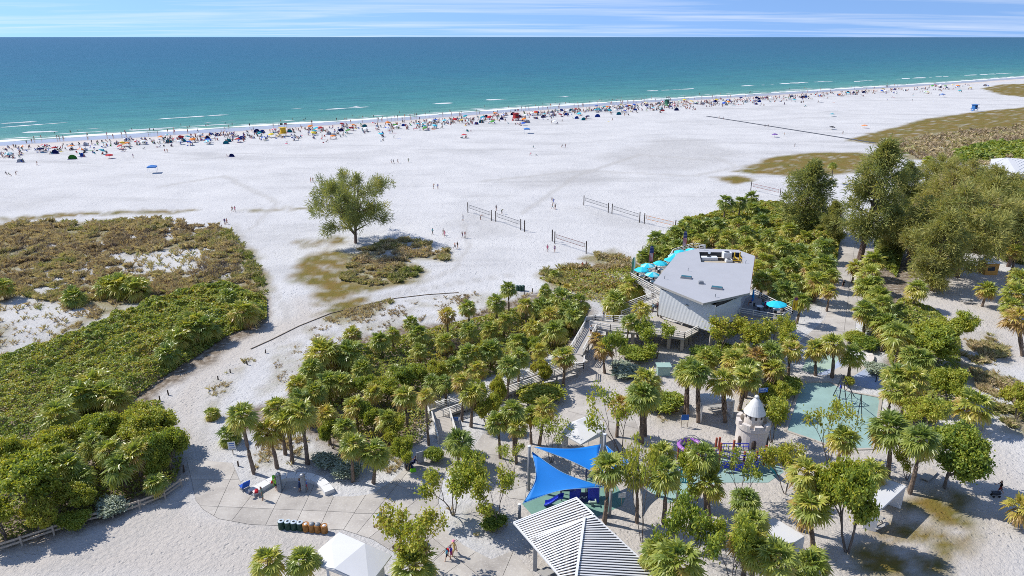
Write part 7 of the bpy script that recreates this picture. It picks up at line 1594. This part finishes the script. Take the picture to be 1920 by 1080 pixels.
def feather(label, px, py, h, strips, z=0.0, bend=0.5, name='feather_flag'):
    """tall banner: strips are (from, to, x0, x1, material) in banner fractions, each its own piece"""
    t = thing(name, label, 'flag', P(px, py, z)); MB().tube([(0, 0, 0), (0, 0, h * 0.7), (bend * 0.3, 0, h * 0.95), (bend, 0, h)], 0.03, 5).build('pole', M_STEEL, t)
    def pt(u, w):                                  # u along height, w across
        zz = h * (0.25 + 0.74 * u); xo = bend * 0.3 * max(0, (u - 0.6) / 0.4) ** 2; return Vector((xo + 0.03 + w * 0.75 * (1 - 0.35 * max(0, u - 0.75) * 4), 0.08 * math.sin(u * 5 + w * 2), zz))
    for u0, u1, w0, w1, m in strips:
        n = max(2, int((u1 - u0) * 10)); vs = []
        for i in range(n + 1):
            u = u0 + (u1 - u0) * i / n; vs += [pt(u, w0), pt(u, w1)]
        MB().add(vs, [(2 * i, 2 * i + 1, 2 * i + 3, 2 * i + 2) for i in range(n)]).build('banner_strip', m, t)
    return t, pt
fr_, fw_, fn_ = fabric((165, 40, 55)), fabric((215, 205, 210)), fabric((50, 60, 115))
us = [(0.0, 0.55, k / 7, (k + 1) / 7, fr_ if k % 2 == 0 else fw_) for k in range(7)] + [(0.55, 1.0, 0.0, 1.0, fn_)]
for px, py, lab in ((1216, 500, 'red white and blue striped banner beside the turquoise umbrellas'), (1279, 470, 'red white and blue striped banner behind the roof edge')):
    t, pt = feather(lab, px, py, 4.2, us, 4.4, 0.3)
    for i in range(4):
        for j in range(3): MB().box((0, -0.02, 0), (0.07, 0.01, 0.07)).build('star', M_SIGNW, t, loc=pt(0.62 + 0.1 * i, 0.2 + 0.3 * j))
feather('pale green and white feather banner at the deck corner', 1183, 521, 4.0, [(0.0, 1.0, 0, 0.45, fabric((110, 150, 115))), (0.0, 1.0, 0.45, 0.8, fabric((220, 225, 220))), (0, 0.15, 0.8, 1.0, fabric((190, 50, 40)))], 4.4, 0.5)
t, pt = feather('yellow feather banner with round purple badge on the east terrace', 1483, 590, 3.2, [(0.0, 1.0, 0, 1.0, fabric((235, 190, 50)))], 4.2, 0.7)
MB().lathe([(0.28, -0.01), (0.28, 0.01)], n=14).build('badge', fabric((120, 70, 110)), t, loc=pt(0.82, 0.5) + Vector((0, -0.05, 0)), rot=(PI / 2, 0, 0)); MB().box((0, 0, 0), (0.06, 0.01, 0.9)).build('print_line', M_DARK, t, loc=pt(0.35, 0.45) + Vector((0, -0.06, 0)))

# lifeguard towers
def tower(label, px, py, m, mroof, rz=0.3, flags=True, hz=0.0):
    t = thing('lifeguard_tower', label, 'lifeguard tower', P(px, py), rz)
    for sx in (-1, 1):
        for sy in (-1, 1): MB().box((sx * 1.2, sy * 1.2, 0.75), (0.2, 0.2, 1.5)).build('leg', m, t)
    MB().box((0, -0.3, 1.45), (3.2, 3.8, 0.16)).build('platform', m, t)
    MB().box((0.2, 0.2, 2.75), (2.4, 2.4, 2.5)).build('cabin', m, t, bevel=0.03); MB().box((0.2, -1.01, 2.9), (1.2, 0.06, 1.0)).build('shutter', M_DARK if m is not M_YELLOW else m, t)
    MB().box((0.1, -0.1, 4.08), (3.4, 3.4, 0.18)).build('roof', mroof, t, bevel=0.03)
    r0 = Vector((-2.1, -1.8, 0)); MB().bar((-1.6, -1.2, 1.45), (-3.4, -1.2, 0.1), 1.0, 0.1).build('ramp', m, t)
    for y_ in (-1.7, -0.7): MB().bar((-1.6, y_, 2.3), (-3.4, y_, 0.95), 0.07).build('ramp_rail', m, t)
    for a, b in (((-1.5, -2.1, 0), (1.5, -2.1, 0)), ((1.5, -2.1, 0), (1.5, -1.0, 0))):
        for z in (2.0, 2.45): MB().bar(Vector(a) + Vector((0, 0, z)), Vector(b) + Vector((0, 0, z)), 0.08).build('rail', m, t)
    for x_ in (-1.5, 0, 1.5): MB().box((x_, -2.1, 2.0), (0.09, 0.09, 1.0)).build('rail_post', m, t)
    if flags:
        for x_, mm in ((-0.9, fabric((30, 28, 32))), (1.1, fabric((170, 70, 85)))):
            MB().tube([(x_, 0, 4.1), (x_, 0, 6.2)], 0.05, 5).build('flag_pole', M_STEEL, t); MB().add([(x_, 0, 5.5), (x_ + 1.3, 0.1, 5.4), (x_ + 1.3, 0.1, 6.1), (x_, 0, 6.2)], [(0, 1, 2, 3)]).build('flag', mm, t)
    return t
tower('bright yellow lifeguard tower in the beach crowd', 531, 255, M_YELLOW, M_YELLOW, 0.5); tower('red lifeguard tower with dark openings in the beach crowd', 967, 225.5, M_RED, M_RED, 0.6); tower('dark green lifeguard tower in the densest beach crowd', 1250, 198, M_GREENP, M_GREENP, 0.6); tower('blue lifeguard tower at the edge of the far dunes', 1826, 208, M_BLUEP, M_BLUEP, 0.3, False)

# volleyball courts
def net(label, a, b, h=2.9, m=M_DARKWOOD, tape=M_DARK, group='volleyball nets on the beach'):
    A, B = P(*a), P(*b); t = thing('volleyball_net', label, 'volleyball net', A, 0, group); d = B - A
    for p in (Vector((0, 0, 0)), d): MB().tube([p, p + Vector((0, 0, h))], 0.12, 8).build('post', m, t)
    n0, n1 = d * 0.06, d * 0.94
    nt = MB()
    for z in (1.45, 2.3): MB().bar(n0 + Vector((0, 0, z)), n1 + Vector((0, 0, z - 0.05)), 0.03, 0.09).build('tape', tape, t)
    for k in range(34): nt.bar(n0.lerp(n1, k / 33) + Vector((0, 0, 1.45)), n0.lerp(n1, k / 33) + Vector((0, 0, 2.28)), 0.008)
    for k in range(1, 6): nt.bar(n0 + Vector((0, 0, 1.45 + 0.14 * k)), n1 + Vector((0, 0, 1.42 + 0.14 * k)), 0.008)
    nt.build('mesh_net', M_DARK, t)['kind'] = 'stuff'
    for p in (n0, n1): MB().bar(p + Vector((0, 0, 1.42)), p + Vector((0, 0, 2.32)), 0.06).build('side_tape', tape, t)
    for p, z in ((Vector((0, 0, 0)), 0), (d, 0)):
        q = n0 if p.length < 1 else n1
        for zz in (1.5, 2.3): MB().tube([p + Vector((0, 0, zz)), q + Vector((0, 0, zz))], 0.015, 4).build('rope', M_DARK, t)
    return t
net('volleyball net beside the sand players', (877.3, 398.6), (921.3, 413.7)); net('volleyball net next to the players with a spare post beyond', (929.5, 415.5), (976.3, 431.5))
net('dark volleyball net at the far end of the far court row', (1094.5, 384.8), (1140.3, 399.4)); net('dark volleyball net in the middle of the far court row', (1147.3, 401.2), (1198.9, 417.3))
net('volleyball net with orange tapes by the palm scrub', (1207.8, 419.7), (1265.6, 433.5), tape=fabric((200, 130, 60))); net('volleyball net with red tapes near the grass bank', (1040, 456.4), (1098.9, 475.4), tape=fabric((110, 55, 45))); net('lone volleyball net near the feathery casuarina', (1407.5, 357.2), (1462, 370), tape=fabric((130, 60, 60)))
for px, py in ((983.5, 434.3), (1035.4, 452.5)): tag(MB().tube([(0, 0, 0), (0, 0, 2.9)], 0.13, 8).build('timber_post', M_DARKWOOD, loc=P(px, py)), 'spare tall timber post beside a volleyball net', 'post', 'spare posts at the nets')
# beach mat
ma_, mb_ = P(1326, 218), P(1640, 268)
mt = MB().bar(ma_ + Vector((0, 0, 0.05)), mb_ + Vector((0, 0, 0.05)), 2.2, 0.08).build('beach_mat', mat('mat_grey_blue', (0.08, 0.085, 0.10), 0.8, 0.15, 1.0)); tag(mt, 'long dark access mat crossing the beach to the water', 'mat')
bt = thing('timber_bench', 'dark wooden bench under the lone casuarina', 'bench', P(718, 462), -0.1); MB().box((0, 0, 0.5), (3.2, 0.5, 0.12)).build('seat', M_DARKWOOD, bt)
for x_ in (-1.2, 1.2): MB().box((x_, 0, 0.22), (0.2, 0.45, 0.44)).build('leg', M_DARKWOOD, bt)

# ------------------------------------------------------------------ crowd on the sand
def beach_chair_mesh(c):
    f = fabric(c); mb = MB(); mb.box((0, 0.05, 0.28), (0.55, 0.5, 0.04), m=f); mb.box((0, -0.36, 0.58), (0.55, 0.05, 0.7), rot=Matrix.Rotation(0.45, 3, 'X'), m=f)
    for sx in (-1, 1): mb.bar((sx * 0.28, 0.3, 0), (sx * 0.28, -0.3, 0.45), 0.03, m=M_STEEL); mb.bar((sx * 0.28, -0.4, 0), (sx * 0.28, 0.3, 0.42), 0.03, m=M_STEEL)
    return mb.mesh('beach_chair')
def towel_mesh(c):
    vs, fs = [], []; n, m_ = 7, 4; rg = random.Random(hash(c) & 255)
    for i in range(n):
        for j in range(m_): vs.append(((j / (m_ - 1) - 0.5) * 0.95, (i / (n - 1) - 0.5) * 1.8, 0.02 + rg.uniform(0, 0.035)))
    for i in range(n - 1):
        for j in range(m_ - 1): fs.append((i * m_ + j, i * m_ + j + 1, (i + 1) * m_ + j + 1, (i + 1) * m_ + j))
    return MB().add(vs, fs).mesh('beach_towel', fabric(c))
def dome_tent(c, c2):
    mb = MB(); n, k = 9, 5; vs, fs = [], []
    for i in range(n):
        a = PI * i / (n - 1)
        for j in range(k):
            b = PI / 2 * j / (k - 1); r = 1.25
            vs.append((r * math.cos(a), 0.9 * math.sin(b) * math.sin(a) ** 0.7 - 0.3, 1.35 * math.sin(a) ** 0.8 * math.cos(b) if j < k - 1 else 0.0))
    for i in range(n - 1):
        for j in range(k - 1): fs.append((i * k + j, (i + 1) * k + j, (i + 1) * k + j + 1, i * k + j + 1))
    A = MB().add(vs, fs).mesh('shell', fabric(c)); B = MB().box((0, -0.75, 0.03), (2.4, 1.0, 0.05)).mesh('floor', fabric(c2)); return A, B
GEARCOL = {'blue': (40, 90, 190), 'navy': (25, 40, 110), 'teal': (25, 150, 165), 'red': (190, 45, 55), 'green': (70, 150, 60), 'white': (225, 228, 230), 'orange': (230, 130, 45), 'yellow': (225, 200, 60), 'turquoise': (60, 190, 215), 'black': (35, 35, 42), 'pink': (215, 90, 130)}
CH = {k: beach_chair_mesh(v) for k, v in GEARCOL.items()}; TW = {k: towel_mesh(v) for k, v in GEARCOL.items()}
TENT = {k: dome_tent(GEARCOL[k], GEARCOL['navy']) for k in ('blue', 'navy', 'teal', 'green', 'white', 'black')}
TZ = [(t_of(60, 290), 'west of the yellow lifeguard tower'), (t_of(531, 255), 'near the yellow lifeguard tower'), (t_of(760, 240), 'between the yellow and red towers'), (t_of(967, 226), 'near the red lifeguard tower'), (t_of(1110, 208), 'between the red and green towers'), (t_of(1250, 198), 'near the green lifeguard tower'), (t_of(1420, 190), 'past the green lifeguard tower'), (t_of(1640, 172), 'far along the beach')]
TZ[0] = (TZ[0][0], 'at the quiet end of the beach')
def zone(t): return min(TZ, key=lambda z: abs(z[0] - t))[1]
cr_rg = random.Random(99)
def dens(t):                                         # crowd density along the shore, from the photo
    pts = [(t_of(-60, 280), 0.8), (t_of(120, 280), 1.2), (t_of(350, 265), 1.35), (t_of(560, 255), 1.2), (t_of(760, 240), 0.8), (t_of(930, 230), 0.95), (t_of(1100, 212), 1.25), (t_of(1250, 200), 1.5), (t_of(1330, 195), 1.0), (t_of(1450, 185), 0.55), (t_of(1620, 170), 0.25), (t_of(1800, 158), 0.08)]
    return float(np.interp(t, [p[0] for p in pts], [p[1] for p in pts]))
tmin, tmax = t_of(-40, 282), t_of(1800, 158)
spots = []
while len(spots) < 860:
    t = cr_rg.uniform(tmin, tmax)
    if cr_rg.random() * 1.5 > dens(t): continue
    d = -25 - abs(cr_rg.gauss(0, 1)) * (17 if cr_rg.random() < 0.8 else 27) - cr_rg.uniform(0, 8)
    p = shore_pt(t, d)
    if any(abs(p.x - q.x) < 2.0 and abs(p.y - q.y) < 2.0 for q, _, _ in spots): continue
    spots.append((p, t, d))
N_CH = [0, 0]; EXTRA = []
CREDIT = []
rest_people = []
PCOL = ['navy', 'black', 'black', 'navy', 'red', 'blue', 'white', 'pink', 'green', 'orange', 'teal', 'grey', 'purple']
def crowd_person(p, pose, where, sz=1.0):
    outfit = cr_rg.choice(['shirt', 'shorts', 'shorts', 'swim', 'swim', 'dress']); CREDIT.append((p, pose, outfit, cr_rg.choice(PCOL), cr_rg.uniform(0, 6.28), where, sz))
for p, t, d in spots:
    w = zone(t); k = cr_rg.random(); a = cr_rg.uniform(0, 6.28)
    def near(r): b = cr_rg.uniform(0, 6.28); return p + Vector((math.cos(b) * r, math.sin(b) * r, 0))
    if k < 0.20:
        c = cr_rg.choice(['blue', 'navy', 'blue', 'turquoise', 'red', 'teal', 'green', 'yellow', 'orange', 'white']); c2 = cr_rg.choice([None, None, 'white'])
        umbrella(f'{c} beach umbrella{" with white panels" if c2 else ""} {w}', p, GEARCOL[c], 2.0, 1.45, GEARCOL[c2] if c2 else None, 0.35, f'beach umbrellas {w}')
    elif k < 0.28:
        c = cr_rg.choice(['blue', 'navy', 'white', 'white', 'blue', 'teal', 'navy']); th = thing('beach_tent', f'{c} dome beach tent {w}', 'tent', p, cr_rg.uniform(-0.6, 0.8), f'beach tents {w}', cr_rg.uniform(0.9, 1.3)); use('shell', TENT[c][0], th); use('floor', TENT[c][1], th)
    for q in range(1 if cr_rg.random() < 0.55 else 2):
        pp_ = near(cr_rg.uniform(1.0, 1.9)); r = cr_rg.random()
        if r < 0.45 and N_CH[0] < 292:
            N_CH[0] += 1
            c = cr_rg.choice(['navy', 'black', 'blue', 'teal', 'black', 'navy', 'red', 'green']); o = use('beach_chair', CH[c], None, pp_, (0, 0, a)); tag(o, f'{c} folding beach chair {w}', 'chair', f'beach chairs {w}')
            if cr_rg.random() < 0.6: crowd_person(pp_ + Vector((0.0, 0, 0.0)), 'chair', 'in a chair ' + w)
        elif r > 0.7 and N_CH[1] < 292:
            N_CH[1] += 1
            c = cr_rg.choice(list(GEARCOL)); o = use('beach_towel', TW[c], None, pp_, (0, 0, a)); tag(o, f'{c} towel spread on the sand {w}', 'towel', f'beach towels {w}')
            if cr_rg.random() < 0.55: crowd_person(pp_ + Vector((0, 0, 0.05)), cr_rg.choice(['lie', 'sit', 'sit']), 'on a towel ' + w)
        else:                                         # past three hundred of a kind: joined with the distant crowd
            EXTRA.append((pp_, a, cr_rg.choice(['navy', 'black', 'blue', 'teal', 'red'])))
            if cr_rg.random() < 0.75: crowd_person(pp_.copy(), 'chair', 'in a chair ' + w)
    if cr_rg.random() < 0.6: crowd_person(near(2.2), cr_rg.choice(['stand', 'stand', 'walk', 'bend', 'sit']), 'on the sand ' + w)
    if cr_rg.random() < 0.2:
        c = cr_rg.choice(['blue', 'red', 'white', 'teal', 'black']); pp_ = near(1.3); o = MB().box((0, 0, 0.2), (0.6, 0.38, 0.36), m=fabric(GEARCOL[c])).box((0, 0, 0.41), (0.64, 0.42, 0.07), m=M_SIGNW).build('cool_box', None, None, loc=pp_); tag(o, f'{c} cool box with white lid {w}', 'cool box', f'cool boxes {w}')
n_land = len(CREDIT)
while len(CREDIT) < n_land + 200:                               # people at the water's edge
    t = cr_rg.uniform(tmin, tmax)
    if cr_rg.random() * 1.3 > dens(t) + 0.12: continue
    d = cr_rg.choice([cr_rg.uniform(-22, 3), cr_rg.uniform(-16, -2), cr_rg.uniform(2, 26)])
    p = shore_pt(t, d, -0.1 if d < 0 else -min(0.9, d * 0.05) - 0.15); crowd_person(p, cr_rg.choice(['stand', 'stand', 'walk', 'walk2']), ('wading off the sand ' if d > 0 else 'on the wet sand ') + zone(t))
    if d < 0: CREDIT[-1][0].z = 0.0
CREDIT.sort(key=lambda c: c[0].length)
WALK = [(436, 397, 'walk'), (441, 397, 'walk'), (422, 421, 'stand'), (426, 421, 'walk'), (583, 342, 'stand'), (587, 342, 'walk'), (734, 306, 'walk'), (738, 307, 'walk'), (746, 306, 'walk'), (766, 304, 'walk'), (813, 354, 'reach'), (821, 354, 'stand'), (811, 440, 'walk2'), (831, 441, 'walk2'), (834, 444, 'walk'), (867, 446, 'walk2'), (872, 446, 'walk2'), (853, 467, 'walk'), (858, 466, 'walk2'), (868, 414, 'stand'), (900.5, 412, 'bend'), (930.5, 395, 'stand'), (940.5, 401, 'bend'), (1035, 380, 'stand'), (1038, 382, 'walk'), (1036, 392, 'walk'), (1041, 393, 'walk2'), (1026.5, 472, 'stand'), (1040, 473, 'stand'), (1092, 505, 'walk2'), (1099, 504, 'walk'), (1348, 222, 'walk'), (1356, 224, 'stand'), (1434, 238, 'walk'), (1440, 239, 'walk2'), (1470, 255, 'stand'), (1490, 275, 'stand'), (1663, 190, 'walk'), (1710, 190, 'walk'), (1580, 252, 'stand'), (70, 310, 'walk'), (250, 296, 'stand'), (309, 286, 'walk'), (314, 286, 'walk'), (1054, 228, 'walk'), (1100, 205, 'stand'), (30, 328, 'bend'), (12, 328, 'sit'), (18, 330, 'sit'), (1054, 276, 'sit'), (1060, 277, 'stand'), (1000, 278, 'sit'), (1005, 291, 'lie'), (995, 291, 'sit')]
for i, (px, py, pose) in enumerate(WALK):
    c = PCOL[(i * 5 + 2) % len(PCOL)]; of = ('shorts', 'swim', 'shirt', 'swim', 'dress')[i % 5]
    far_person(P(px, py), pose, of, c, cr_rg.uniform(0, 6.28), 'on the open white sand' if py < 380 or px < 600 else 'on the sand near the volleyball nets')
keep = 296 - len(WALK) - 0
for c in CREDIT[:keep]: far_person(*c[:6], s=c[6])
mbx = MB()
vs, fs, ms = [], [], []
for p, pose, outfit, colr, rz, w, s in CREDIT[keep:]:
    cv, cf, cm = LOD[pose, outfit]; R = Matrix.Rotation(rz, 3, 'Z'); mm = [mbx.mi(k) for k in (M_SKIN, M_HAIR, fabric(COLS[colr]), M_LOW)]
    b = len(mbx.v); mbx.v += [tuple(R @ v + p) for v in cv]; mbx.f += [tuple(b + i for i in f) for f in cf]; mbx.m += [mm[i] for i in cm]
for p, a, c in EXTRA:
    me = CH[c]; R = Matrix.Rotation(a, 3, 'Z'); b = len(mbx.v); mm = [mbx.mi(k) for k in me.materials]
    mbx.v += [tuple(R @ v.co + p) for v in me.vertices]; mbx.f += [tuple(b + i for i in q.vertices) for q in me.polygons]; mbx.m += [mm[q.material_index] for q in me.polygons]
if mbx.f: tag(mbx.build('distant_crowd', None, None), 'tiny far off bathers and chairs along the distant shore', 'crowd', kind='stuff')
# named beach items away from the crowd
pc = thing('popup_canopy', 'blue pop-up canopy standing alone on the open sand', 'canopy', P(287, 324), 0.3)
for sx in (-1, 1):
    for sy in (-1, 1): MB().box((sx * 1.4, sy * 1.4, 1.05), (0.06, 0.06, 2.1)).build('leg', M_SIGNW, pc)
MB().lathe([(2.15, 0), (2.15, 0.3), (0.15, 0.85)], n=4, ph=PI / 4).build('roof', fabric((60, 120, 190)), pc, loc=(0, 0, 2.0))
pc2 = dup(pc, P(988, 250), 0.1, 'pale blue pop-up canopy frame near the red lifeguard tower')
pc3 = dup(pc, P(1766, 182) * 1.0, 0.2, 'blue pop-up canopy on the far empty sand')
for k, (px, py) in enumerate(((137, 298), (1120, 219), (1268, 207), (1160, 215))): 
    c = ('green', 'blue', 'navy', 'teal')[k]; th = thing('beach_tent', ('lime green dome tent at the front of the crowd', 'blue dome tent at the front of the crowd', 'navy dome tent below the green tower', 'teal dome tent at the front of the crowd')[k], 'tent', P(px, py), 0.2, None, 1.3); use('shell', TENT[c][0], th); use('floor', TENT[c][1], th)
umbrella('red beach umbrella alone over a dark chair', P(206, 297), GEARCOL['red'], 1.8, 1.5)
bc = use('beach_chair', CH['blue'], None, P(459, 917), (0, 0, 0.8), 1.5); tag(bc, 'blue folding chair at the end of the curved bench', 'chair')
for px, py, c, lab in ((1452, 257, 'purple', 'purple'), (1560, 218, 'teal', 'turquoise'), (1560, 243, 'black', 'dark'), (1620, 240, 'orange', 'orange brown')):
    if c == 'purple': umbrella(f'{lab} umbrella alone beside the long access mat', P(px, py), (110, 70, 150), 1.8, 1.5)
    else: umbrella(f'{lab} umbrella alone on the far empty sand', P(px, py), GEARCOL[c], 1.8, 1.6)
print('people', N_PEOPLE, 'credit', len(CREDIT))
